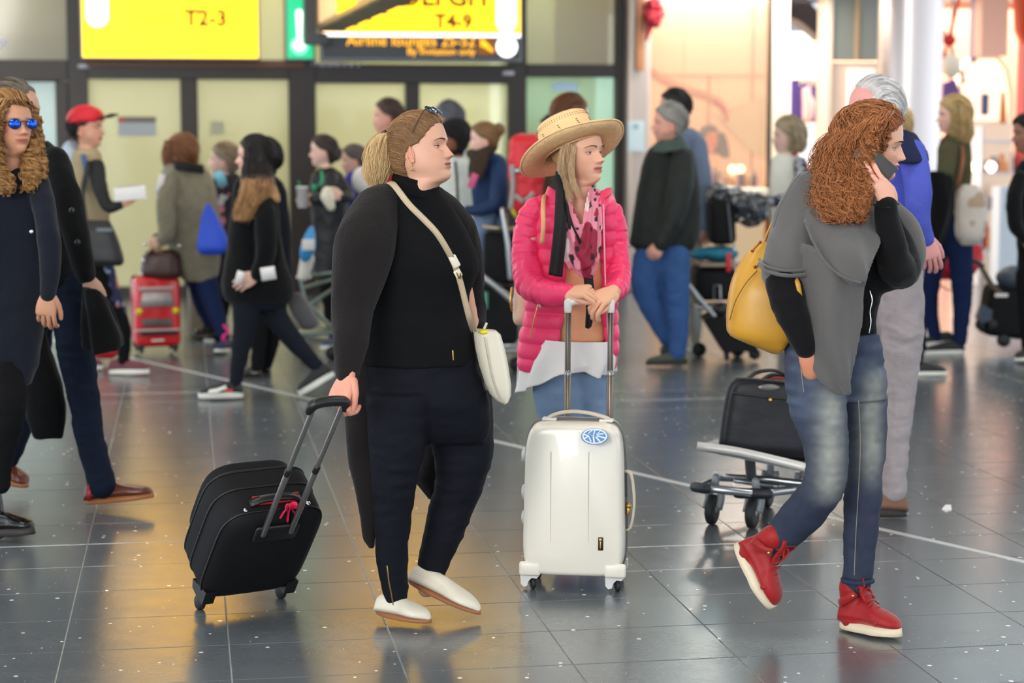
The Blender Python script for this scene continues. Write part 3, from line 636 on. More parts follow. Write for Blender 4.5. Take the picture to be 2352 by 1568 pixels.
# =====================================================================
# PEOPLE: heads, hands, bodies, clothes
# =====================================================================
HROWS = np.array([  # zf, xf, zb, xb, half width (unit = head height, chin 0 .. crown 1)
 (1.0,-.03,1.0,-.05,.004),(.99,.08,.99,-.16,.09),(.965,.165,.965,-.25,.17),(.92,.25,.92,-.335,.242),(.86,.315,.86,-.395,.295),(.78,.36,.78,-.445,.328),(.68,.385,.68,-.47,.338),
 (.58,.39,.58,-.47,.336),(.50,.375,.50,-.455,.328),(.42,.368,.44,-.425,.316),(.34,.366,.38,-.38,.300),(.27,.364,.32,-.33,.280),(.20,.358,.27,-.29,.255),(.14,.35,.22,-.26,.222),
 (.08,.345,.17,-.245,.180),(.03,.325,.12,-.238,.150),(-.005,.26,.07,-.235,.150),(-.03,.17,.0,-.235,.160),(-.09,.10,-.10,-.24,.165),(-.19,.075,-.21,-.25,.17),(-.32,.06,-.34,-.27,.185)])
def gz(x, s): return np.exp(-(x/s)**2/2)
def hfeat(y, z, p):
    """depth of the facial features at (y, z); p: per-person tweaks"""
    o = 0*y; ns = p.get('nose', 1.0)
    rise = np.clip((.545-z)/(.545-.345), 0, 1); fall = sm(.288, .352, z); nb = ns*.116*rise**1.05*fall*(1-.22*sm(.40, .335, z))
    sg = .030+.022*np.clip((.5-z)/.18, 0, 1)
    o = o + nb*gz(y, sg) + ns*.050*gz(abs(y)-.060, .028)*gz(z-.338, .026)+ns*.016*gz(y, .045)*gz(z-.358, .026)
    lp = p.get('lips', 1.0)
    wl = np.clip(1-(abs(y)/.125)**2.4, 0, 1)
    o = o + lp*.034*wl*gz(z-.248, .017) + lp*.034*wl*gz(z-.197, .020) - .020*np.clip(1-(abs(y)/.13)**4, 0, 1)*gz(z-.222, .0075)
    o = o + .012*gz(y, .11)*gz(z-.225, .06) - .012*gz(z-.155, .018)*gz(y, .07) + .028*gz(y, .075)*gz(z-.085, .045)
    o = o - .060*gz(abs(y)-.145, .062)*gz(z-.488, .040) - .012*gz(y, .03)*gz(z-.535, .03)
    o = o + .016*gz(abs(y)-.13, .10)*gz(z-.575, .030) + .022*gz(abs(y)-.20, .06)*gz(z-.40, .06)
    o = o + p.get('cheek', 0)*.03*gz(abs(y)-.19, .08)*gz(z-.25, .09)
    return o
def head_grid(p, na=64, nb=72):
    """-> array (rows, cols, 3) in head units"""
    R = HROWS.copy(); fat = p.get('fat', 0)
    if fat:
        w_ = gz(R[:, 0]-.14, .20); R[:, 4] += fat*.055*w_; k = gz(R[:, 0]+.03, .10); R[:, 1] += fat*.045*k; R[:, 4] += fat*.05*gz(R[:, 0]+.1, .12); R[:, 3] -= fat*.05*gz(R[:, 0]+.1, .2)
    if p.get('male'): R[11:16, 4] += .022; R[17:, 4] += .03; R[17:, 1] += .02
    if p.get('slim'): R[9:16, 4] -= .018*p['slim']
    t = np.arange(len(R)); q = np.concatenate([np.linspace(0, 5, max(6, nb//6)), np.linspace(5, 16, int(nb*.66))[1:], np.linspace(16, len(R)-1, max(5, nb//6))[1:]])
    T = np.stack([np.interp(q, t, R[:, i]) for i in range(5)], 1)
    for _ in range(2): T[1:-1] = T[1:-1]*.5+(T[:-2]+T[2:])*.25
    b = np.linspace(-1, 1, na, endpoint=False); a = math.pi*np.sign(b)*np.abs(b)**1.25   # denser at the face
    ca, sa = np.cos(a), np.sin(a); out = np.zeros((len(T), na, 3))
    for i, (zf, xf, zb, xb, wd) in enumerate(T):
        xc = (xf+xb)/2*.6 - .02*.4; n = 2.0+.35*math.exp(-((zf-.3)/.35)**2)
        cx = np.sign(ca)*np.abs(ca)**(2/n); sy = np.sign(sa)*np.abs(sa)**(2/n)
        x = np.where(ca > 0, xc+(xf-xc)*cx, xc+(xc-xb)*cx); y = wd*sy; tt = (x-xb)/(xf-xb+1e-9)
        z = zb+(zf-zb)*np.clip(tt, 0, 1)
        if zf > -.02:
            z0 = z; x = x+hfeat(y, z0, p)*sm(0.0, .45, ca)
        out[i, :, 0] = x; out[i, :, 1] = y; out[i, :, 2] = z
    return out
HXL = [(-.40, -.40), (0, -.24), (.08, -.19), (.18, -.17), (.30, -.145), (.40, -.12), (.50, -.06), (.56, .10), (.62, .165), (.72, .25), (.80, .315), (.86, .37), (.90, .45), (1.1, .5)]
def hairmask(x, y, z, style):
    xl = np.interp(z, [a for a, b in HXL], [b for a, b in HXL])
    if style.get('recede'): xl = xl-style['recede']*sm(.6, .8, z)*.25
    if style.get('short'): xl = np.where(z < .22, -9, xl)
    return sm(-.03, .035, xl-x+.006*np.sin(z*60+y*40))
class Head:
    """a placed head: origin at chin level on the neck axis; yaw 0 looks to picture right, 180 left, -90 at the viewer"""
    def __init__(s, crown, chin_h, Y, yaw, pitch=0, roll=0, p=None, px=None):
        s.p = p or {}; s.H = chin_h
        R = Matrix.Rotation(math.radians(yaw), 3, 'Z') @ Matrix.Rotation(math.radians(-pitch), 3, 'Y') @ Matrix.Rotation(math.radians(roll), 3, 'X')
        s.R = R; s.o = Vector(crown) - R @ Vector((0, 0, 1))*chin_h   # crown given as the world point of the head's top
    def w(s, q):
        return s.o + s.R @ (Vector(q)*s.H)
    def wa(s, a):
        return np.asarray(a) @ (np.array(s.R).T*s.H) + np.array(s.o)
    def surf(s, y, z):
        g = s.g.reshape(-1, 3); d = (g[:, 1]-y)**2+(g[:, 2]-z)**2+(g[:, 0] < .05)*9; k = np.argsort(d)[:3]; return float(g[k, 0].mean())
    def mesh(s, skin, na=64, nb=72, lips=None, brow=None, eyes=True):
        g = head_grid(s.p, na, nb); s.g = g; nr = g.shape[0]; m = M()
        m.rings([[tuple(q) for q in row] for row in s.wa(g.reshape(-1, 3)).reshape(nr, na, 3)])
        me = m.mesh('h'); c = np.tile(np.array(lin(skin)), (len(me.vertices), 1)); gg = g.reshape(-1, 3); x, y, z = gg.T; fr = sm(.12, .25, x)
        lc = np.array(lin(lips or tuple(int(v*k) for v, k in zip(skin, (.86, .62, .62)))))
        wl = np.clip(1-(np.abs(y)/.125)**2.4, 0, 1)
        k = np.clip(wl*1.6, 0, 1)*sm(.030, .020, np.abs(z-.222)*.72)*fr; c = c*(1-k[:, None])+lc*k[:, None]
        mo = np.clip(wl*2, 0, 1)*gz(z-.222, .006)*fr*.75; c = c*(1-mo[:, None])
        rb = (gz(np.abs(y)-.2, .07)*gz(z-.36, .07)+gz(y, .05)*gz(z-.34, .03))*fr*.35; c = c*(1-rb[:, None]*np.array([0, .28, .25]))
        if brow:
            bz = .575+.018*gz(np.abs(y)-.15, .05)-.02*sm(.17, .25, np.abs(y)); k = sm(.014, .006, np.abs(z-bz))*sm(.045, .065, np.abs(y))*sm(.25, .22, np.abs(y))*fr*.8; c = c*(1-k[:, None])+np.array(lin(brow))*k[:, None]
        if s.p.get('stubble'):
            k = sm(.30, .22, z)*sm(-.1, .1, x)*sm(-.06, 0, z)*.35; c = c*(1-k[:, None]*np.array([.5, .5, .45]))
        set_tint(me, c[:len(me.vertices)]); res = [me]
        # ears
        for sd in (-1, 1):
            em = M(); R = s.R @ Matrix.Rotation(math.radians(sd*18), 3, 'Z') @ Matrix.Rotation(math.radians(-10), 3, 'Y'); c0 = s.w((-.04, sd*.335, .41)); H = s.H
            em.ell(c0, (.062*H, .018*H, .125*H), R, 14, 10)
            rim = []
            for k in range(15):
                a = math.radians(-70+k*20); rr = (.062 if k < 9 else .055)*H; rim.append(c0+R @ Vector((-rr*math.cos(a)*1.0 if a < 2.4 else .03*H, sd*.02*H, .122*H*math.sin(a))))
            em.tube(rim, .014*H, 7, k=24).ell(c0+R @ Vector((.01*H, sd*.01*H, -.10*H)), (.032*H, .014*H, .035*H), R, 10, 8)
            e = em.mesh('e'); set_tint(e, np.tile(np.array(lin(skin))*[1, .86, .84], (len(e.vertices), 1))); res.append(e)
        if eyes:
            for sd in (-1, 1):
                xe = s.surf(sd*.145, .488)-.031; s.__dict__.setdefault('eye', {})[sd] = (xe, sd*.145, .488)
                em = M(); c0 = s.w((xe, sd*.143, .488)); r = .0635*s.H; nU, nV = 18, 7
                for up in (1, -1):   # lids: parts of a slightly larger ball
                    R_ = []
                    for i in range(nV):
                        e0 = 11 if up > 0 else -14; el = e0+(85*up-e0)*i/(nV-1); row = []
                        for j in range(nU):
                            az = -100+200*j/(nU-1); k = math.cos(math.radians(az)); el2 = el-(e0)*(1-max(0, k))*(1-i/(nV-1))
                            a, b = math.radians(az), math.radians(el2); row.append(c0+s.R @ Vector((math.cos(b)*math.cos(a), math.cos(b)*math.sin(a)*1.12, math.sin(b)))*r)
                        R_.append(row)
                    em.rings(R_, cap=False, close=False)
                e = em.mesh('l'); cl = np.tile(np.array(lin(skin))*[.95, .82, .8], (len(e.vertices), 1))
                cl[:nU] = np.array(lin((48, 30, 26))); set_tint(e, cl); res.append(e)
        return res
    def eyes(s, parent, iris=(96, 120, 130), brow=None):
        mw = mat('eye_white', (206, 198, 192), .25, spec=.6); mi_ = mat('iris_%d_%d' % iris[:2], iris, .2); mp = mat('pupil', (12, 10, 10), .1)
        for sd in (-1, 1):
            xe, y, z = s.eye[sd]; c0 = s.w((xe, sd*.143, z)); r = .060*s.H; mb = M()
            R_ = []; n = 20; pol = [0, 8, 14, 20, 29, 31, 45, 65, 90, 130, 175]
            for a in pol:
                R_.append([c0+s.R @ Vector((math.cos(math.radians(a))*(1.0 if a > 29 else 1.02), math.sin(math.radians(max(a, .5)))*math.cos(2*math.pi*j/n), math.sin(math.radians(max(a, .5)))*math.sin(2*math.pi*j/n)))*r for j in range(n)])
            mb.rings(R_); mi = []
            for i in range(len(pol)-1): mi += [2 if pol[i] < 14 else 1 if pol[i] < 29 else 0]*n
            mi += [2, 0]; mb.mi = mi; mb.build('eye', [mw, mi_, mp], parent)
            if brow:
                r = .0655*s.H; pts = []
                for az in range(-75, 76, 15):
                    a_z = math.radians(az); e_ = math.radians(11*max(0, math.cos(a_z))); pts.append(c0+s.R @ Vector((math.cos(a_z)*math.cos(e_), math.sin(a_z)*math.cos(e_)*1.12, math.sin(e_)))*r)
                M().tube(pts, [.0004+.0007*math.sin(math.pi*i/(len(pts)-1)) for i in range(len(pts))], 6, 20).build('eyelashes', mat('lash', (34, 22, 18), .6), parent)
                rg = np.random.RandomState(3); S = []
                for i in range(170):
                    u = rg.rand(); y = .055+.185*u; z = .572+.026*math.sin(math.pi*min(1, u*.85))-.016*u*u+rg.normal(0, .0055*(1.1-u)); xs = s.surf(sd*y, z)
                    S.append([tuple(s.w((xs+.006+.006*t_, sd*(y+.030*t_), z+.010*t_*(1-u*1.3)))) for t_ in (0, .33, .66, 1)])
                strands('eyebrow', S, .0006, .0003, mat('brow_%d' % brow[0], brow, .7), parent)
    def cap(s, name, m, parent, style=None, th=.045, na=64, nb=60, bumpf=None, extra=None):
        """hair close to the skull: sinks under the skin outside the hairline"""
        style = style or {}; g = head_grid({k: v for k, v in s.p.items() if k != 'x'}, na, nb); g = g[:int(len(g)*.93)]; q = g.reshape(-1, 3).copy(); x, y, z = q.T
        mk = hairmask(x, y, z, style); ctr = np.array([-.05, 0, .55]); d = q-ctr; d[:, 2] *= .8; d /= np.linalg.norm(d, axis=1)[:, None]+1e-9
        t = th*(1+style.get('back', 0)*sm(.1, -.4, x)+style.get('top', 0)*sm(.7, 1, z))
        n_ = vnoise(q*np.array([9, 22, 9]), 3)*.012+vnoise(q*np.array([26, 60, 26]), 5)*.006
        off = np.where(mk > 0, t*mk+n_*mk, 0)-.05*(1-mk); q = q+d*off[:, None]
        mb = M(); nr = g.shape[0]; mb.rings([[tuple(v) for v in row] for row in s.wa(q).reshape(nr, na, 3)])
        return mb.build(name, m, parent)

HF = []
def hand(mb, wrist, direc, normal, side=1, size=.18, curl=(20, 25, 20), thumb=(35, 20), spread=4, per=None):
    """palm and five fingers. direc: wrist->knuckles, normal: back-of-hand direction, side: +1 thumb on +y side"""
    x = Vector(direc).normalized(); z = Vector(normal); z = (z-x*z.dot(x)).normalized(); y = z.cross(x)*side; S = size/.18; W = Vector(wrist)
    T = lambda a, b, c: W + (x*a+y*b+z*c)*S
    R_ = []
    for a, hw, th, cc in ((-.012, .024, .019, 0), (.008, .027, .018, 0), (.03, .036, .0165, 0), (.055, .041, .015, 0), (.078, .041, .0125, 0), (.088, .037, .009, -.001)):
        R_.append([T(a, hw*math.copysign(abs(math.cos(t))**.8, math.cos(t)), th*math.copysign(abs(math.sin(t))**.8, math.sin(t))+cc) for t in [2*math.pi*k/16 for k in range(16)]])
    mb.rings(R_)
    HF.clear(); F = [(.030, .043, .026, .021, .0092, .080), (.0105, .047, .030, .022, .0094, .084), (-.0095, .043, .028, .021, .0090, .081), (-.0285, .034, .021, .018, .0078, .074)]
    for i, (by, l1, l2, l3, r, bx_) in enumerate(F):
        cu = (per[i] if per else curl); sp = math.radians(spread*(1.5-i)); d0 = x*math.cos(sp)+y*math.sin(sp); p = T(bx_-.018, by, 0); a = 0; pts = [p, T(bx_, by, .001)]; rad = [r*1.05*S, r*1.1*S]; p = pts[-1]
        for l, c in zip((l1, l2, l3), cu):
            a += math.radians(c); dd = d0*math.cos(a)-z*math.sin(a); m_ = p+dd*l*S*.5; p = p+dd*l*S; pts += [m_, p]; rad += [r*.96*S, r*(1.0 if l != l3 else .72)*S]
        mb.tube(pts, rad, 10); HF.append(pts)
    a1, a2 = math.radians(thumb[0]), math.radians(thumb[1]); d1 = (x*math.cos(a1)+y*math.sin(a1)-z*.25).normalized(); p0 = T(.015, .022, -.004); p1 = p0+d1*.038*S
    d2 = (x*math.cos(a1-a2)+y*math.sin(a1-a2)-z*(.25+a2*.5)).normalized(); p2 = p1+d2*.030*S; d3 = (d2*1.0+(x-y*.6)*.35*min(1, thumb[1]/30)).normalized(); p3 = p2+d3*.024*S
    mb.tube([p0, (p0+p1)/2, p1, (p1+p2)/2, p2, p3], [.0165*S, .0145*S, .0122*S, .0108*S, .0108*S, .0082*S], 10)
    return mb

def sil_loft(mb, Y, rows, dr=.62, n=36, k=None, ex=2.3, clip=None):
    """body cross-sections from an outline: rows of (y, xl, xr[, dy[, dr]])"""
    a = [(r[0], r[1], r[2], r[3] if len(r) > 3 else 0.0, r[4] if len(r) > 4 else dr) for r in rows]
    if k:
        t = np.array(a, float); s_ = t[:, 0]; q = np.linspace(s_[0], s_[-1], k); b = [crs([(r[0], r[i]) for r in a], 200) for i in range(1, 5)]
        a = [(y, *[float(np.interp(y, bb[:, 0], bb[:, 1])) for bb in b]) for y in q]
    R_ = []
    for y, xl, xr, dy, d in a:
        c = P((xl+xr)/2, y, Y+dy); rx = max(.004, (xr-xl)/2*pm(Y+dy)); ry = rx*d; row = []
        for j in range(n):
            t = 2*math.pi*j/n; row.append(c+Vector((rx*math.copysign(abs(math.cos(t))**(2/ex), math.cos(t)), ry*math.copysign(abs(math.sin(t))**(2/ex), math.sin(t)), 0)))
        R_.append(row)
    return mb.rings(R_)
def ptube(mb, Y, pts, n=16, k=None, flat=None, **kw):
    """limb through photo points (x, y, dy, radius px)"""
    pts = [p if len(p) == 4 else (p[0], p[1], 0, p[2]) for p in pts]
    return mb.tube([P(x, y, Y+dy) for x, y, dy, r in pts], [r*pm(Y) for x, y, dy, r in pts], n, k or max(8, len(pts)*5), flat)
def folds(amp=.006, sc=(14, 14, 5), seed=0, fine=.3):
    def f(co, no):
        n_ = vnoise(co*np.array(sc), seed); r = 1-np.abs(n_); r2 = vnoise(co*np.array(sc)*2.7, seed+9)
        return amp*(r*1.2-.8)+amp*fine*r2
    return f
def shoe(Y, heel, toe, m_up, m_sole, parent, dy0=0., dy1=0., w=.044, h=.07, sole=.022, ankle=None, high=0., pointy=0, name='shoe', wedge=0., n=20):
    """heel/toe: photo points of the sole line"""
    a = P(*heel, Y+dy0); b = P(*toe, Y+dy1); x = (b-a); L = x.length; x.normalize(); up = Vector((0, 0, 1)); up = (up-x*up.dot(x)).normalized(); s_ = up.cross(x)
    def T(t, v, z): return a+x*(t*L)+s_*v+up*z
    prof = [(-.01, .55, 0), (.03, .78, .8), (.12, .86, 1), (.3, .80, 1.0), (.45, .80, .95), (.62, .98, .74), (.75, 1.0, .62), (.87, .86 if not pointy else .74, .5), (.96, .55 if not pointy else .4, .34), (1.0, .16, .12)]
    t_ = crs([(p[0]*1.0, p[1], p[2]) for p in prof], 22); R_ = []
    for t, wf, hf in t_:
        wf = max(.08, wf); hh = max(.010, h*hf); base = sole*.8+wedge*max(0, .6-t)*0
        R_.append([T(t, w*wf*math.copysign(abs(math.cos(q))**.85, math.cos(q))*(1 if math.sin(q) < 0 else (.92 if t > .55 else .8)), base+hh*(.5+.5*math.sin(q))) for q in [2*math.pi*k/n for k in range(n)]])
    up_m = M().rings(R_)
    if high:
        c = T(.17, 0, h*.8); up_m.tube([T(.2, 0, h*.35), T(.19, 0, h*.8), T(.17, 0, h+high)], [w*.86, w*.82, w*.88], 18, 8, flat=(s_, .84))
    me = remesh(up_m, .0045, 3) if high else up_m.mesh('s')
    g = place(name, me, m_up, parent)
    R2 = []
    for z in (0, sole):
        R2.append([T(.5+.512*math.cos(q)*(1.0), (w*.98)*math.sin(q)*(.82 if math.cos(q) < 0 else 1.0 if not pointy else .85)*(1-.12*max(0, math.cos(q))**4), z) for q in [2*math.pi*k/28 for k in range(28)]])
    sm_ = M().rings([R2[0], [p+up*.002+(p-T(.5, 0, 0)).normalized()*.003 for p in R2[0]], R2[1]]).build('sole', m_sole, g)
    return g, T

def resample(rows, na, nd):
    R_ = [crs([tuple(p) for p in r], na) for r in rows]; R_ = np.array(R_)
    if len(rows) > 2: R_ = np.stack([crs([tuple(x) for x in R_[:, j]], nd) for j in range(na)], 1)
    else: R_ = np.stack([np.linspace(R_[0, j], R_[1, j], nd) for j in range(na)], 1)
    return R_
def sheet(mb, rows, th=.005, wave=None, na=26, nd=30, seed=0, na_=.0):
    """a draped cloth: rows of points across, laid one below the other; closed thin solid with soft folds"""
    A = resample(rows, na, nd); du = np.gradient(A, axis=1); dv = np.gradient(A, axis=0); N = np.cross(du, dv); N /= np.linalg.norm(N, axis=2)[:, :, None]+1e-9
    if N[:, :, 1].mean() > 0: N = -N
    if wave:
        n, amp, ph = wave[:3]; u = np.linspace(0, 1, na)[None, :]; v = np.linspace(0, 1, nd)[:, None]; lo = wave[3] if len(wave) > 3 else .2
        g = vnoise(np.stack([u*n*.7+0*v, v*1.3+0*u, 0*u+0*v+seed], 2).reshape(-1, 3), seed).reshape(nd, na)
        A = A+N*(amp*(np.sin(u*n*2*math.pi+ph+g*2.2)*(lo+(1-lo)*v)+g*.6))[:, :, None]
    F_ = A+N*th/2; B_ = A-N*th/2
    return mb.rings([[tuple(x) for x in F_[i]]+[tuple(x) for x in B_[i][::-1]] for i in range(nd)])
def px_rows(Y, rows): return [[P(x, y, Y+d) for x, y, d in r] for r in rows]
def poly_bag(mb, rows, Y, dep, ex=.55, n=32, k=26, dy=0, skew=0):
    """puffed bag from outline rows (y, xl, xr, depth factor)"""
    a = crs([tuple(r) for r in rows], k); R_ = []
    for y, xl, xr, f in a:
        c = P((xl+xr)/2, y, Y+dy); r = (xr-xl)/2*pm(Y); R_.append([c+Vector((r*math.copysign(abs(math.cos(t))**ex, math.cos(t)), dep*f*math.copysign(abs(math.sin(t))**ex, math.sin(t))+skew*math.cos(t), 0)) for t in [2*math.pi*j/n for j in range(n)]])
    return mb.rings(R_)
def fixtint(me, fn):
    co = mcos(me); set_tint(me, fn(co))
def shell_loft(mb, Y, rows, th=.012, n=44, k=30, dr=.62, ex=2.3):
    """open-fronted garment: rows (y, xl, xr, open_l, open_r, dy) - wraps round the back and stops at the opening"""
    a = [(r[0], r[1], r[2], r[3], r[4], r[5] if len(r) > 5 else 0) for r in rows]; q = np.linspace(a[0][0], a[-1][0], k); A = np.array(a, float)
    sm_ = [crs([(r[0], r[i]) for r in a], 160) for i in range(1, 6)]; R_ = []
    for y in q:
        xl, xr, ol, orr, dy = [float(np.interp(y, s_[:, 0], s_[:, 1])) for s_ in sm_]
        c = P((xl+xr)/2, y, Y+dy); rx = (xr-xl)/2*pm(Y)
        def ang(x): 
            v = max(-.999, min(.999, (x-(xl+xr)/2)/((xr-xl)/2))); return math.acos(math.copysign(abs(v)**(ex/2), v))
        t0 = -ang(orr)        # front (towards the viewer) is sin < 0
        t1 = -ang(ol); span = t0+2*math.pi-t1; o = []; i_ = []
        # go from the right edge, round the back, to the left edge
        ts = [t0+(2*math.pi+t1-t0)*j/(n-1) for j in range(n)]
        for t in ts:
            d = Vector((rx*math.copysign(abs(math.cos(t))**(2/ex), math.cos(t)), rx*dr*math.copysign(abs(math.sin(t))**(2/ex), math.sin(t)), 0)); o.append(c+d); i_.append(c+d*(1-th/max(d.length, .03)))
        R_.append(o+i_[::-1])
    return mb.rings(R_)

# =====================================================================
# the woman in black with the suitcase
# =====================================================================
SKIN = attr_mat('skin', .48, spec=.4, sss=.12, bump=(160, .12, .002))
m_knit = mat('black_knit', (32, 28, 28), .95, bump=(260, .9, .004), sheen=.10, spec=.15)
m_blackc = mat('black_jersey', (18, 18, 20), .9, bump=(40, .3, .004), spec=.15)
m_navyj = mat('dark_navy_trousers', (14, 16, 26), .8, bump=(24, .4, .01), spec=.2)
m_creaml = mat('cream_leather', (222, 214, 196), .45, bump=(60, .12, .003))
m_tan = mat('tan_sole', (150, 96, 62), .6); m_gold = mat('gold_metal', (214, 170, 92), .3, 1.0); m_chrome = mat('chrome', (210, 210, 212), .15, 1.0)
m_alu = mat('brushed_aluminium', (150, 146, 144), .32, .9); m_blackp = mat('black_plastic', (18, 18, 19), .4); m_rubber = mat('rubber', (30, 30, 32), .6)
m_nylon = mat('black_nylon', (17, 17, 20), .72, bump=(300, .35, .002), spec=.25)
YA = 6.27
def jbase(pxy, Y, label, cat='person', name='person', group=None): 
    q = P(pxy[0], pxy[1], Y); q.z = 0; return empty(name, q, label, cat, group)
a_ = jbase((960, 1420), YA, 'person in long black cardigan with blonde ponytail, pulling the black suitcase')
hA = Head(P(958, 262, YA), .222, YA, -18, 8, -3, {'fat': 1.05, 'cheek': .8, 'nose': .92, 'lips': 1.05})
skA = (226, 172, 146)
hm = hA.mesh(skA, 96, 110, (192, 112, 106), None)
bd = M(); ptube(bd, YA, [(957, 395, .0, 34), (952, 425, .0, 38), (950, 450, .0, 46)]); sil_loft(bd, YA, [(450, 915, 995), (500, 880, 1020), (640, 880, 1040), (780, 880, 1040), (900, 880, 1060)], .5)
for side, pts in (('n', [(880, 500, -.05, 30), (826, 640, -.14, 26), (806, 780, -.24, 22), (797, 872, -.31, 18)]), ('f', [(1020, 500, .14, 26), (1060, 640, .2, 22), (1090, 750, .1, 14)])): ptube(bd, YA, pts)
ptube(bd, YA, [(910, 880, .0, 40), (905, 1080, -.08, 36), (908, 1250, -.05, 32), (905, 1385, -.03, 22)]); ptube(bd, YA, [(1030, 880, .06, 40), (1060, 1040, .1, 40), (1010, 1230, .1, 34), (980, 1350, .1, 24)])
body = remesh(bd, .009, 5); set_tint(body, np.tile(np.array(lin(skA)), (len(body.vertices), 1)))
hb = M(); hand(hb, P(799, 862, YA-.31), P(785, 902, YA-.32)-P(801, 860, YA-.30), Vector((-.55, -.75, .25)), 1, .185, thumb=(30, 35), per=[(55, 70, 30), (60, 75, 35), (64, 80, 35), (66, 80, 35)])
hbm = hb.mesh('h'); set_tint(hbm, np.tile(np.array(lin((232, 160, 138))), (len(hbm.vertices), 1)))
place('body', join_mesh([body, hbm]+hm, 'body'), SKIN, a_, fixn=False); hA.eyes(a_, (70, 84, 84), (112, 80, 56))
# trousers: one garment, legs from the outline
tr = M(); sil_loft(tr, YA, [(770, 830, 1085, 0, .62), (850, 828, 1100), (920, 832, 1125), (985, 850, 1128, 0, .45), (1015, 862, 1118, 0, .3)], .62)
sil_loft(tr, YA, [(900, 838, 1000, -.06, .95), (980, 842, 985, -.08, .95), (1050, 848, 972, -.09), (1110, 852, 958, -.09), (1180, 856, 948, -.08), (1250, 860, 940, -.07), (1310, 868, 937, -.06), (1360, 878, 938, -.05), (1392, 890, 930, -.05)], .95, k=22)
sil_loft(tr, YA, [(900, 960, 1128, .08, .95), (960, 972, 1134, .09), (1020, 990, 1135, .09), (1070, 998, 1128, .09), (1110, 998, 1115, .09), (1160, 985, 1095, .1), (1210, 975, 1074, .1), (1260, 965, 1052, .1), (1300, 958, 1032, .1), (1345, 960, 1010, .1)], .95, k=22)
place('trousers', remesh(tr, .007, 14, folds(.006, (9, 9, 22), 3)), m_navyj, a_)
M().tube([P(889, 1300, YA-.19), P(893, 1335, YA-.18), P(899, 1365, YA-.165), P(903, 1388, YA-.15)], .0022, 6).build('ankle_zip', m_gold, a_)
M().tube([P(1040, 805, YA-.2), P(1041, 826, YA-.2)], .002, 6).build('pocket_zip', m_gold, a_)
# top with the high collar
tp = M(); sil_loft(tp, YA, [(400, 905, 988, .01, .9), (420, 900, 1000, 0, .9), (440, 895, 1012, 0, .8), (462, 880, 1032, 0, .7), (500, 850, 1055, 0, .66), (545, 835, 1080, 0, .7), (590, 832, 1099, 0, .74), (622, 832, 1100, 0, .74), (655, 832, 1086, 0, .7), (700, 830, 1078, 0, .7), (750, 828, 1084, 0, .72), (800, 826, 1090, 0, .72), (835, 828, 1092)], .7, k=30)
place('turtleneck_top', remesh(tp, .008, 3, folds(.004, (8, 8, 16), 5)), m_blackc, a_)
cl = M(); R_ = []
for (px, y, rx, dz) in ((956, 446, 62, 0), (956, 424, 57, 0), (955, 408, 53, 0), (954, 411, 47, 0), (954, 432, 44, 0)):
    c = P(px, y, YA); R_.append([c+Vector((rx*pm(YA)*math.cos(t), rx*.92*pm(YA)*math.sin(t), -.020*math.cos(t)-.004)) for t in [2*math.pi*k/36 for k in range(36)]])
cl.rings(R_, cap=False).build('collar', m_blackc, a_)
# long open cardigan: sleeves melt into a back panel
cg = M(); ptube(cg, YA, [(905, 440, .0, 26), (868, 476, -.05, 52), (838, 560, -.12, 70), (822, 640, -.16, 62), (811, 710, -.20, 48), (806, 780, -.25, 41), (801, 830, -.28, 33), (798, 862, -.30, 27)], n=22)
ptube(cg, YA, [(1000, 446, .05, 22), (1034, 500, .16, 44), (1068, 570, .24, 42), (1085, 660, .24, 30), (1098, 730, .16, 22), (1106, 760, .1, 18)], n=18)
sil_loft(cg, YA, [(438, 890, 960, .05, .5), (470, 852, 985, .08), (540, 815, 960, .07), (640, 800, 905, .02), (760, 792, 900, 0), (860, 790, 898, 0), (960, 792, 892, -.02), (1040, 798, 885, -.03), (1120, 812, 876, -.03), (1190, 826, 868, -.03), (1240, 832, 864, -.03), (1262, 846, 862, -.03)], .9, k=36, ex=3)
place('cardigan', remesh(cg, .0075, 4, folds(.005, (12, 12, 5), 8)), m_knit, a_)
pn = M(); pn.rings([[P(x, y, YA+d) for x, y, d in ((xl, yy, .26), ((xl+xr)/2, yy, .30), (xr, yy, .26), ((xl+xr)/2, yy, .24))] for yy, xl, xr in ((660, 1040, 1098), (720, 1040, 1112), (800, 1030, 1118), (900, 1000, 1110), (1000, 960, 1080), (1100, 948, 1030), (1146, 985, 998))]).build('cardigan_far_panel', m_knit, a_)
m_cuff = M().tube([P(800, 848, YA-.29), P(798, 868, YA-.30)], [.037, .034], 20, 5).build('cuff', m_knit, a_)
# loafers
shoe(YA, (868, 1408), (988, 1430), m_creaml, m_tan, a_, -.02, -.12, .046, .062, .012, pointy=1)
shoe(YA, (940, 1335), (1100, 1410), m_creaml, m_tan, a_, .10, -.02, .046, .062, .012, pointy=1)
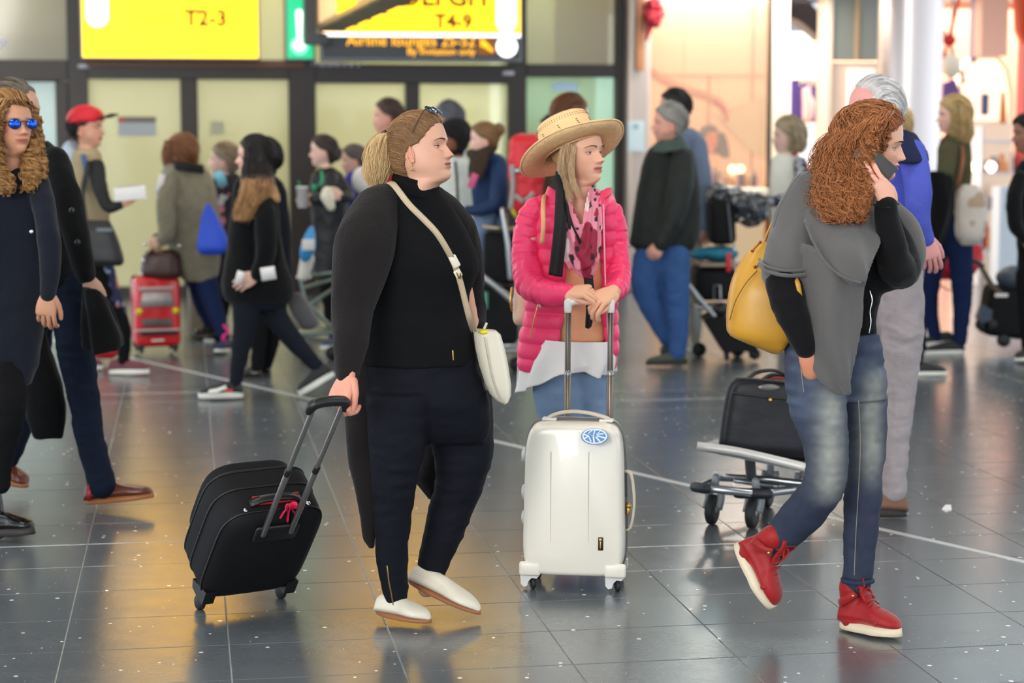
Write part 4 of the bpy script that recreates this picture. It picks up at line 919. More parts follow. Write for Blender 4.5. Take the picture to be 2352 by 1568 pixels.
# hair: smooth cap pulled back, ponytail
m_hairA = hair_mat('blonde_brown_hair', (176, 134, 92), (110, 74, 44)); m_hairA2 = hair_mat('blonde_hair', (236, 208, 158), (190, 150, 96)); m_baseA = mat('hair_base_brown', (128, 92, 60), .6, bump=(160, 1.0, .004), stretch=(.5, 3, 3), var=.3, vscale=60)
cap = hA.cap('hair', m_baseA, a_, {'back': .2}, .030, 128, 110)
def scalp_strands(h, tie, n, k=14, lift=.07, seed=1, style=None, zmin=.05):
    """combed strands from the hairline over the skull to the tie point (head units)"""
    rg = np.random.RandomState(seed); S = []; g = head_grid(h.p, 64, 60).reshape(-1, 3); mk = hairmask(g[:, 0], g[:, 1], g[:, 2], style or {}); g = g[(mk > .5) & (g[:, 2] > zmin)]
    tie = np.array(tie); ctr = np.array([-.05, 0, .55])
    for i in range(n):
        r0 = g[rg.randint(len(g))]+rg.normal(0, .008, 3); d = r0-ctr; nd = d/np.linalg.norm(d); T_ = tie-ctr; P_ = []
        for t in np.linspace(0, 1, k):
            w_ = min(1, max(0, (d[0]+.1)/.3)); cv = (d+T_)/2*(1-w_)+np.array([-.10, r0[1]*1.4, .62])*w_; v = (1-t)**2*d+2*t*(1-t)*cv+t*t*T_; ln = np.linalg.norm(d)*(1-t)+np.linalg.norm(T_)*t; v = v/np.linalg.norm(v)*ln
            P_.append(ctr+v*(1+lift*(1+.35*math.sin(i*1.7))*math.sin(math.pi*min(1, t*1.15+.08))**.6)+rg.normal(0, .0035, 3))
        S.append(h.wa(np.array(P_)))
    return S
strands('hair_strands', scalp_strands(hA, (-.50, 0, .60), 7500, lift=.072, seed=2), .00075, .0006, m_hairA, cap)
def loft_strands(C, n, k, seed, rho=(.55, 1.05), curl=0, wl=.04, jit=.004, ang=(0, 2*math.pi), tipspread=0., cut=.25, clump=0):
    """C: list of (centre xyz, radius across X, radius across Y). Strands run down the lofted lock"""
    rg = np.random.RandomState(seed); A = crs([(*c, rx, ry) for c, rx, ry in C], k); S = []; ln = np.linalg.norm(np.diff(A[:, :3], axis=0), axis=1).sum()
    for i in range(n):
        if not clump or i % clump == 0: G_ = (rg.uniform(*ang), rg.uniform(*rho), rg.uniform(0, 6.28), rg.uniform(0, cut), rg.uniform(.7, 1.4), rg.uniform(.5, 1.4), rg.normal(0, .03, k))
        a, rho_, ph, cu_, wf_, af_, wk_ = G_
        if clump: a = a+rg.normal(0, .05); rho_ = rho_+rg.normal(0, .035); ph = ph+rg.normal(0, .25); cu_ = max(0, cu_+rg.normal(0, .02)); wk_ = wk_*.8+rg.normal(0, .006, k)
        tt = np.linspace(0, 1-cu_, k); idx = tt*(k-1)
        cc = np.stack([np.interp(idx, np.arange(k), A[:, j]) for j in range(5)], 1)
        a2 = a+np.cumsum(wk_); rr = rho_*(1+tipspread*tt)
        p = cc[:, :3]+np.stack([cc[:, 3]*rr*np.cos(a2), cc[:, 4]*rr*np.sin(a2), 0*tt], 1)
        if curl:
            L_ = tt*ln*2*math.pi/(wl*wf_); am = curl*af_*sm(0, .25, tt); p = p+np.stack([am*np.cos(L_+ph), am*np.sin(L_+ph), am*.6*np.sin(L_*1.0+ph+1)], 1)
        if jit: p = p+np.cumsum(rg.normal(0, jit, (k, 3)), axis=0)*.35
        S.append(p)
    return S
def lock(mb, C, rho=.85, n=16, k=14):
    A = crs([(*c, rx, ry) for c, rx, ry in C], k)
    return mb.rings([[Vector((x+rx*rho*math.cos(t), y+ry*rho*math.sin(t), z)) for t in [2*math.pi*j/n for j in range(n)]] for x, y, z, rx, ry in A])
def PC(Y, L): return [(tuple(P(x, y, Y+dy)), r*pm(Y), r2*pm(Y)) for x, y, dy, r, r2 in L]
tail = PC(YA, [(893, 305, .0, 10, 12), (880, 318, 0, 20, 22), (872, 345, 0, 27, 26), (868, 380, .0, 28, 26), (864, 410, 0, 22, 20), (862, 428, 0, 10, 10)])
tl = lock(M(), tail, .7).build('ponytail', mat('hair_base_blonde', (206, 172, 120), .6), a_)
strands('hair_strands', loft_strands(tail, 3200, 16, 4, (.4, 1.15), .003, .09, .0025, clump=6), .0007, .0004, m_hairA2, tl)
M().lathe([(.016, -.012), (.020, -.006), (.020, .006), (.016, .012)], P(888, 312, YA), P(872, 330, YA)-P(900, 300, YA), 16).build('hair_tie', m_blackp, a_)
# earrings: bead, drop
for sd in (-1,):
    e0 = hA.w((-.03, sd*.36, .30)); mb = M(); mb.ell(e0, .0032).tube([e0, e0-Vector((0, 0, .022))], .0007, 6).ell(e0-Vector((0, 0, .010)), .0028).ell(e0-Vector((0, 0, .024)), (.005, .005, .0035)); mb.build('earring', m_gold, a_)
# sunglasses on the head
def glasses(h, x, z, m_fr, m_lens, parent, label, tilt=0, w=.14, sz=.085, name='sunglasses', earx=-.05, earz=None, top=None):
    sg = empty(name, h.w((x, 0, z)), label, 'sunglasses') if parent is None else bpy.data.objects.new(name, None)
    if parent is not None: sg.parent = parent; sg.matrix_basis = wm(parent).inverted() @ Matrix.Translation(h.w((x, 0, z))); link(sg)
    R = h.R @ Matrix.Rotation(math.radians(-tilt), 3, 'Y'); c = h.w((x, 0, z)); H = h.H
    def q(a, b, d): return c+R @ Vector((a, b, d))*H
    fr = M(); ln = []
    for sd in (-1, 1):
        loop = [q(-.035*abs(math.sin(t))*0-.03*(math.cos(t)+1)*.5*(1 if sd else 1), sd*w+sd*sz*math.cos(t)*1.05, sz*.86*math.sin(t)) for t in [2*math.pi*k/24 for k in range(24)]]
        fr.tube(loop+[loop[0]], .008*H, 6, round_ends=False)
        lm = M(); lm.rings([[v*1.0 for v in loop], [v+R @ Vector((.006, 0, 0))*H*2+(c0-v)*.0 for v in loop for c0 in (q(0, sd*w, 0),)], [v.lerp(q(.03, sd*w, 0), .55) for v in loop]]); lm.build('lens', m_lens, sg)
        fr.tube([q(-.03, sd*(w+sz), .03), q(-.06, sd*(w+sz+.03), .03)], .009*H, 6)
        e = h.w((earx, sd*.36, earz if earz is not None else z)); fr.tube([q(-.05, sd*(w+sz+.03), .03), (q(-.05, sd*(w+sz+.06), .03)+e)/2+h.R @ Vector((0, sd*.02, .0))*H, e], .008*H, 6, 8)
    fr.tube([q(0, -w+sz*.9, .03), q(.015, 0, .045), q(0, w-sz*.9, .03)], .009*H, 6, 6)
    fr.build('frame', m_fr, sg); return sg
m_lensd = mat('dark_mirror_lens', (90, 110, 130), .08, .9); m_frb = mat('brown_frame', (60, 30, 24), .3)
glasses(hA, .27, 1.03, m_frb, m_lensd, None, 'dark mirrored sunglasses pushed up on the head of the blonde woman in black', 48, earz=.66, earx=-.0, w=.135, sz=.1)

# shoulder bag of the woman in black
bg = empty('shoulder_bag', P(1130, 925, YA-.1), 'cream leather shoulder bag on a long strap at the hip of the woman in black', 'bag')
mb = M(); R_ = []
for y, xl, xr, dd in ((757, 1088, 1140, .030), (766, 1087, 1150, .036), (800, 1091, 1160, .042), (840, 1100, 1168, .044), (880, 1113, 1174, .044), (905, 1124, 1174, .040), (920, 1138, 1168, .028), (926, 1148, 1160, .012)):
    c = P((xl+xr)/2, y, YA-.06); r = (xr-xl)/2*pm(YA); R_.append([c+Vector((r*math.copysign(abs(math.cos(t))**.6, math.cos(t)), dd*math.copysign(abs(math.sin(t))**.7, math.sin(t))-.03*math.cos(t), 0)) for t in [2*math.pi*k/28 for k in range(28)]])
mb.rings(R_); pb = mb.build('body', m_creaml, bg)
M().tube([P(x, y, YA-.112) for x, y in ((1112, 775), (1120, 820), (1130, 870), (1146, 915))], .0016, 6, 16).build('seam', mat('seam_tan', (176, 164, 144), .6), bg)
M().strap([P(*q_) for q_ in ((893, 418, YA-.06), (905, 425, YA-.13), (940, 470, YA-.215), (975, 505, YA-.25), (1003, 535, YA-.268), (1028, 575, YA-.262), (1046, 612, YA-.235), (1058, 650, YA-.225), (1068, 690, YA-.215), (1078, 730, YA-.2), (1089, 762, YA-.12))], .019, .003, Vector((1, -.35, .35)), 40).build('strap', mat('strap_beige', (188, 168, 140), .45), bg)
bk = M(); R3 = Matrix.Rotation(math.radians(-62), 3, 'Y'); bk.box(P(1044, 600, YA-.25), (.040, .008, .024), Matrix.Rotation(math.radians(62), 3, 'Y'), .004).box(P(1052, 628, YA-.24), (.024, .007, .022), Matrix.Rotation(math.radians(62), 3, 'Y'), .003); bk.build('buckle', m_creaml, bg)
M().tube([P(1049, 626, YA-.26), P(1056, 640, YA-.25), P(1058, 628, YA-.26)], .0025, 6, 8).build('buckle_keeper', m_gold, bg)
M().ell(P(1111, 762, YA-.09), (.018, .012, .008)).build('zip_end', mat('bright_yellow', (240, 220, 40), .5), bg)
M().box(P(1115, 748, YA-.09), (.008, .003, .022), Matrix.Rotation(math.radians(25), 3, 'Y'), .001).build('zip_pull', m_creaml, bg)
M().tube([P(1085, 752, YA-.13), P(1090, 764, YA-.13), P(1094, 755, YA-.12)], .002, 6, 8).build('ring', m_chrome, bg)

# black rolling suitcase of the woman in black
W1 = G(478, 1400); W2 = G(638, 1378); W1.z = W2.z = 0
e = empty('rolling_suitcase', (W1+W2)/2, 'black soft-sided cabin suitcase tilted on two wheels beside the woman in black', 'suitcase')
ax_ = (W2-W1).normalized(); grip = P(797, 898, YA-.32); bot = (W1+W2)/2+Vector((0, 0, .03)); h_ = (grip-bot); h_ = (h_-ax_*h_.dot(ax_)); LH = h_.length; h_.normalize(); n_ = ax_.cross(h_).normalized()
if n_.y > 0: n_ = -n_
RS = Matrix((ax_, n_, h_)).transposed()
def S_(a, b, c): return bot+ax_*a+n_*b+h_*c    # a width, b out of the handle side, c up the case
CW, CD, CH = .365, .235, .452
def rcase(mb, w_, d_, h0, h1, b0, rad=.05, ex=5):
    """soft box with rounded corners in case coordinates; b0 = offset of its handle-side face"""
    R_ = []; n = 48
    for i in range(13):
        f = -1+2*i/12; k = (1-abs(f)**7)**(1/7) if abs(f) < 1 else .0; k = max(k, .80 if abs(f) > .999 else k); row = []
        for j in range(n):
            t = 2*math.pi*j/n; x = w_/2*math.copysign(abs(math.cos(t))**(2/ex), math.cos(t)); z = (h1-h0)/2*math.copysign(abs(math.sin(t))**(2/ex), math.sin(t))
            row.append(S_(x*k, b0-d_/2+f*d_/2, (h0+h1)/2+z*k))
        R_.append(row)
    return mb.rings(R_)
b0 = .03
rcase(M(), CW, CD, .02, CH, b0).build('shell', m_nylon, e)
rcase(M(), CW*.86, .06, .07, CH*.93, b0-CD+.02, ex=4).build('front_pocket', m_nylon, e)
rcase(M(), CW*.7, .04, .08, CH*.5, b0-CD-.02, ex=4).build('lower_pocket', m_nylon, e)
def rloop(bb, w_, h0, h1, r, nm, m, ex=5):
    n = 60; pts = [S_(w_/2*math.copysign(abs(math.cos(t))**(2/ex), math.cos(t)), bb, (h0+h1)/2+(h1-h0)/2*math.copysign(abs(math.sin(t))**(2/ex), math.sin(t))) for t in [2*math.pi*k/n for k in range(n+1)]]
    M().tube(pts, r, 6, round_ends=False).build(nm, m, e)
rloop(b0-.032, CW*.985, .0235, CH-.0035, .004, 'piping', m_blackp); rloop(b0-CD*.55, CW+.001, .0195, CH+.0005, .004, 'zip_line', m_blackp); rloop(b0-CD+.032, CW*.985, .0235, CH-.0035, .004, 'piping', m_blackp)
for sd in (-1, 1):
    M().tube([S_(sd*.049, b0+.012, CH-.07), S_(sd*.049, b0+.012, (CH+LH)/2-.04)], .0098, 16).build('telescopic_post', m_alu, e); M().tube([S_(sd*.049, b0+.012, (CH+LH)/2-.05), S_(sd*.049, b0+.012, LH-.012)], .0076, 16).build('telescopic_post', m_alu, e)
    M().tube([S_(sd*.049, b0+.012, (CH+LH)/2-.05), S_(sd*.049, b0+.012, (CH+LH)/2-.03)], .0108, 16).build('collar', m_blackp, e)
M().box(S_(0, b0+.004, CH-.075), (.155, .02, .075), RS, .010).build('handle_housing', m_blackp, e)
M().tube([S_(-.060, b0+.012, LH-.03), S_(-.054, b0+.012, LH-.004), S_(-.03, b0+.012, LH+.006), S_(.03, b0+.012, LH+.006), S_(.054, b0+.012, LH-.004), S_(.060, b0+.012, LH-.03)], [.013, .017, .0165, .0165, .017, .013], 16, 24).build('grip', m_blackp, e)
tb = mat('zip_red', (190, 24, 28), .5)
for dd in (.055, .085): M().tube([S_(-.07, b0-dd, CH+.003), S_(.09, b0-dd, CH+.003)], .0035, 8).build('red_zip', tb, e)
M().strap([S_(-.09, b0-.06, CH+.003), S_(-.05, b0-.06, CH+.022), S_(.05, b0-.06, CH+.022), S_(.09, b0-.06, CH+.003)], .028, .006, n_, 16).build('top_handle', m_blackp, e)
for sd in (-1, 1): M().lathe([(0, 0), (.008, 0), (.008, .002), (0, .003)], S_(sd*.11, b0-.04, CH), h_, 14).build('rivet', m_chrome, e)
mb = M(); c = S_(.03, b0-.02, CH+.02)
for a in (20, 75, 140, 200, 265, 320):
    d = (ax_*math.cos(math.radians(a))*.8+h_*math.sin(math.radians(a))+n_*.4).normalized(); mb.strap([c, c+d*.022, c+d*.045-Vector((0, 0, .01))], .016, .002, ax_.cross(d), 8)
mb.ell(c, .009); tag(mb.build('ribbon_bow', mat('ribbon_pink', (228, 34, 84), .45), None), 'bright pink ribbon bow tied to the black rolling suitcase', 'ribbon')
for sd in (-1, 1):
    wx = sd*(CW/2-.035); c = S_(wx, b0-.055, 0.0); c.z = .026
    M().lathe([(.0, -.012), (.022, -.012), (.026, -.008), (.026, .008), (.022, .012), (0, .012)], c, ax_, 24).build('wheel', m_rubber, e)
    M().prism([S_(wx-.02, b0+.002, .09), S_(wx-.02, b0-.10, .04), S_(wx-.02, b0-.085, .012), S_(wx-.02, b0-.03, .018), S_(wx-.02, b0+.004, .03)], ax_*.04).build('wheel_housing', m_blackp, e, 'auto')
    M().box(S_(sd*.09, b0-CD+.03, .012), (.03, .03, .03), RS, .006).build('foot', m_blackp, e)
mb = M(); mb.box(S_(-.12, b0-CD-.025, .27), (.02, .012, .04), RS, .003).tube([S_(-.12, b0-CD-.03, .25), S_(-.12, b0-CD-.03, .22)], .003, 6); mb.build('zip_puller', m_chrome, e)

# =====================================================================
# the woman in the pink jacket with straw hat and white suitcase
# =====================================================================
YB = 7.2
m_pink = mat('pink_nylon', (250, 58, 112), .42, bump=(45, .35, .006), spec=.4)
m_pinkd = mat('pink_zip', (214, 40, 92), .45); m_peachtop = mat('peach_jersey', (252, 182, 138), .8, bump=(20, .2, .01)); m_white = mat('white_cotton', (236, 232, 230), .8, bump=(14, .25, .01))
m_jean = mat('light_blue_denim', (124, 148, 180), .85, bump=(180, .4, .003), var=.22, vscale=5); m_jeand = mat('mid_blue_denim', (70, 92, 128), .85, bump=(180, .4, .003), var=.2, vscale=5)
m_straw = mat('straw', (244, 206, 150), .7, bump=(130, .8, .004), var=.10, vscale=30); m_strawd = mat('straw_hole', (120, 84, 48), .8)
b_ = jbase((1330, 1290), YB, 'person in bright pink quilted jacket, straw sun hat and printed scarf behind the white suitcase')
skB = (240, 184, 156)
hB = Head(P(1326, 281, YB), .226, YB, -38, 5, 0, {'slim': 1.0, 'nose': .85, 'lips': 1.0})
hm = hB.mesh(skB, 88, 100, (206, 112, 106), None)
bd = M(); ptube(bd, YB, [(1330, 400, 0, 24), (1336, 440, -.01, 25), (1338, 478, 0, 34)]); sil_loft(bd, YB, [(455, 1290, 1385), (480, 1262, 1400), (540, 1255, 1405), (650, 1262, 1395), (760, 1262, 1392), (860, 1250, 1395)], .5)
ptube(bd, YB, [(1232, 480, 0, 20), (1212, 640, -.08, 18), (1262, 668, -.20, 16), (1312, 676, -.27, 14)]); ptube(bd, YB, [(1400, 480, 0, 20), (1420, 630, -.06, 18), (1412, 660, -.2, 15), (1402, 674, -.27, 14)])
ptube(bd, YB, [(1285, 860, 0, 42), (1295, 1040, -.02, 32), (1300, 1180, 0, 24), (1302, 1262, .02, 18)]); ptube(bd, YB, [(1360, 860, 0, 40), (1362, 1040, .06, 31), (1364, 1180, .12, 22), (1366, 1250, .14, 17)])
body = remesh(bd, .008, 4); set_tint(body, np.tile(np.array(lin(skB)), (len(body.vertices), 1)))
hb = M(); hand(hb, P(1302, 672, YB-.26), Vector((.86, -.45, .10)), Vector((.0, -.55, .9)), -1, .175, thumb=(20, 25), per=[(42, 62, 30), (46, 64, 30), (50, 66, 30), (54, 68, 30)])
hand(hb, P(1410, 668, YB-.26), Vector((-.62, -.5, -.30)), Vector((-.1, -.7, .75)), 1, .175, thumb=(22, 25), per=[(40, 55, 30), (42, 58, 30), (46, 60, 30), (50, 60, 30)])
hbm = hb.mesh('h'); set_tint(hbm, np.tile(np.array(lin((238, 178, 146))), (len(hbm.vertices), 1)))
place('body', join_mesh([body, hbm]+hm, 'body'), SKIN, b_, fixn=False); hB.eyes(b_, (80, 100, 108), (132, 96, 66))
# jeans
j1 = M(); sil_loft(j1, YB, [(850, 1225, 1402), (900, 1232, 1400, 0, .5), (930, 1250, 1390, 0, .4)], .62); ptube(j1, YB, [(1278, 850, -.02, 60), (1284, 930, -.03, 55), (1292, 1000, -.03, 45), (1297, 1100, -.03, 36), (1300, 1180, .0, 32), (1302, 1245, .02, 26)])
ptube(j1, YB, [(1358, 850, .02, 46), (1358, 950, .03, 44), (1360, 1040, .06, 38), (1364, 1180, .12, 30), (1366, 1235, .14, 24)]); place('jeans', remesh(j1, .008, 3, folds(.005, (10, 10, 20), 11)), m_jean, b_)
m_redsh = mat('red_shoe_leather', (196, 24, 44), .4)
shoe(YB, (1288, 1272), (1312, 1292), m_redsh, m_white, b_, .07, -.14, .042, .06, .02); shoe(YB, (1352, 1255), (1372, 1272), m_redsh, m_white, b_, .2, -.0, .042, .06, .02)
# inner peach top and white shirt tails
tp = M(); sil_loft(tp, YB, [(520, 1282, 1388, -.015), (560, 1278, 1392, -.02), (640, 1272, 1394, -.02), (720, 1270, 1394, -.02), (786, 1272, 1392, -.015)], .60, k=20); place('peach_top', remesh(tp, .008, 3, folds(.003, (10, 10, 16), 2)), m_peachtop, b_)
sh = M(); R0 = [(1200, 775, .0), (1245, 780, -.10), (1300, 785, -.15), (1350, 786, -.15), (1395, 785, -.1), (1412, 780, .02)]
sheet(sh, px_rows(YB, [R0, [(1192, 830, .0), (1240, 835, -.12), (1300, 838, -.17), (1350, 840, -.17), (1398, 832, -.11), (1418, 822, .02)], [(1182, 905, .0), (1222, 890, -.11), (1290, 862, -.18), (1345, 855, -.17), (1370, 868, -.15), (1420, 852, .02)]]), .003, (5, .012, 0)).build('shirt_tail', m_white, b_)
sheet(M(), px_rows(YB, [[(1195, 770, .03), (1300, 780, .14), (1415, 775, .03)], [(1184, 895, .03), (1300, 860, .17), (1414, 856, .03)]]), .003, (4, .01, 1)).build('shirt_back', m_white, b_)
# quilted jacket: open shell + sleeves
qb = lambda co, no: (.0085*np.abs(np.sin(math.pi*co[:, 2]/.058+.4*np.sin(co[:, 0]*9)))**.55-.006)+vnoise(co*18, 4)*.0035
jk = M(); shell_loft(jk, YB, [(452, 1262, 1404, 1292, 1386), (470, 1236, 1418, 1296, 1386), (520, 1222, 1424, 1300, 1386), (600, 1220, 1420, 1296, 1388), (700, 1206, 1420, 1292, 1390), (780, 1190, 1421, 1280, 1397), (822, 1186, 1419, 1268, 1403), (850, 1192, 1414, 1258, 1407)], .022, 60, 44)
jm = remesh(jk, .0055, 3, qb); place('jacket', jm, m_pink, b_)
def sleeve(pts, nm):
    sl = M(); ptube(sl, YB, pts, 24, 40); pl = crs([tuple(P(x, y, YB+d)) for x, y, d, r in pts], 120); s_ = np.concatenate([[0], np.cumsum(np.linalg.norm(np.diff(pl, axis=0), axis=1))])
    def d_(co, no):
        k = np.array([np.argmin(((pl-c)**2).sum(1)) for c in co[::1]]) if len(co) < 1 else ((co[:, None, :]-pl[None, ::3, :])**2).sum(2).argmin(1)*3
        return .006*np.abs(np.sin(math.pi*s_[k]/.034+vnoise(co*16, 6)*.9))**.5-.004+vnoise(co*30, 7)*.003
    place(nm, remesh(sl, .0055, 2, d_), m_pink, b_)
sleeve([(1262, 462, 0, 20), (1226, 492, .0, 33), (1212, 560, -.01, 34), (1212, 620, -.05, 34), (1222, 658, -.11, 33), (1262, 674, -.19, 29), (1304, 676, -.25, 23)], 'sleeve')
sleeve([(1382, 462, 0, 18), (1404, 490, .0, 27), (1416, 560, -.01, 28), (1420, 620, -.05, 28), (1420, 652, -.13, 27), (1412, 668, -.2, 24), (1406, 674, -.24, 20)], 'sleeve')
# standing collar, both sides
for rows in ([[(1262, 432, .06), (1266, 430, .0), (1284, 448, -.05), (1300, 482, -.10)], [(1250, 462, .06), (1252, 470, -.02), (1276, 486, -.08), (1304, 520, -.12)]],
             [[(1400, 436, .0), (1393, 434, -.02), (1380, 440, -.06), (1372, 462, -.10)], [(1410, 462, .04), (1398, 468, -.05), (1388, 480, -.09), (1384, 506, -.12)]]):
    sheet(M(), px_rows(YB, rows), .016).build('collar', m_pink, b_)
sheet(M(), px_rows(YB, [[(1392, 434, -.02), (1404, 432, -.03), (1400, 444, -.05)], [(1380, 458, -.08), (1396, 452, -.08), (1404, 444, -.06)]]), .006).build('collar_fold', mat('collar_fleece', (250, 90, 120), .8), b_)
M().tube([P(x, y, YB-.205+d) for x, y, d in ((1386, 470, .05), (1388, 560, .0), (1391, 660, .0), (1396, 760, .0), (1404, 840, .03))], .0028, 6, 20).build('zip', mat('zip_pale_pink', (250, 150, 170), .4), b_)
M().tube([P(1238, 690, YB-.185), P(1228, 730, YB-.18), P(1217, 778, YB-.16)], .0022, 6).build('pocket_zip', m_gold, b_); M().tube([P(1239, 688, YB-.19), P(1240, 704, YB-.19)], .004, 6).build('zip_pull', m_chrome, b_)
# scarf
m_scarf = attr_mat('scarf_print', .8)
def sc_tint(co):
    n = vnoise(co*np.array([26, 26, 13]), 21); n2 = vnoise(co*np.array([60, 60, 30]), 22); c = np.tile(np.array(lin((226, 140, 160))), (len(co), 1))
    w_ = (n > .35)[:, None]; c = np.where(w_, np.array(lin((240, 214, 214))), c); c = np.where((n < -.42)[:, None], np.array(lin((150, 30, 60))), c); c = np.where((n2 < -.62)[:, None], np.array(lin((40, 20, 28))), c); return c
sc = M(); sheet(sc, px_rows(YB, [[(1288, 436, -.03), (1300, 440, -.06), (1312, 448, -.08)], [(1288, 500, -.10), (1305, 505, -.15), (1326, 508, -.14)], [(1294, 570, -.14), (1322, 572, -.20), (1352, 560, -.18)], [(1312, 615, -.15), (1345, 618, -.21), (1372, 596, -.17)]]), .010, (3, .008, 0, .7), seed=3)
sheet(sc, px_rows(YB, [[(1352, 430, -.05), (1365, 432, -.05), (1378, 440, -.05)], [(1340, 500, -.15), (1360, 500, -.16), (1380, 496, -.13)], [(1335, 560, -.19), (1360, 565, -.20), (1378, 560, -.17)], [(1322, 605, -.19), (1352, 612, -.205), (1372, 602, -.18)]]), .010, (3, .008, 2, .7), seed=5)
sheet(sc, px_rows(YB, [[(1290, 560, -.14), (1330, 575, -.18), (1374, 560, -.17)], [(1300, 600, -.14), (1342, 612, -.19), (1370, 610, -.17)], [(1340, 640, -.16), (1350, 642, -.17), (1358, 638, -.16)]]), .008, (3, .006, 1, .7), seed=6)
sm_ = remesh(sc, .005, 1); fixtint(sm_, sc_tint); place('scarf', sm_, m_scarf, b_)
mk_ = mat('scarf_black', (16, 12, 16), .8, bump=(40, .4, .006))
sheet(M(), px_rows(YB, [[(1276, 392, -.06), (1284, 394, -.08), (1292, 398, -.07)], [(1275, 450, -.11), (1286, 452, -.13), (1298, 456, -.11)], [(1272, 520, -.185), (1284, 524, -.2), (1300, 528, -.185)], [(1260, 630, -.19), (1275, 634, -.205), (1290, 636, -.19)]]), .006, (2, .004, 0)).build('scarf_fringe', mk_, b_)
sheet(M(), px_rows(YB, [[(1340, 636, -.17), (1352, 640, -.18), (1362, 636, -.17)], [(1346, 700, -.2), (1356, 702, -.21), (1366, 698, -.2)], [(1344, 752, -.2), (1352, 754, -.2), (1358, 750, -.2)]]), .006, (2, .004, 0)).build('scarf_end', mk_, b_)
sheet(M(), px_rows(YB, [[(1296, 452, -.12), (1302, 470, -.14)], [(1304, 520, -.175), (1318, 518, -.18)], [(1326, 566, -.205), (1336, 556, -.2)]]), .006, (1, .003, 0)).build('scarf_fold', mk_, b_)
# hair
m_hairB = hair_mat('pale_blonde_hair', (232, 204, 166), (196, 156, 112)); cap = hB.cap('hair', mat('hair_base_sand', (190, 150, 108), .6), b_, {}, .035)
strands('hair_strands', loft_strands(PC(YB, [(1302, 330, -.06, 14, 30), (1297, 370, -.065, 13, 28), (1296, 410, -.06, 10, 22), (1304, 440, -.08, 8, 14), (1312, 462, -.1, 6, 10)]), 1300, 14, 8, (.3, 1.05), .004, .12, .002, (math.pi*.4, math.pi*1.9), clump=7), .0006, .0004, m_hairB, cap)
strands('hair_strands', loft_strands(PC(YB, [(1318, 335, -.085, 7, 8), (1312, 370, -.10, 6, 6), (1314, 410, -.105, 5, 5), (1324, 440, -.11, 4, 4), (1332, 455, -.11, 3, 3)]), 260, 14, 9, (.2, 1.05), .002, .09, .002), .0006, .0004, m_hairB, cap)
# straw hat
hc = P(1314, 343, YB); HR = Matrix.Rotation(math.radians(-38), 3, 'Z') @ Matrix.Rotation(math.radians(-26), 3, 'Y')
ht = empty('straw_hat', hc, 'woven straw sun hat with openwork crown worn above the pink jacket', 'hat')
def hp(r, a, h, st=1.12): return hc+HR @ Vector((r*math.cos(a)*st, r*math.sin(a), h))
mb = M(); n = 60; prof = [(.0, .118), (.03, .117), (.055, .124), (.074, .126), (.086, .119), (.092, .10), (.096, .07), (.099, .035), (.101, .008), (.102, 0.0)]
prof_i = [(r-.003 if r > .01 else r, h-.003) for r, h in prof][::-1]
mb.rings([[hp(max(r, .001), 2*math.pi*j/n, h) for j in range(n)] for r, h in prof+prof_i]); mb.build('crown', m_straw, ht)
br = M(); R_ = []
for r, h in ((.100, .004), (.125, .0), (.15, -.004), (.172, -.003), (.184, .004), (.186, .002), (.172, -.007), (.15, -.008), (.125, -.004), (.100, .0)):
    R_.append([hp(r, a, h-.55*(r-.1)*math.cos(2*a)*0-.38*(r-.1)*(math.sin(a)**2)*(1 if math.sin(a) > 0 else -.9)+.18*(r-.1)*math.cos(a)) for a in [2*math.pi*j/n for j in range(n)]])
br.rings(R_, cap=False); br.f += [tuple([9*n+j, 9*n+(j+1) % n, (j+1) % n, j]) for j in range(n)]; br.mi += [0]*n; br.build('brim', mat('straw_brim', (246, 200, 146), .7, bump=(150, 1.0, .006), var=.18, vscale=50), ht)
ho = M(); rg = random.Random(4)
for ring_h, cnt, rr in ((.012, 70, .1018), (.020, 70, .1013), (.098, 60, .0935), (.106, 60, .0915)):
    for k in range(cnt): a = 2*math.pi*k/cnt; ho.ell(hp(rr, a, ring_h), (.0016, .0016, .0016), None, 6, 4)
for k in range(9):
    a0 = 2*math.pi*k/9+.2
    for dx, dh in ((0, 0), (.045, .006), (-.045, -.006), (.02, .014), (-.02, -.014), (.07, -.004), (0, .022), (0, -.02)): ho.ell(hp(.0985-.02*max(0, .055+dh-.05), a0+dx, .055+dh), (.003, .003, .0022), None, 6, 4)
o = ho.build('openwork', m_strawd, ht); tag(o, kind='stuff')
loop = [hp(.1865, 2*math.pi*j/n, .003-.38*.0865*(math.sin(2*math.pi*j/n)**2)*(1 if math.sin(2*math.pi*j/n) > 0 else -.9)+.18*.0865*math.cos(2*math.pi*j/n)) for j in range(n+1)]
M().tube(loop, .0035, 8, round_ends=False).build('edging', m_straw, ht)
# beige backpack
bp = empty('backpack', P(1195, 745, YB+.1), 'beige leather backpack on the back of the person in the pink jacket', 'bag')
m_bg = mat('beige_leather', (226, 196, 168), .5, bump=(50, .15, .004))
poly_bag(M(), [(560, 1200, 1300, .6), (600, 1190, 1310, .9), (650, 1180, 1320, 1), (700, 1176, 1320, 1), (735, 1176, 1318, .9), (745, 1182, 1310, .5)], YB, .075, dy=.22).build('body', m_bg, bp)
M().strap([P(x, y, YB+d) for x, y, d in ((1256, 446, .06), (1250, 452, -.04), (1247, 480, -.115), (1248, 520, -.145), (1244, 560, -.135))], .016, .003, Vector((1, -.2, 0)), 20).build('strap', mat('strap_orange_beige', (236, 176, 126), .5), bp)
M().tube([P(1176, 662, YB+.17), P(1173, 690, YB+.16), P(1176, 712, YB+.17)], .005, 8, 8).build('buckle', m_gold, bp)

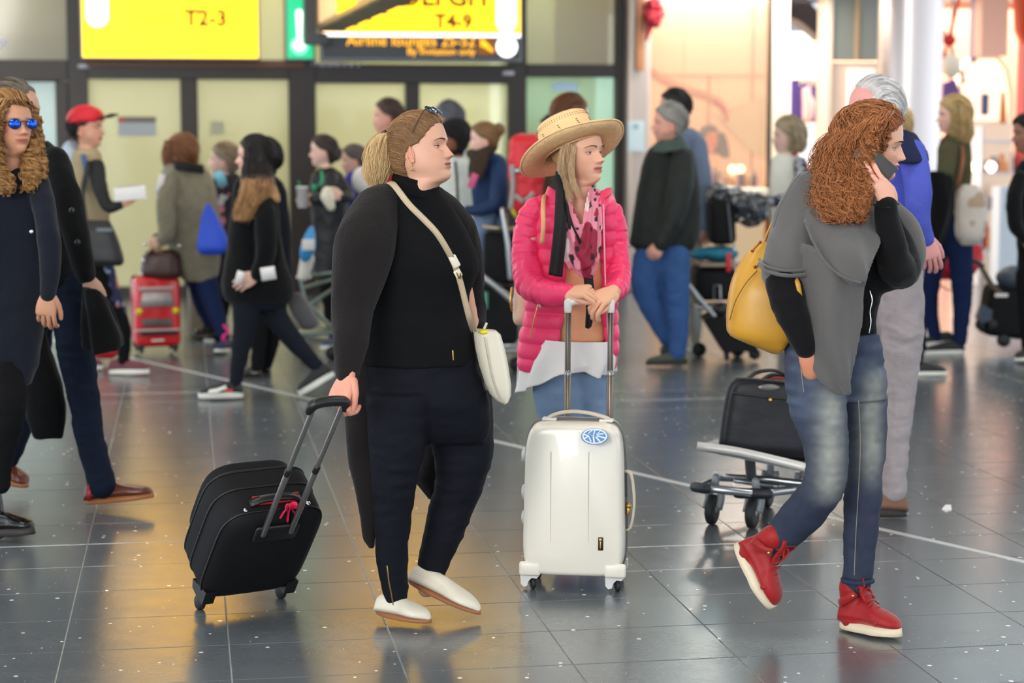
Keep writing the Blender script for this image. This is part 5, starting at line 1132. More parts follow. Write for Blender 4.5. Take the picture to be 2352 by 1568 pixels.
# white suitcase
K1 = G(1217, 1354); K2 = G(1415, 1360); mid = (K1+K2)/2; mid.z = 0; ac = (K2-K1); ac.z = 0; ac.normalize(); bc = Vector((-ac.y, ac.x, 0))
e = empty('white_suitcase', mid, 'cream white hard-shell suitcase standing before the person in pink', 'suitcase'); lean = .02
def C_(a, b, c): return mid+ac*(a)+bc*(b+lean*c)+Vector((0, 0, c))
m_shell = mat('cream_shell', (238, 232, 218), .3, bump=(12, .05, .004), spec=.5, coat=.2); m_wpl = mat('white_plastic', (226, 224, 222), .35); m_seam = mat('grey_seam', (112, 110, 112), .5)
CWd, CHt, CDp = .355, .535, .205; z0 = .052
def hard(mb, w0, w1, d0, d1, zb_, zt, n=56, ex=6.5, face=.93):
    """half shell between depths d0 (outer face) and d1 (seam); w0/w1 width at bottom/top"""
    R_ = []; 
    for f, k in ((0, face-.06), (.04, face), (.14, face+.035), (.3, .985), (.6, .998), (1, 1.0)):
        row = []
        for j in range(n):
            t = 2*math.pi*j/n; cx = math.copysign(abs(math.cos(t))**(2/ex), math.cos(t)); cz = math.copysign(abs(math.sin(t))**(2/ex), math.sin(t)); zc = (zb_+zt)/2; hz = (zt-zb_)/2
            kk = 1-(1-k)*1.0; z = zc+hz*cz*(1-(1-kk)*.62); wv = (w0+(w1-w0)*(z-zb_)/(zt-zb_))/2; row.append(C_(wv*cx*kk, d0+(d1-d0)*f, z))
        R_.append(row)
    return mb.rings(R_)
hard(M(), CWd+.006, CWd-.02, -.03, .075, z0, z0+CHt).build('front_shell', m_shell, e)
hard(M(), CWd+.006, CWd-.02, .19, .088, z0, z0+CHt).build('back_shell', m_shell, e)
def cloop(b, w_, zb_, zt, r, nm, m, ex=6.5):
    n = 72; pts = []
    for k in range(n+1):
        t = 2*math.pi*k/n; z = (zb_+zt)/2+(zt-zb_)/2*math.copysign(abs(math.sin(t))**(2/ex), math.sin(t)); wv = (w_-.026*(z-zb_)/(zt-zb_))/2; pts.append(C_(wv*math.copysign(abs(math.cos(t))**(2/ex), math.cos(t)), b, z))
    M().tube(pts, r, 8, round_ends=False).build(nm, m, e)
cloop(.0815, CWd+.008, z0-.001, z0+CHt+.001, .0065, 'zip_seam', m_seam)
for x in (-.075, .075-.02):
    M().box(C_(x, -.0312, z0+.24), (.0015, .0022, .40), Matrix.Rotation(math.atan2(ac.y, ac.x), 3, 'Z')).build('shell_groove', mat('groove', (198, 190, 172), .4), e, False)
RC = Matrix.Rotation(math.atan2(ac.y, ac.x), 3, 'Z')
for sa in (-1, 1):
    for b_2 in (.0, .165):
        c = C_(sa*(CWd/2-.03), b_2, 0); c.z = .0; mw = M(); mw.prism([c+ac*x+Vector((0, 0, z)) for x, z in ((-.03, .078), (.03, .078), (.030, .050), (.020, .040), (.004, .042), (-.008, .030), (-.012, .014), (-.024, .010), (-.034, .020), (-.036, .045))], bc*.036)
        mw.build('castor_housing', m_wpl, e, 'auto'); 
        M().lathe([(0, -.008), (.017, -.008), (.021, -.005), (.021, .005), (.017, .008), (0, .008)], c+bc*.018+ac*(.006)+Vector((0, 0, .0212)), ac*.8+bc*.3, 22).build('wheel', m_rubber, e)
    M().box(C_(sa*(CWd/2-.03), -.022, z0+.028), (.075, .02, .05), RC, .009).build('corner_guard', m_shell, e)
m_brz = mat('bronze_tube', (118, 104, 90), .3, .75)
for px in (1303, 1400):
    b0p = P(px, 980, 6.84); t0p = P(px+(2 if px < 1350 else 3), 712, 6.90); mdp = b0p.lerp(t0p, .45)
    M().tube([b0p, mdp], .0118, 18).build('telescopic_tube', m_brz, e); M().tube([mdp, t0p], .0104, 18).build('telescopic_tube', mat('bronze_tube_dark', (92, 84, 76), .3, .75), e)
    M().tube([mdp-Vector((0, 0, .004)), mdp+Vector((0, 0, .004))], .0132, 18).build('tube_collar', m_alu, e)
    M().tube([t0p-Vector((0, 0, .002)), t0p+Vector((0, 0, .028))], [.0135, .0145], 18).build('handle_end', m_wpl, e)
M().tube([P(1305, 700, 6.9), P(1320, 692, 6.9), P(1385, 693, 6.9), P(1403, 702, 6.9)], .0125, 14, 14).build('pull_handle', m_wpl, e)
zt_ = z0+CHt
M().strap([C_(-.10, .06, zt_-.004), C_(-.092, .06, zt_+.010), C_(-.05, .06, zt_+.026), C_(.0, .06, zt_+.031), C_(.06, .06, zt_+.024), C_(.115, .06, zt_+.008), C_(.125, .06, zt_-.004)], .028, .009, bc, 26).build('carry_handle', mat('handle_cream', (214, 202, 182), .4), e)
M().box(C_(-.09, .06, zt_+.004), (.05, .04, .010), RC, .004).build('handle_mount', m_wpl, e); M().box(C_(.108, .06, zt_+.002), (.05, .04, .010), RC, .004).build('handle_mount', m_wpl, e)
xr = CWd/2; M().strap([C_(xr-.006, .08, .41), C_(xr+.014, .075, .405), C_(xr+.026, .075, .34), C_(xr+.027, .075, .28), C_(xr+.014, .075, .21), C_(xr-.002, .08, .205)], .026, .008, bc, 22).build('side_handle', mat('handle_cream', (214, 202, 182), .4), e)
mb = M(); mb.ell(C_(xr+.01, .06, .292), .011).box(C_(xr+.008, .058, .275), (.012, .01, .03), RC, .003); mb.build('lock', mat('brass', (190, 150, 80), .3, 1.0), e)
for z, r in ((.455, .026), (.325, .028), (.235, .026)):
    M().ell(C_(-xr-.004, .10, z), (.012, .03, r)).build('side_foot', m_wpl, e)
lb = M().box(C_(.098, -.0325, .175), (.0175, .004, .046), RC, .0018).build('maker_plate', mat('plate_dark', (44, 36, 24), .3, .5), e); M().tube([C_(.098, -.035, .160), C_(.098, -.035, .182)], .0022, 8).ell(C_(.098, -.035, .189), (.005, .0015, .005)).build('plate_mark', m_gold, lb)
# luggage tag with its red strap
tg = empty('luggage_tag', C_(.058, -.045, zt_-.03), 'oval blue and white luggage tag on a red strap hanging on the white suitcase', 'tag')
tc = P(1366, 1002, 6.585); mb = M(); mb.lathe([(0, -.002), (.046, -.002), (.047, 0), (.046, .002), (0, .002)], Vector((0, 0, 0)), (0, 0, 1), 40)
TR = Matrix.Translation(tc) @ Matrix(((1, 0, 0, 0), (0, .35, 1, 0), (0, .55, -.3, 0), (0, 0, 0, 1)))
def tgp(L_, z=0): return [TR @ Vector((x*.046, y*.046, z)) for x, y in L_]
mb.v = [tuple(TR @ Vector(v)) for v in mb.v]; mb.build('disc', mat('tag_blue', (96, 150, 206), .4), tg, 'auto')
wl = M(); n = 36
wl.tube([TR @ Vector((.040*math.cos(2*math.pi*k/n), .040*math.sin(2*math.pi*k/n), -.003)) for k in range(n+1)], .0028, 6, round_ends=False)
for L_ in ([(-.15, .8), (-.5, .3), (-.1, 0), (.0, .75)], [(.1, .8), (.5, .75), (.15, .25), (.6, .3)], [(-.8, -.3), (-.45, .0), (-.3, -.6)], [(-.1, -.1), (-.05, -.8)], [(.1, -.1), (.45, -.8)], [(.2, .05), (.8, -.25)], [(-.75, .2), (-.5, .05)]):
    wl.tube(tgp(L_, -.0035), .0030, 6)
wl.build('white_pattern', mat('tag_white', (238, 242, 246), .5), tg)
M().strap([P(1373, 966, 6.74), P(1373, 978, 6.70), P(1372, 990, 6.66)], .014, .004, Vector((1, 0, 0)), 8).tube([P(1366, 966, 6.74), P(1380, 966, 6.74)], .005, 8).build('strap', mat('strap_red', (204, 34, 30), .35), tg)

# =====================================================================
# the woman with curly red hair, on the phone
# =====================================================================
YC = 6.12
m_felt = mat('grey_felt', (100, 97, 96), .95, bump=(220, .5, .003), sheen=.3, spec=.15, var=.07, vscale=12)
m_blk = mat('black_sweater', (20, 19, 21), .9, bump=(120, .3, .003), spec=.15, sheen=.1)
def denim():
    m = attr_mat('faded_denim', .85, bump=(200, .35, .002)); return m
m_fden = denim(); m_hem = mat('denim_hem', (32, 44, 72), .85, bump=(200, .4, .002)); m_stitch = mat('denim_stitch', (150, 140, 120), .7)
c_ = jbase((1960, 1440), YC, 'person with long curly ginger hair on the phone, grey cape, jeans, red sneakers')
skC = (232, 178, 152)
hC = Head(P(2021, 247, YC), .222, YC, -12, -9, 4, {'slim': .6, 'nose': .95, 'lips': .95})
hm = hC.mesh(skC, 88, 100, (196, 92, 90), None)
bd = M(); ptube(bd, YC, [(1985, 390, 0, 26), (1972, 440, 0, 28), (1960, 480, 0, 40)]); sil_loft(bd, YC, [(480, 1900, 1990), (560, 1880, 2010), (680, 1880, 2000), (800, 1860, 2005)], .5)
ptube(bd, YC, [(1858, 490, -.05, 28), (1806, 620, -.12, 26), (1830, 740, -.18, 22), (1858, 815, -.16, 17), (1866, 860, -.14, 14)])
ptube(bd, YC, [(2010, 500, .05, 28), (2075, 620, -.02, 24), (2060, 560, -.12, 22), (2038, 480, -.16, 17), (2035, 462, -.165, 17)])
ptube(bd, YC, [(1880, 820, 0, 40), (1893, 1000, -.1, 36), (1900, 1080, -.12, 32), (1830, 1200, -.03, 28), (1770, 1262, .0, 24)]); ptube(bd, YC, [(1968, 820, .03, 40), (1988, 1000, .03, 34), (1977, 1200, 0, 28), (1965, 1350, 0, 24)])
body = remesh(bd, .009, 4); set_tint(body, np.tile(np.array(lin(skC)), (len(body.vertices), 1)))
hb = M(); hand(hb, P(2037, 470, YC-.165), Vector((-.10, .02, 1)), Vector((-.15, -1, .05)), -1, .162, thumb=(12, 12), per=[(16, 26, 24), (12, 22, 24), (12, 24, 26), (16, 28, 30)], spread=2)
HFc = list(HF); hbm = hb.mesh('h'); q = mcos(hbm); pv = np.array(P(2037, 470, YC-.165)); th_ = math.radians(-27); 
R_ = np.array(Matrix.Rotation(th_, 3, 'Y')); k = sm(.02, .09, q[:, 2]-pv[2])[:, None]; q2 = (q-pv) @ R_.T + pv; q = q*(1-k)+q2*k; hbm.vertices.foreach_set('co', q.ravel()); hbm.update()
set_tint(hbm, np.tile(np.array(lin((236, 176, 152))), (len(hbm.vertices), 1)))
h2 = M(); h2.tube([P(1850, 795, YC-.175), P(1857, 820, YC-.17), P(1866, 850, YC-.15)], [.028, .031, .034], 16, 10, flat=((0, 1, 0), .6)); h2m = remesh(h2, .005, 3); set_tint(h2m, np.tile(np.array(lin((226, 150, 118))), (len(h2m.vertices), 1)))
place('body', join_mesh([body, hbm, h2m]+hm, 'body'), SKIN, c_, fixn=False); hC.eyes(c_, (80, 90, 76), (120, 78, 50))
rp = np.array([list(HFc[2][2]), list(HFc[2][3])]); kk = sm(.02, .09, rp[:, 2]-pv[2])[:, None]; rp = rp*(1-kk)+((rp-pv) @ R_.T+pv)*kk; M().lathe([(.0098, -.0018), (.0108, 0), (.0098, .0018)], Vector(rp[0]), Vector(rp[1]-rp[0]), 18).build('ring', m_gold, c_)
# jeans, worn pale on the thighs and knees
jn = M(); sil_loft(jn, YC, [(768, 1806, 2018, 0, .6), (820, 1802, 2028), (880, 1806, 2036), (915, 1812, 2038, 0, .5)], .6)
ptube(jn, YC, [(1866, 840, -.05, 62), (1876, 920, -.09, 66), (1893, 1000, -.12, 55), (1899, 1065, -.14, 48), (1890, 1120, -.14, 47), (1858, 1165, -.09, 47), (1815, 1210, -.04, 43), (1778, 1252, -.01, 37), (1762, 1275, .0, 35)], 20, 34)
ptube(jn, YC, [(1970, 840, .05, 58), (1985, 920, .05, 53), (1989, 1000, .04, 48), (1984, 1090, .02, 44), (1980, 1180, .0, 42), (1974, 1260, 0, 38), (1971, 1310, 0, 34), (1969, 1336, 0, 33)], 20, 34)
def jf(co, no):
    n = vnoise(co*np.array([6, 6, 34]), 31); low = np.clip((.42-np.abs(co[:, 2]-.45))/.42, 0, 1); hp_ = sm(.62, .8, co[:, 2]); an = sm(.22, .10, co[:, 2])
    return .0055*(1-np.abs(n)*1.6)*(.35+.9*an+.6*hp_+.5*gz(co[:, 2]-.47, .06))+vnoise(co*np.array([16, 16, 40]), 32)*.0018
jmesh = remesh(jn, .006, 3, jf)
def jt(co):
    base = np.tile(np.array(lin((42, 51, 72))), (len(co), 1)); pale = np.array(lin((150, 152, 146))); mid = np.array(lin((84, 97, 122)))
    kx1 = (co-np.array(P(1912, 960, YC-.2))); kx2 = co-np.array(P(2006, 960, YC-.05))
    f1 = np.exp(-((kx1[:, 0]-kx1[:, 2]*.02)/.042)**2)*sm(-.30, -.20, kx1[:, 2])*sm(.16, .04, kx1[:, 2]); f2 = np.exp(-((kx2[:, 0])/.040)**2)*sm(-.26, -.12, kx2[:, 2])*sm(.20, .08, kx2[:, 2])
    fr = sm(.05, -.03, co[:, 1]-YC); f = np.clip((f1+f2)*.85*fr*(1+.25*vnoise(co*np.array([12, 12, 70]), 3)), 0, 1)
    up = sm(.60, .78, co[:, 2])*(.4+.35*vnoise(co*np.array([14, 14, 50]), 4)); c = base*(1-np.clip(up, 0, 1)[:, None])+mid*np.clip(up, 0, 1)[:, None]; n = .16*vnoise(co*60, 8)
    return (c*(1-f[:, None])+pale*f[:, None])*(1+n[:, None])
fixtint(jmesh, jt); place('jeans', jmesh, m_fden, c_)
for L_ in ([(1972, 920, -.13), (1976, 1020, -.11), (1972, 1120, -.10), (1966, 1220, -.09), (1962, 1320, -.085)], [(1836, 800, -.145), (1840, 850, -.16), (1846, 900, -.165)]):
    M().tube([P(x, y, YC+d-.01) for x, y, d in L_], .0012, 5, 16).build('seam', m_stitch, c_)
M().tube([P(1938, 1334, YC-.06), P(1970, 1340, YC-.08), P(2004, 1334, YC-.04), P(1980, 1326, YC+.06), P(1940, 1328, YC+.03), P(1938, 1334, YC-.06)], .008, 8, 24).build('turn_up', m_hem, c_)
# black sweater under the cape
sw = M(); sil_loft(sw, YC, [(470, 1915, 2010), (540, 1890, 2030, 0), (620, 1890, 2035, -.02), (660, 1890, 2030, -.03), (700, 1886, 2018, -.02), (778, 1870, 2012, 0)], .6)
ptube(sw, YC, [(2015, 480, .05, 34), (2052, 550, .02, 40), (2072, 606, -.03, 43), (2066, 622, -.06, 42), (2052, 590, -.11, 38), (2044, 540, -.14, 33), (2038, 500, -.155, 28), (2036, 474, -.16, 26)], 20, 30)
ptube(sw, YC, [(1985, 655, -.05, 24), (2030, 650, -.04, 22), (2065, 632, -.04, 26)])
ptube(sw, YC, [(1860, 500, -.05, 40), (1812, 590, -.1, 40), (1801, 640, -.14, 42), (1812, 700, -.17, 39), (1832, 750, -.18, 33), (1850, 798, -.175, 25)], 20, 26)
place('sweater', remesh(sw, .006, 3, folds(.005, (13, 13, 18), 14)), m_blk, c_)
M().tube([P(x, y, YC-.135) for x, y in ((1998, 668), (2003, 690), (1998, 715), (2000, 740), (1996, 764))], .0022, 6, 16).build('zip', m_chrome, c_)
M().tube([P(2007, 470, YC-.16), P(2035, 478, YC-.2), P(2064, 468, YC-.15)], .003, 6, 8).build('cuff_edge', m_blk, c_)
# cape
cp = M(); sil_loft(cp, YC, [(392, 1880, 1985, .02, .7), (420, 1848, 2010, 0, .6), (460, 1820, 2030, 0, .6), (520, 1812, 2020, -.01, .62), (580, 1830, 2002, -.02, .62), (640, 1850, 1995, -.03, .6), (690, 1856, 1985, -.04, .5)], .62)
ptube(cp, YC, [(1855, 440, .0, 44), (1842, 485, -.02, 56), (1828, 540, -.06, 57), (1812, 590, -.1, 58), (1803, 624, -.11, 59)], 22, 20)
ptube(cp, YC, [(2020, 470, .06, 36), (2060, 520, .1, 46), (2078, 575, .08, 46), (2078, 628, .05, 36)], 20, 16)
sheet(cp, px_rows(YC, [[(1850, 560, -.16), (1910, 580, -.24), (1990, 570, -.2)], [(1842, 680, -.14), (1905, 690, -.25), (1982, 660, -.2)], [(1846, 780, -.14), (1910, 790, -.24), (1976, 760, -.19)], [(1888, 862, -.17), (1925, 866, -.22), (1962, 840, -.19)], [(1936, 900, -.19), (1943, 904, -.2), (1950, 902, -.19)]]), .016, (2, .012, .5), seed=2)
M_ = remesh(cp, .0065, 4, folds(.013, (8, 8, 5), 41, .15)); place('cape', M_, m_felt, c_)
hl = [(1744, 606, -.10), (1760, 622, -.19), (1800, 632, -.225), (1840, 632, -.2), (1864, 628, -.14)]
M().tube([P(x, y, YC+d) for x, y, d in hl], .006, 10, 20).build('cape_hem', m_felt, c_); M().tube([P(x, y-11, YC+d+.004) for x, y, d in hl], .004, 10, 20).build('cape_hem', m_felt, c_)
fl = M(); sheet(fl, px_rows(YC, [[(1862, 420, -.04), (1920, 425, -.10), (2000, 452, -.06)], [(1848, 500, -.11), (1925, 515, -.18), (2016, 520, -.12)], [(1858, 535, -.16), (1930, 550, -.25), (2018, 545, -.16)], [(1876, 568, -.2), (1940, 590, -.285), (2020, 566, -.19)], [(1922, 628, -.27), (1965, 638, -.29), (2008, 600, -.24)], [(1968, 646, -.285), (1980, 650, -.285), (1990, 640, -.27)]]), .014, (2, .008, 1), seed=9)
place('cape_collar', remesh(fl, .006, 2, folds(.010, (9, 9, 5), 43, .1)), m_felt, c_)
M().strap([P(1848, 505, YC-.2), P(1868, 556, YC-.24), P(1905, 612, YC-.28), P(1950, 642, YC-.305), P(1978, 649, YC-.3)], .005, .006, (0, -1, .3), 20).build('collar_edge', m_felt, c_)
M().tube([P(1838, 398, YC-.05), P(1815, 430, YC-.12), P(1790, 480, YC-.16), P(1778, 520, YC-.17)], .0022, 8, 14).build('cape_seam', m_felt, c_)
# hair
m_hairC = hair_mat('ginger_hair', (196, 128, 78), (108, 58, 30)); m_baseC = mat('hair_base_auburn', (140, 76, 40), .7, bump=(60, .8, .01), var=.3, vscale=20)
cap = hC.cap('hair', m_baseC, c_, {'top': .2, 'back': .5}, .045)
vol = PC(YC, [(2012, 262, .0, 36, 50), (1992, 288, 0, 54, 68), (1970, 325, 0, 62, 76), (1950, 375, 0, 62, 74), (1938, 425, -.07, 56, 62), (1938, 470, -.14, 46, 46), (1944, 508, -.19, 34, 32)])
lk = lock(M(), vol, .74, 20, 20); lm = remesh(lk, .008, 2, lambda co, no: vnoise(co*np.array([60, 60, 24]), 2)*.006); place('hair_volume', lm, m_baseC, cap)
strands('hair_strands', loft_strands(vol, 4200, 44, 12, (.62, 1.10), .0085, .05, .0014, tipspread=.12, clump=9), .0013, .0008, m_hairC, cap)
front = PC(YC, [(2034, 254, -.02, 20, 40), (2018, 280, -.06, 16, 40), (2000, 310, -.085, 18, 34), (1990, 345, -.10, 20, 30), (1984, 385, -.12, 22, 26), (1976, 425, -.15, 24, 24), (1968, 462, -.19, 22, 20), (1966, 495, -.22, 16, 14)])
strands('hair_strands', loft_strands(front, 1700, 40, 13, (.2, 1.05), .007, .045, .0014, tipspread=.2, clump=8), .0013, .0008, m_hairC, cap)
wisp = PC(YC, [(1988, 285, .0, 58, 70), (1956, 330, 0, 76, 84), (1938, 390, 0, 76, 84), (1928, 450, -.07, 68, 66), (1930, 490, -.14, 52, 46), (1940, 517, -.19, 38, 32)])
strands('hair_strands', loft_strands(wisp, 420, 36, 15, (.75, 1.06), .008, .05, .003, tipspread=.05), .0008, .0005, m_hairC, cap)
rg = np.random.RandomState(77); g = head_grid(hC.p, 64, 60).reshape(-1, 3); g = g[(hairmask(g[:, 0], g[:, 1], g[:, 2], {}) > .6) & (g[:, 2] > .42)]; A = crs([(*c0, rx, ry) for c0, rx, ry in vol], 60); S = []
for i in range(3000):
    r0 = g[rg.randint(len(g))]+rg.normal(0, .01, 3); a = math.atan2(r0[1]*1.3, r0[0]+.25)+rg.normal(0, .25); a = a+hC_yaw if False else a; j = 16+int(26*(1.1-r0[2])); e0 = A[min(59, j)]; k = 26; tt = np.linspace(0, 1, k)[:, None]
    p0 = hC.wa(r0[None])[0]; nrm_ = hC.wa((r0+(r0-np.array([-.05, 0, .5]))*.28)[None])[0]; end = e0[:3]+np.array([e0[3]*math.cos(a)*.9, e0[4]*math.sin(-abs(a) if rg.rand() < .75 else a)*.95, 0]); up_ = hC.wa((r0+(r0-np.array([-.05, 0, .5]))*.22)[None])[0]; mid_ = np.array([end[0]*.75+up_[0]*.25, end[1]*.75+up_[1]*.25, up_[2]+.014])
    p = (1-tt)**2*p0+2*tt*(1-tt)*mid_+tt**2*end; L_ = tt[:, 0]*2*math.pi*rg.uniform(2.5, 4.5)+rg.uniform(0, 6); am = .006*sm(0, .3, tt[:, 0]); S.append(p+np.stack([am*np.cos(L_), am*np.sin(L_), am*.6*np.sin(L_+1)], 1))
strands('hair_strands', S, .0013, .0009, m_hairC, cap)
Q = scalp_strands(hC, (-.5, 0, .55), 1500, 26, .13, 9, {}, .5); strands('hair_strands', [q_+np.stack([.005*np.sin(np.arange(26)*1.1+i), .005*np.cos(np.arange(26)*1.1+i), .004*np.sin(np.arange(26)*.9+i)], 1) for i, q_ in enumerate(Q)], .0013, .0010, m_hairC, cap)
# phone
ph = empty('mobile_phone', P(2012, 378, YC-.13), 'dark grey mobile phone held to the ear of the curly-haired person', 'phone')
PR = Matrix(((.77, .25, -.59), (-.16, .97, .2), (.62, .06, .79))).transposed()
xa = Vector((.765, -.12, -.63)).normalized(); ya = Vector((.08, 1, -.09)); ya = (ya-xa*ya.dot(xa)).normalized(); za = xa.cross(ya); PR = Matrix((xa, ya, za)).transposed()
M().box(P(2012, 374, YC-.135), (.125, .008, .060), PR, .0035).build('case', mat('phone_grey', (62, 58, 58), .5), ph, 'auto'); M().lathe([(0, 0), (.004, 0), (.004, .001), (0, .001)], P(1988, 352, YC-.14), -ya, 12).build('camera_lens', mat('lens_black', (10, 10, 12), .1), ph)
# yellow bag
yb = empty('yellow_handbag', P(1750, 812, YC-.05), 'mustard yellow leather handbag under the arm of the curly-haired person', 'bag')
m_ylw = mat('yellow_leather', (208, 152, 48), .38, bump=(40, .2, .003), spec=.5)
poly_bag(M(), [(556, 1742, 1762, .3), (590, 1712, 1790, .5), (625, 1690, 1822, .75), (660, 1678, 1836, .95), (700, 1672, 1840, 1), (740, 1670, 1832, 1), (768, 1674, 1820, .95), (785, 1705, 1808, .8), (800, 1742, 1798, .6), (811, 1768, 1784, .25)], YC, .085, .7, dy=.0, skew=-.02).build('body', m_ylw, yb)
M().tube([P(x, y, YC-d) for x, y, d in ((1738, 622, .065), (1712, 652, .082), (1690, 690, .075), (1676, 735, .05))], .0016, 6, 18).build('seam', mat('seam_brown', (120, 84, 30), .6), yb)
M().tube([P(1790, 690, YC-.10), P(1784, 715, YC-.105), P(1794, 728, YC-.10), P(1812, 722, YC-.095)], .0014, 6, 14).build('pocket_seam', mat('seam_brown', (120, 84, 30)), yb)
for a, b2 in (((1728, 576), (1746, 556)), ((1734, 613), (1750, 604))): M().tube([P(*a, YC-.06), P(*b2, YC-.06)], .0028, 6).ell(P(*a, YC-.06), .005).ell(P(*b2, YC-.06), .005).build('clasp', mat('copper', (150, 84, 56), .35, .8), yb)
M().strap([P(1744, 600, YC-.02), P(1752, 560, YC), P(1790, 480, YC+.02), P(1838, 410, YC+.02)], .014, .004, (0, 1, 0), 16).build('strap', m_ylw, yb)
M().strap([P(1820, 626, YC-.17), P(1832, 650, YC-.2), P(1838, 684, YC-.2)], .014, .003, (1, 0, .2), 10).build('strap_end', m_ylw, yb)
# sneakers
m_redl = mat('red_suede', (160, 14, 18), .55, bump=(90, .3, .002), spec=.4, sheen=.2); m_solew = mat('ivory_sole', (230, 214, 186), .6); m_redlace = mat('red_lace', (172, 20, 24), .6)
def sneaker(heel, toe, d0, d1, lace=True, Y=YC):
    g, T = shoe(Y, heel, toe, m_redl, m_solew, c_, d0, d1, .046, .085, .026, high=.05, name='sneaker')
    tg_ = M().box((0, 0, 0), (.001, .001, .001))
    s_ = M(); s_.strap([T(.30, 0, .175), T(.37, 0, .155), T(.42, 0, .12), T(.5, 0, .098)], .05, .008, T(0, 1, 0)-T(0, 0, 0), 12); s_.build('tongue', m_redl, g)
    for k in range(5):
        t = .36+.065*k; z = .152-.018*k; M().tube([T(t, -.03, z-.01), T(t+.015, 0, z+.004), T(t, .03, z-.01)], .0028, 6, 8).build('lace', m_redlace, g)
    b = M(); c = T(.37, -.005, .162)
    for sx, up_ in ((-1, .9), (1, .5)): b.tube([c, c+(T(.1, 0, 0)-T(0, 0, 0))*1.2*up_+(T(0, .03*sx, .012)-T(0, 0, 0)), c+(T(.12, 0, 0)-T(0, 0, 0))*1.3*up_+(T(0, .035*sx, -.01)-T(0, 0, 0)), c+(T(.04, .012*sx, -.006)-T(0, 0, 0))], .0028, 6, 14)
    b.tube([c, c+(T(.09, .02, -.03)-T(0, 0, 0)), c+(T(.13, .025, -.055)-T(0, 0, 0))], .0026, 6, 10); b.build('bow', m_redlace, g)
    M().box(T(.30, 0, .186), (.022, .006, .020), None, .002).build('gold_plate', m_gold, g)
    M().ell(T(.34, -.047, .12), (.005, .003, .005)).build('eyelet', m_gold, g)
    M().strap([T(.07, -.036, .085), T(.14, -.045, .096), T(.27, -.050, .112), T(.36, -.043, .13)], .024, .004, T(0, 0, 1)-T(0, 0, 0), 12).build('side_strap', m_redl, g)
    M().strap([T(.70, -.05, .035), T(.73, -.03, .062), T(.74, 0, .072), T(.73, .03, .062), T(.70, .05, .035)], .012, .003, T(1, 0, 0)-T(0, 0, 0), 12).build('toe_seam', m_redl, g)
sneaker((1932, 1440), (2068, 1462), .02, -.12); sneaker((1688, 1252), (1768, 1398), .03, -.04)

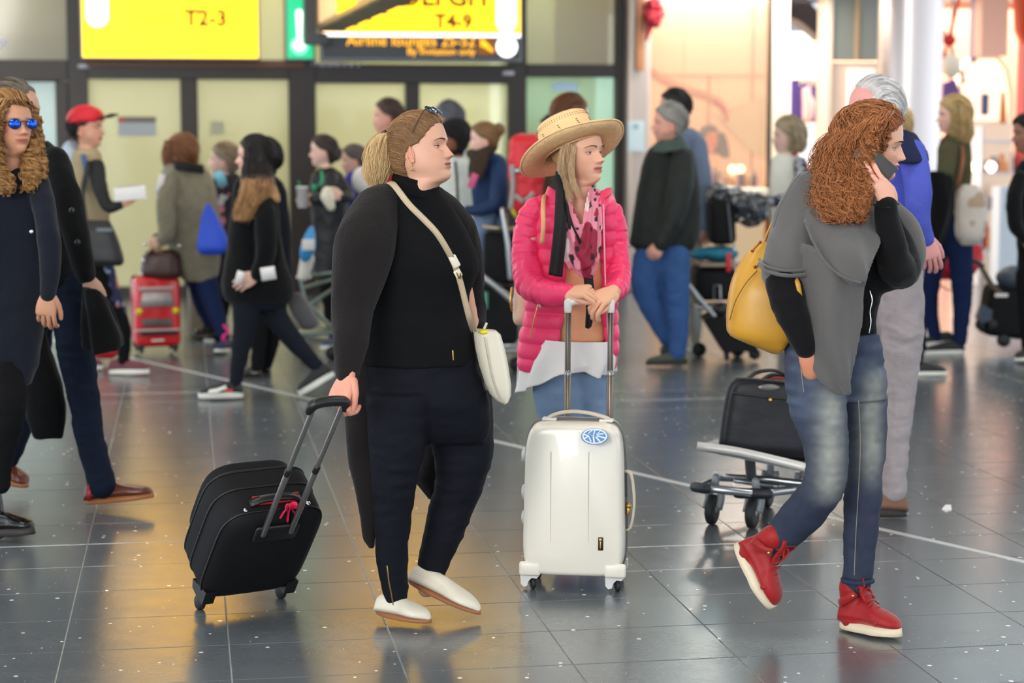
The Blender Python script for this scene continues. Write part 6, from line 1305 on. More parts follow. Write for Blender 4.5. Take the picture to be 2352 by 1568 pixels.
# =====================================================================
# everyone else in the hall
# =====================================================================
HC = {}
def gw(x, y, Y, r):
    p = P(x, y, Y); p.z = r; return p
def hmat(name, c, var=.25):
    HC[name] = hair_mat(name+'_strand', tuple(min(255, int(v*1.25+8)) for v in c), tuple(int(v*.72) for v in c)); return mat(name, c, .62, bump=(70, .7, .008), stretch=(3, 3, .5), var=var, vscale=26)
def cloth(name, c, var=.10, bump=.4, rough=.88, sheen=0.): return mat(name, c, rough, bump=(22, bump, .012), var=var, vscale=9, sheen=sheen, spec=.2)
def bgp(label, Y, foot, head=None, skin=(228, 178, 150), hair=None, tops=(), sleeves=(), legs=(), hands=(), shoes=(), vox=.011, amp=.006, cat='person'):
    """head=(crown x, y, height m, yaw, pitch, tweaks); hair=(material, style, thickness, [(part, rows)...]); tops=[(name, mat, rows, depth ratio)]; sleeves=[(mat, pts)]; legs=[(name, mat, [tubes], hip rows)]"""
    e = jbase(foot, Y, label); res = []; bd = M(); s = pm(Y)
    if head:
        x, y, H, yaw, pit, p = head; h = Head(P(x, y, Y), H, Y, yaw, pit, 0, p); res = h.mesh(skin, 44, 54, None, tuple(int(v*.45) for v in skin), True)
        nk = h.w((-.08, 0, -.12)); bd.tube([nk, nk-Vector((0, 0, .10))], [.05, .06], 14, 5)
    else: h = None
    hid = []
    for nm, m, rows, dr in tops:
        if nm in ('jacket', 'coat', 'shirt', 'sweater', 'top'): hid = [(r[0]+8, (r[1]+r[2])/2-(r[2]-r[1])*.36, (r[1]+r[2])/2+(r[2]-r[1])*.36, r[3] if len(r) > 3 else 0) for r in rows[:-1]]; sil_loft(bd, Y, hid, dr, n=20)
    for m, pts in sleeves: ptube(bd, Y, [(a[0], a[1], a[2], a[3]*.62) for a in pts], 10)
    for nm, m, tubes, hip in legs:
        for t in tubes: ptube(bd, Y, [(a[0], a[1], a[2], a[3]*.68) for a in t]+[(t[-1][0], t[-1][1]+6, t[-1][2], t[-1][3]*.6)], 10)
    body = remesh(bd, vox*1.15, 3); set_tint(body, np.tile(np.array(lin(skin)), (len(body.vertices), 1))); res.append(body)
    for hd in hands:
        hm_ = M(); wx, wy, dy, fx, fy, side, cu = hd[:7]; w0 = P(wx, wy, Y+dy); hand(hm_, w0, P(fx, fy, Y+dy)-w0, hd[7] if len(hd) > 7 else (0, -1, .15), side, .175, per=[(cu, cu*1.2, cu*.7)]*4); q = hm_.mesh('h'); set_tint(q, np.tile(np.array(lin(tuple(int(v*.97) for v in skin))), (len(q.vertices), 1))); res.append(q)
    place('body', join_mesh(res, 'body'), SKIN, e, fixn=False)
    if h: h.eyes(e, (70, 60, 50))
    if h and hair:
        m, st, th, vols = hair; cp_ = h.cap('hair', m, e, st, th, 40, 44)
        hs = HC.get(m.name); k_ = .45 if st.get('short') else .8
        if hs and len(vols) < 9:
            Q = scalp_strands(h, (-.46, 0, .42 if any(v[0] == 'bun' for v in vols) else .12), 420, 10, th+(.02 if st.get('short') else .045), int(abs(x)), st); Q = [q_[:max(5, int(10*k_))] for q_ in Q]; strands('hair_strands', Q, .0022, .0012, hs, cp_)
        for V_ in vols:
            if hs and V_[0] == 'lock': strands('hair_strands', loft_strands(PC(Y, V_[1]), 500, 16, 5, (.8, 1.12), .006, .12, .004), .0022, .0012, hs, cp_)
            if V_[0] == 'lock': q = remesh(lock(M(), PC(Y, V_[1]), 1.0, 18, 22), .009, 2, lambda co, no: vnoise(co*np.array([55, 55, 12]), 3)*.008); place('hair_length', q, V_[2] if len(V_) > 2 else m, cp_)
            if V_[0] == 'bun': q = M().ell(P(V_[1], V_[2], Y+V_[3]), V_[4], None, 16, 12); q = remesh(q, .008, 1, lambda co, no: vnoise(co*60, 3)*.006); place('hair_bun', q, m, cp_)
    for i, (nm, m, rows, dr) in enumerate(tops):
        g = M(); sil_loft(g, Y, rows, dr, n=28, k=18)
        if i == len(tops)-1 or nm in ('jacket', 'coat'):
            for sm_m, pts in sleeves:
                if sm_m is m: ptube(g, Y, pts, 14)
        place(nm, remesh(g, vox*.82, 3, folds(amp, (12, 12, 8), int(abs(rows[0][1]))+i)), m, e)
    for m, pts in sleeves:
        if not any(m is t[1] for t in tops): g = M(); ptube(g, Y, pts, 14); place('sleeve', remesh(g, vox*.8, 2, folds(amp*.7, (14, 14, 20), 5)), m, e)
    for nm, m, tubes, hip in legs:
        g = M()
        if hip: sil_loft(g, Y, hip, .7, n=24)
        for t in tubes: ptube(g, Y, t, 14)
        place(nm, remesh(g, vox*.82, 3, folds(amp, (12, 12, 22), 7)), m, e)
    fz = P(*shoes[0][0], Y+shoes[0][2]).z if shoes and Y > 9 else 0; fz = fz/pm(Y) if abs(fz) > .03 else 0
    for sh_ in shoes:
        sh_ = ((sh_[0][0], sh_[0][1]+fz), (sh_[1][0], sh_[1][1]+fz))+tuple(sh_[2:])
        hl, to, d0, d1, mu, ms = sh_[:6]; shoe(Y, hl, to, mu, ms, e, d0, d1, .044, .07, sh_[6] if len(sh_) > 6 else .02, **(sh_[7] if len(sh_) > 7 else {}))
    return e, h
m_char_s = mat('dark_sole', (40, 36, 34), .6); m_ws = mat('white_sole', (232, 232, 222), .5)
# --- blonde woman in the navy coat at the left edge
YD = 7.5; m_navyc = cloth('navy_wool', (22, 26, 38), .15, .5, .95, .15); m_blkboot = mat('black_leather', (14, 14, 16), .25, bump=(30, .3, .004))
m_hD = hair_mat('caramel_hair', (206, 160, 100), (120, 76, 40)); hDb = hmat('hair_base_brown2', (96, 60, 34))
e, hD = bgp('person in navy coat with long wavy caramel hair at the left edge', YD, (10, 1232), (22, 219, .222, -46, 2, {'slim': .8, 'lips': 1.3}), (214, 156, 124), (hDb, {}, .045, []),
  [('coat', m_navyc, [(385, 10, 78), (402, -20, 96), (440, -45, 106), (520, -50, 112), (620, -52, 112), (720, -56, 106), (820, -58, 92), (885, -52, 74)], .62)], [(m_navyc, [(90, 420, -.04, 26), (108, 510, -.10, 27), (116, 600, -.13, 25), (110, 676, -.15, 19)])],
  [('trousers', m_blackc, [[(14, 860, -.02, 50), (16, 950, -.05, 42), (4, 1040, -.04, 30), (2, 1115, -.04, 21)], [(-20, 860, .05, 44), (-40, 1000, .15, 34), (-70, 1120, .25, 20)]], None)], [(109, 674, -.15, 106, 712, 1, 30)],
  [((-22, 1232), (78, 1226), .02, -.06, m_blkboot, m_char_s, .03, {'high': .10}), ((-110, 1170), (-50, 1190), .3, .25, m_blkboot, m_char_s, .03, {'high': .10})], .009)
cpD = [c for c in e.children if c.name.startswith('hair')][0]
volR = PC(YD, [(52, 232, -.02, 16, 40), (66, 262, .05, 15, 26), (74, 310, .05, 14, 26), (76, 360, .0, 18, 24), (78, 400, -.05, 20, 22), (70, 438, -.09, 14, 14)]); volL = PC(YD, [(18, 226, -.04, 16, 36), (-4, 262, -.09, 12, 32), (-18, 320, -.10, 14, 28), (-20, 370, -.11, 20, 24), (-4, 412, -.13, 22, 20), (14, 446, -.15, 16, 12)])
strands('hair_strands', scalp_strands(hD, (-.35, 0, .05), 2200, 16, .085, 6, {}, .2), .0013, .0010, m_hD, cpD)
for vv, sd_ in ((volR, 3), (volL, 4)):
    place('hair_length', remesh(lock(M(), vv, .7, 16, 18), .009, 2, lambda co, no: vnoise(co*45, 3)*.008), hDb, cpD); strands('hair_strands', loft_strands(vv, 1500, 34, sd_, (.55, 1.1), .016, .095, .001, tipspread=.1, clump=22, cut=.15), .0010, .0006, m_hD, cpD)
m_blens = mat('blue_mirror_lens', (30, 90, 210), .12, .75); glasses(hD, .435, .50, mat('tortoise_frame', (70, 36, 30), .3), m_blens, None, 'blue mirrored sunglasses worn by the blonde person at the left edge', 0, w=.165, sz=.10, earx=-.03, earz=.52)
for x, y in ((72, 532),): M().ell(P(x, y, YD-.20), (.008, .004, .008)).build('button', m_chrome, e)
# --- man in the long black coat behind her
YE = 8.1; m_bcoat = cloth('black_wool', (13, 13, 15), .15, .4, .95, .1); m_ntr = cloth('navy_cotton', (16, 26, 44), .2, .5); m_brl = mat('brown_leather', (92, 44, 30), .28, bump=(30, .2, .003)); m_tansole = mat('tan_leather_sole', (150, 92, 50), .5)
e, h = bgp('person in long black coat and brown leather shoes striding behind the navy coat', YE, (200, 1155), (36, 192, .242, -8, 0, {'male': 1, 'stubble': 1}), (206, 158, 136), (hmat('grey_brown_hair', (104, 92, 80)), {'short': 1, 'recede': .3}, .05, []),
  [('coat', m_bcoat, [(322, 50, 112), (345, 15, 140), (380, 0, 156), (460, -5, 160), (560, 0, 165), (660, 5, 172), (720, 10, 130), (760, 18, 108, 0, .7), (836, 38, 127, 0, .8), (895, 50, 146, 0, .7), (958, 60, 152, 0, .5), (1008, 78, 146, 0, .3)], .68)], [(m_bcoat, [(128, 366, -.06, 30), (152, 450, -.13, 34), (176, 550, -.16, 31), (196, 630, -.15, 24)])],
  [('trousers', m_ntr, [[(158, 660, 0, 46), (172, 790, -.03, 44), (190, 900, -.04, 38), (206, 1000, -.04, 34), (224, 1070, -.04, 33), (234, 1112, -.04, 33)], [(90, 700, .1, 40), (70, 900, .2, 32), (20, 1050, .35, 28)]], None)], [(200, 640, -.15, 226, 690, 1, 30, (.5, -.8, .4))],
  [((200, 1158), (352, 1142), .0, -.05, m_brl, m_tansole, .022), ((0, 1100), (60, 1120), .4, .3, m_brl, m_tansole)], .009)
M().strap([P(205, 1112, YE-.075), P(204, 1135, YE-.08), P(204, 1150, YE-.08)], .02, .003, (1, 0, 0)).build('heel_tab', mat('heel_red', (150, 24, 30), .4), e)
for x, y in ((165, 483), (178, 556)): M().ell(P(x, y, YE-.30), (.012, .005, .012)).build('button', mat('coat_button', (50, 50, 54), .2), e)
g = M(); sheet(g, px_rows(YE, [[(192, 655, -.16), (212, 665, -.2), (238, 680, -.18)], [(190, 700, -.14), (225, 705, -.22), (258, 712, -.16)], [(196, 760, -.13), (235, 765, -.22), (282, 765, -.14)], [(200, 798, -.12), (238, 812, -.2), (288, 790, -.14)]]), .03, (3, .014, 0), seed=4)
q = place('folded_jacket', remesh(g, .008, 2, folds(.006)), m_bcoat, None); tag(q, 'black jacket hanging from the hand of the person in the long black coat', 'jacket')
# --- man in the red cap
YF = 12.6; m_tanj = cloth('tan_jacket', (172, 154, 122)); m_pat = attr_mat('printed_cotton', .85)
e, h = bgp('person in red cap and tan jacket holding white papers at the glass door', YF, (270, 858), (200, 250, .24, -8, 0, {'male': 1}), (226, 168, 140), (hmat('black_hair', (26, 22, 22)), {'short': 1}, .012, []),
  [('jacket', m_tanj, [(340, 180, 222), (356, 165, 232), (400, 160, 240), (450, 166, 250), (500, 176, 250), (526, 184, 244)], .8)], [(mat('black_cuff', (26, 26, 28), .8), [(222, 385, -.1, 20), (232, 440, -.2, 17), (250, 476, -.22, 14), (276, 470, -.22, 10)])],
  [('trousers', m_blackc, [[(222, 610, 0, 34), (252, 690, -.02, 26), (284, 760, -.02, 18), (284, 830, -.02, 13)], [(215, 610, .1, 32), (205, 720, .15, 24), (196, 830, .2, 14)]], None)], [(276, 470, -.22, 296, 455, 1, 10)],
  [((252, 858), (342, 857), .0, -.06, mat('maroon_mesh', (112, 56, 66), .7), m_ws, .03), ((160, 842), (235, 848), .25, .2, mat('maroon_mesh', (112, 56, 66), .7), m_ws, .03)])
g = M(); sil_loft(g, YF, [(596, 200, 258, 0), (640, 212, 268, -.01), (700, 226, 286, -.01), (748, 262, 300, -.02)], .9); gm = remesh(g, .009, 2, folds(.005)); fixtint(gm, lambda co: np.where((vnoise(co*26, 5) > .45)[:, None], np.array(lin((190, 120, 96))), np.where((vnoise(co*34, 6) > .5)[:, None], np.array(lin((150, 160, 190))), np.array(lin((38, 40, 78)))))); place('printed_shorts', gm, m_pat, e)
M().strap([P(186, 350, YF+.05), P(192, 362, YF-.12), P(198, 400, YF-.17), P(190, 440, YF-.16)], .03, .006, (1, 0, 0), 14).build('backpack_strap', mat('strap_blue', (60, 96, 140), .7), e)
M().ell(P(163, 372, YF+.05), (.07, .12, .14)).build('hood', mat('pale_grey_blue', (176, 190, 204), .8), e)
ce = empty('baseball_cap', P(200, 250, YF), 'red baseball cap with a black upturned brim on the person at the left glass door', 'cap')
h2 = Head(P(200, 247, YF), .245, YF, -8, 0, 0, {'male': 1}); mr = mat('cap_red', (216, 24, 44), .6); g = head_grid({}, 48, 40); q = g.reshape(-1, 3).copy(); ctr = np.array([-.05, 0, .55]); d = q-ctr; d /= np.linalg.norm(d, axis=1)[:, None]; zz = .60+.12*np.clip(q[:, 0]+.1, 0, 1); q = q+d*np.where(q[:, 2] > zz, .085, -.06)[:, None]; nr = g.shape[0]; k = int(nr*.60)
M().rings([[tuple(v) for v in r] for r in h2.wa(q).reshape(nr, 48, 3)[:k]]).build('crown', mr, ce)
M().strap([h2.w((.38, 0, .74)), h2.w((.55, 0, .76)), h2.w((.74, 0, .83))], .15, .010, h2.R @ Vector((0, 1, 0)), 8).build('brim', mat('cap_brim', (44, 40, 36), .5), ce); M().ell(h2.w((.40, 0, .88)), (.006, .02, .02)).build('emblem', m_gold, ce)
pp = empty('paper_sheets', P(298, 445, YF-.25), 'white paper documents held out by the person in the red cap', 'paper')
M().box(P(299, 444, YF-.26), (.20, .004, .085), Matrix.Rotation(-.10, 3, 'Y'), .001).build('sheet', m_white, pp); M().box(P(292, 428, YF-.25), (.15, .006, .006), Matrix.Rotation(-.12, 3, 'Y')).build('fold', mat('paper_shade', (150, 140, 130), .7), pp)
sb = empty('shoulder_bag', P(240, 606, YF-.1), 'black shoulder bag hanging at the hip of the person in the red cap', 'bag'); m_bag = mat('black_bag', (24, 24, 26), .5, bump=(12, .3, .01))
poly_bag(M(), [(506, 198, 250, .5), (530, 196, 262, .9), (570, 200, 276, 1), (600, 206, 283, 1), (610, 212, 278, .6)], YF, .06, dy=-.24).build('body', m_bag, sb); M().strap([P(198, 515, YF-.24), P(190, 440, YF-.24), P(205, 370, YF-.15)], .03, .005, (1, 0, 0), 10).build('strap', m_bag, sb); M().box(P(240, 528, YF-.305), (.10, .004, .022), None, .001).build('label', mat('label_grey', (110, 118, 124), .5), sb)
o = poly_bag(M(), [(705, 240, 262, .4), (740, 226, 276, .8), (780, 214, 281, 1), (808, 214, 276, .9), (822, 222, 262, .5)], 13.2, .08).build('red_bag', mat('bag_red', (228, 44, 58), .4), None); tag(o, 'bright red bag hanging low behind the legs of the red-capped person', 'bag')
# --- woman in the grey-green fur coat with the red car suitcase
YG = 13.9; m_fur = mat('grey_green_fur', (136, 130, 108), .95, bump=(60, 1.0, .02), var=.3, vscale=18, sheen=.3); m_dj = cloth('dark_denim', (24, 38, 76), .2)
e, h = bgp('person in grey-green fur coat seen from behind, blue bag over the shoulder', YG, (500, 800), (412, 312, .225, 160, 0, {}), (228, 180, 156), (hmat('reddish_brown_hair', (142, 96, 66)), {}, .06, [('lock', [(404, 322, 0, 22, 34), (412, 345, .02, 34, 38), (414, 372, .04, 36, 34), (414, 390, .05, 28, 26)])]),
  [('coat', m_fur, [(376, 385, 462, .0), (395, 372, 482), (440, 368, 496), (510, 372, 506), (580, 392, 508), (625, 408, 502), (645, 420, 496)], .8)], [(m_fur, [(396, 410, -.12, 22), (380, 470, -.2, 22), (384, 530, -.22, 21), (376, 548, -.22, 17)])],
  [('jeans', m_dj, [[(470, 630, 0, 28), (490, 700, -.05, 22), (514, 770, -.06, 15)], [(448, 630, .1, 26), (462, 690, .15, 20), (480, 745, .2, 14)]], None)], [(376, 550, -.22, 358, 556, 1, 40)],
  [((526, 806), (496, 808), -.06, -.25, mat('navy_canvas', (36, 40, 80), .7), m_ws, .02), ((510, 768), (446, 770), .2, .15, m_blkboot, m_char_s)])
M().tube([P(515, 748, YG-.12), P(524, 762, YG-.13), P(512, 775, YG-.14), P(520, 790, YG-.14)], .012, 8, 12).build('pink_laces', mat('neon_pink', (226, 40, 140), .5), e)
M().rings([[P(x, y, YG+d)+Vector((0, 0, 0)) for x, y, d in ((395+0, 384+k, .12), (400, 376+k, -.12), (432, 380+k, -.2), (468, 384+k, -.1), (466, 388+k, .15), (430, 388+k, .2))] for k in (-6, 6, 14)]).build('dark_collar', mat('collar_black', (26, 24, 24), .95), e)
o = poly_bag(M(), [(468, 474, 482, .3), (500, 464, 500, .6), (540, 458, 518, .95), (570, 455, 525, 1), (584, 462, 510, .6)], YG, .09, dy=-.3).build('blue_bag', mat('cobalt_cloth', (36, 78, 206), .6, bump=(10, .5, .02)), None); tag(o, 'cobalt blue drawstring bag hanging on the back of the fur coat', 'bag')
o = M().box(P(368, 424, YG-.2), (.045, .004, .15), Matrix.Rotation(.25, 3, 'Y')).build('white_card', m_white, None); tag(o, 'white card held upright before the grey-green fur coat', 'paper')
# red suitcase shaped like a car front
YR = 13.7; rc = empty('red_car_suitcase', P(375, 812, YR), 'red children suitcase decorated as a car front with windscreen and yellow headlights', 'suitcase')
m_rs = mat('glossy_red', (226, 30, 36), .25, spec=.6, coat=.4); RRr = Matrix.Rotation(math.radians(20), 3, 'Z')
sR = pm(YR); cx = P(364, 716, YR); fw = 100*sR
def rr(a, b, c): return cx+RRr @ Vector((a, b, 0))+Vector((0, 0, c))
M().box(rr(0, .12, 0), (.325, .24, .50), RRr, .045, 4).build('shell', m_rs, rc); M().box(rr(0, .12, 0), (.33, .03, .505), RRr, .012).build('zip_band', mat('band_black', (30, 28, 30), .5), rc)
M().box(rr(-.015, -.005, .165), (.235, .016, .025), RRr, .006).build('roof_strip', mat('silver_paint', (196, 190, 186), .35, .2), rc)
M().prism([rr(-.13, -.006, .04), rr(.11, -.006, .04), rr(.09, -.006, .14), rr(-.11, -.006, .14)], RRr @ Vector((0, -.008, 0))).build('windscreen', mat('silver_paint', (196, 190, 186)), rc)
M().box(rr(-.01, -.006, -.075), (.21, .014, .055), RRr, .012).build('grille', mat('grille_grey', (130, 124, 120), .35, .5), rc)
for k in range(4): M().box(rr(-.01, -.014, -.056-.013*k), (.19, .004, .004), RRr).build('grille_bar', mat('grille_dark', (70, 66, 64), .4), rc)
for sx in (-.135, .12): M().lathe([(0, 0), (.024, 0), (.022, .010), (0, .014)], rr(sx, -.003, .005), RRr @ Vector((0, -1, 0)), 20).build('headlight', mat('headlight_yellow', (250, 226, 40), .3), rc)
M().box(rr(-.01, -.012, -.128), (.315, .02, .018), RRr, .006).build('bumper', mat('silver_paint', (196, 190, 186)), rc); M().box(rr(-.01, -.008, -.20), (.09, .004, .014), RRr, .001).build('white_badge', m_white, rc); M().tube([rr(-.12, -.012, -.15), rr(.12, -.012, -.15)], .012, 8).build('lower_bar', mat('band_black', (30, 28, 30)), rc)
for sx in (-.12, .12):
    for sy in (.03, .2): M().lathe([(0, -.012), (.028, -.012), (.028, .012), (0, .012)], rr(sx, sy, -.262+.0), RRr @ Vector((1, 0, 0)), 18).build('wheel', m_rubber, rc); M().box(rr(sx, sy, -.245), (.04, .05, .03), RRr, .008).build('wheel_arch', mat('band_black', (30, 28, 30)), rc)
bb = empty('brown_bag', P(372, 636, YR), 'dark brown leather holdall strapped on top of the red car suitcase', 'bag'); m_bb = mat('dark_brown_leather', (66, 36, 32), .35, bump=(14, .3, .01))
poly_bag(M(), [(572, 345, 400, .5), (582, 332, 415, .9), (605, 326, 419, 1), (630, 326, 419, 1), (638, 334, 412, .7)], YR, .12, dy=.1).build('body', m_bb, bb); M().strap([P(336, 585, YR-.02), P(352, 570, YR-.02), P(392, 568, YR-.02), P(414, 578, YR-.02)], .02, .006, (0, 1, 0), 12).build('green_piping', mat('olive_green', (96, 120, 60), .5), bb); M().tube([P(350, 575, YR), P(352, 545, YR), P(366, 538, YR), P(378, 560, YR)], .012, 8, 14).build('handle', m_bb, bb)
for x, y in ((333, 560), (413, 565), (330, 598), (326, 630)): M().ell(P(x, y, YR-.02), .014).build('stud', m_chrome, bb)
o = M().box(P(470, 700, 14.8), (.22, .30, .42), None, .04, 3).build('tan_suitcase', mat('taupe_shell', (122, 112, 92), .5), None); tag(o, 'taupe hard suitcase on the floor behind the legs of the fur-coated person', 'suitcase'); o.location.z += .215-P(470, 700, 14.8).z
# --- small person with fair hair behind
e, h = bgp('short fair-haired person in dark floral jacket behind the black coat', 14.6, (505, 790), (512, 333, .225, 186, 2, {}), (236, 196, 180), (hmat('ash_blond_hair', (150, 132, 110)), {'short': 0}, .07, []),
  [('jacket', attr_mat('floral_print', .8), [(398, 496, 545), (412, 488, 556), (470, 490, 560), (540, 500, 560), (590, 505, 560)], .75)], [], [('trousers', m_blackc, [[(520, 590, 0, 26), (510, 690, 0, 20), (500, 780, 0, 14)], [(545, 590, .1, 26), (550, 690, .1, 20), (560, 780, .1, 14)]], None)], [], [((515, 795), (470, 797), 0, 0, m_blkboot, m_ws), ((575, 792), (530, 794), .1, .1, m_blkboot, m_ws)])
fj = [c for c in e.children if c.name.startswith('jacket')][0].data; fixtint(fj, lambda co: np.where((vnoise(co*20, 4) > .5)[:, None], np.array(lin((214, 120, 140))), np.where((vnoise(co*24, 14) > .55)[:, None], np.array(lin((200, 196, 196))), np.array(lin((36, 34, 40))))))
M().strap([P(500, 398, 14.4), P(508, 412, 14.35), P(512, 428, 14.35)], .07, .03, (1, 0, 0)).build('blue_scarf', mat('sky_scarf', (120, 190, 214), .8), e)
# --- the pair in black coats with the long ombre hair
YI = 11.5; m_omb = attr_mat('ombre_hair', .6, bump=(70, .7, .008)); m_lg = cloth('black_leggings', (24, 28, 38), .1, .3)
e, h = bgp('person with long dark-to-blonde hair, black coat and leggings, holding white cards', YI, (540, 912), (580, 317, .216, 186, 0, {'slim': .8}), (232, 186, 166), (hmat('black_brown_hair', (38, 30, 30)), {}, .05, []),
  [('coat', m_bcoat, [(404, 552, 608), (420, 538, 632), (470, 532, 640), (540, 524, 646), (610, 514, 660), (660, 508, 676), (690, 520, 672)], .8)], [(m_bcoat, [(602, 432, -.08, 24), (610, 510, -.18, 26), (608, 590, -.2, 23), (590, 630, -.2, 16)])],
  [('leggings', m_lg, [[(568, 660, -.04, 36), (562, 750, -.05, 27), (550, 820, -.05, 20), (540, 884, -.05, 14)], [(610, 660, .06, 38), (640, 735, .05, 27), (690, 800, .04, 21), (738, 850, .03, 14)]], [(640, 530, 650), (690, 536, 650), (710, 545, 640)])],
  [(590, 634, -.2, 566, 646, -1, 20)], [((557, 912), (457, 914), -.05, -.08, mat('black_canvas', (34, 36, 40), .7), m_ws, .034), ((768, 862), (690, 908), .03, .0, mat('black_canvas', (34, 36, 40), .7), m_ws, .034)])
cp_ = [c for c in e.children if c.name.startswith('hair')][0]
q = remesh(lock(lock(M(), PC(YI, [(588, 330, 0, 30, 36), (590, 370, -.02, 30, 36), (592, 410, -.08, 34, 30), (588, 440, -.14, 30, 22), (572, 475, -.17, 26, 18), (556, 505, -.17, 18, 12)]), 1, 18, 24), PC(YI, [(600, 380, -.02, 22, 30), (612, 420, -.08, 22, 26), (626, 450, -.12, 16, 16), (636, 465, -.12, 8, 8)]), 1, 14, 16), .008, 2, lambda co, no: vnoise(co*np.array([60, 60, 14]), 3)*.008)
zt0, zt1 = P(590, 390, YI).z, P(560, 480, YI).z; fixtint(q, lambda co: (lambda k: np.array(lin((38, 30, 30)))*(1-k)+np.array(lin((196, 148, 96)))*k)((sm(zt0, zt1, co[:, 2]+.03*vnoise(co*30, 2)))[:, None])); place('hair_length', q, m_omb, cp_)
strands('hair_strands', loft_strands(PC(YI, [(588, 330, 0, 30, 36), (590, 370, -.02, 30, 36), (592, 410, -.08, 34, 30)]), 500, 14, 5, (.8, 1.1), .004, .12, .004), .0022, .0014, hair_mat('black_strand', (56, 46, 44), (24, 20, 20)), cp_)
strands('hair_strands', loft_strands(PC(YI, [(592, 410, -.08, 34, 30), (588, 440, -.14, 32, 24), (572, 475, -.17, 28, 20), (556, 508, -.17, 18, 12)]), 500, 14, 6, (.6, 1.12), .006, .10, .004), .0022, .0012, hair_mat('blond_tip_strand', (206, 158, 104), (120, 84, 54)), cp_)
for sh_, dd in ((0, 0),): M().strap([P(520, 888, YI-.14), P(500, 896, YI-.15), P(480, 900, YI-.15)], .05, .012, (0, 1, .2), 8).build('laces', m_ws, e); M().box(P(524, 897, YI-.145), (.05, .01, .018), None, .003).build('red_patch', mat('patch_red', (220, 60, 50), .6), e)
for k, (x, y, w_, r_) in enumerate(((550, 637, 15, .3), (616, 628, 30, -.15))):
    o = M().box(P(x, y, YI-.27), (w_*pm(YI)*1.1, .004, .075), Matrix.Rotation(r_, 3, 'Y')).build('white_card', m_white, None); tag(o, 'small white card held by the walking ombre-haired person, %s of two' % ('left' if k == 0 else 'right'), 'paper', 'cards in the hand of the ombre-haired person')
e, h = bgp('person in long dark navy coat walking close behind the ombre-haired one', 12.4, (620, 880), (600, 322, .22, 186, 0, {}), (226, 180, 160), (hmat('black_hair2', (34, 28, 28)), {}, .06, [('lock', [(604, 335, 0, 20, 32), (606, 370, 0, 18, 30), (606, 400, 0, 14, 22)])]),
  [('coat', cloth('midnight_wool', (20, 24, 34)), [(402, 585, 632), (425, 572, 654), (500, 570, 664), (580, 568, 668), (650, 566, 672), (685, 570, 668)], .8)], [], [('trousers', m_blackc, [[(600, 670, 0, 26), (596, 760, 0, 20), (590, 846, 0, 14)], [(640, 670, .1, 26), (630, 760, .1, 20), (610, 840, .15, 14)]], None)], [], [((602, 870), (548, 872), 0, 0, m_blkboot, m_char_s), ((622, 862), (580, 864), .15, .15, m_blkboot, m_char_s)])
o = poly_bag(M(), [(672, 660, 690, .4), (690, 660, 704, .7), (720, 672, 722, 1), (745, 688, 732, .9), (756, 694, 716, .5)], 12.6, .07).build('grey_tote', mat('grey_tote_cloth', (98, 96, 98), .8, bump=(10, .4, .02)), None); tag(o, 'grey cloth tote bag swinging behind the long black coats', 'bag')
# --- person with cup, green lanyard
YK = 14.0; m_bj = mat('black_shell_jacket', (28, 30, 34), .45, bump=(14, .5, .02), spec=.4)
e, h = bgp('person with glasses and green lanyard in black jacket, drinking cup in hand', YK, (760, 800), (740, 312, .212, 186, -2, {}), (238, 198, 182), (hmat('dark_brown_hair', (50, 38, 34)), {}, .05, [('bun', 770, 352, 0, (.05, .05, .06))]),
  [('jacket', m_bj, [(384, 735, 766), (396, 716, 786), (450, 712, 800), (520, 716, 800), (600, 716, 796), (640, 718, 790)], .8)], [(m_bj, [(760, 410, -.15, 17), (752, 452, -.22, 17), (722, 458, -.24, 13)]), (m_bj, [(776, 412, -.1, 16), (800, 450, -.2, 14), (788, 453, -.27, 11)])],
  [('trousers', m_blackc, [[(755, 630, 0, 26), (762, 710, 0, 20), (766, 770, 0, 13)], [(780, 630, .1, 26), (782, 710, .1, 20), (784, 770, .1, 13)]], None)], [(722, 458, -.24, 704, 456, 1, 35), (786, 452, -.28, 766, 448, -1, 40)],
  [((784, 800), (736, 802), -.05, -.05, mat('violet_mesh', (70, 60, 130), .6), m_ws, .03), ((805, 794), (760, 796), .1, .1, mat('violet_mesh', (70, 60, 130), .6), m_ws, .03)])
M().strap([P(738, 392, YK-.14), P(740, 415, YK-.2), P(732, 428, YK-.21)], .022, .004, (1, 0, 0), 8).build('lanyard', mat('lanyard_green', (40, 160, 110), .5), e); M().box(P(722, 432, YK-.22), (.03, .01, .05)).build('green_badge', mat('lanyard_green', (40, 160, 110)), e)
fr = M(); 
for sd in (-1, 1): fr.tube([h.w((.44+.0*sd, sd*.15+.09*math.cos(t), .50+.07*math.sin(t))) for t in [2*math.pi*k/16 for k in range(17)]], .0022, 5, round_ends=False)
fr.build('glasses', m_char_s, e)
cu = empty('paper_cup', P(695, 478, YK-.27), 'white paper cup with green straw held by the lanyard person', 'cup'); M().lathe([(0, 0), (.032, 0), (.042, .14), (.044, .14), (.044, .148), (0, .148)], P(695, 477, YK-.28), n=20).build('cup', m_white, cu); M().tube([P(690, 432, YK-.28), P(686, 416, YK-.28)], .006, 8).build('straw', mat('straw_green', (20, 140, 90), .4), cu)
o = M().ell(P(752, 448, YK-.34), (.045, .04, .06)).tube([P(752, 452, YK-.34), P(760, 475, YK-.34)], [.05, .03], 10).build('wrapped_sandwich', mat('wrap_cream', (238, 230, 208), .6, bump=(20, .5, .01)), None); tag(o, 'cream paper-wrapped snack held up beside the green lanyard', 'food')
ca = empty('luggage_trolley', P(730, 800, 13.6), 'luggage trolley with a blue and white plastic bag left of the woman in black', 'trolley')
m_tg = mat('trolley_grey_green', (120, 134, 128), .4, .6)
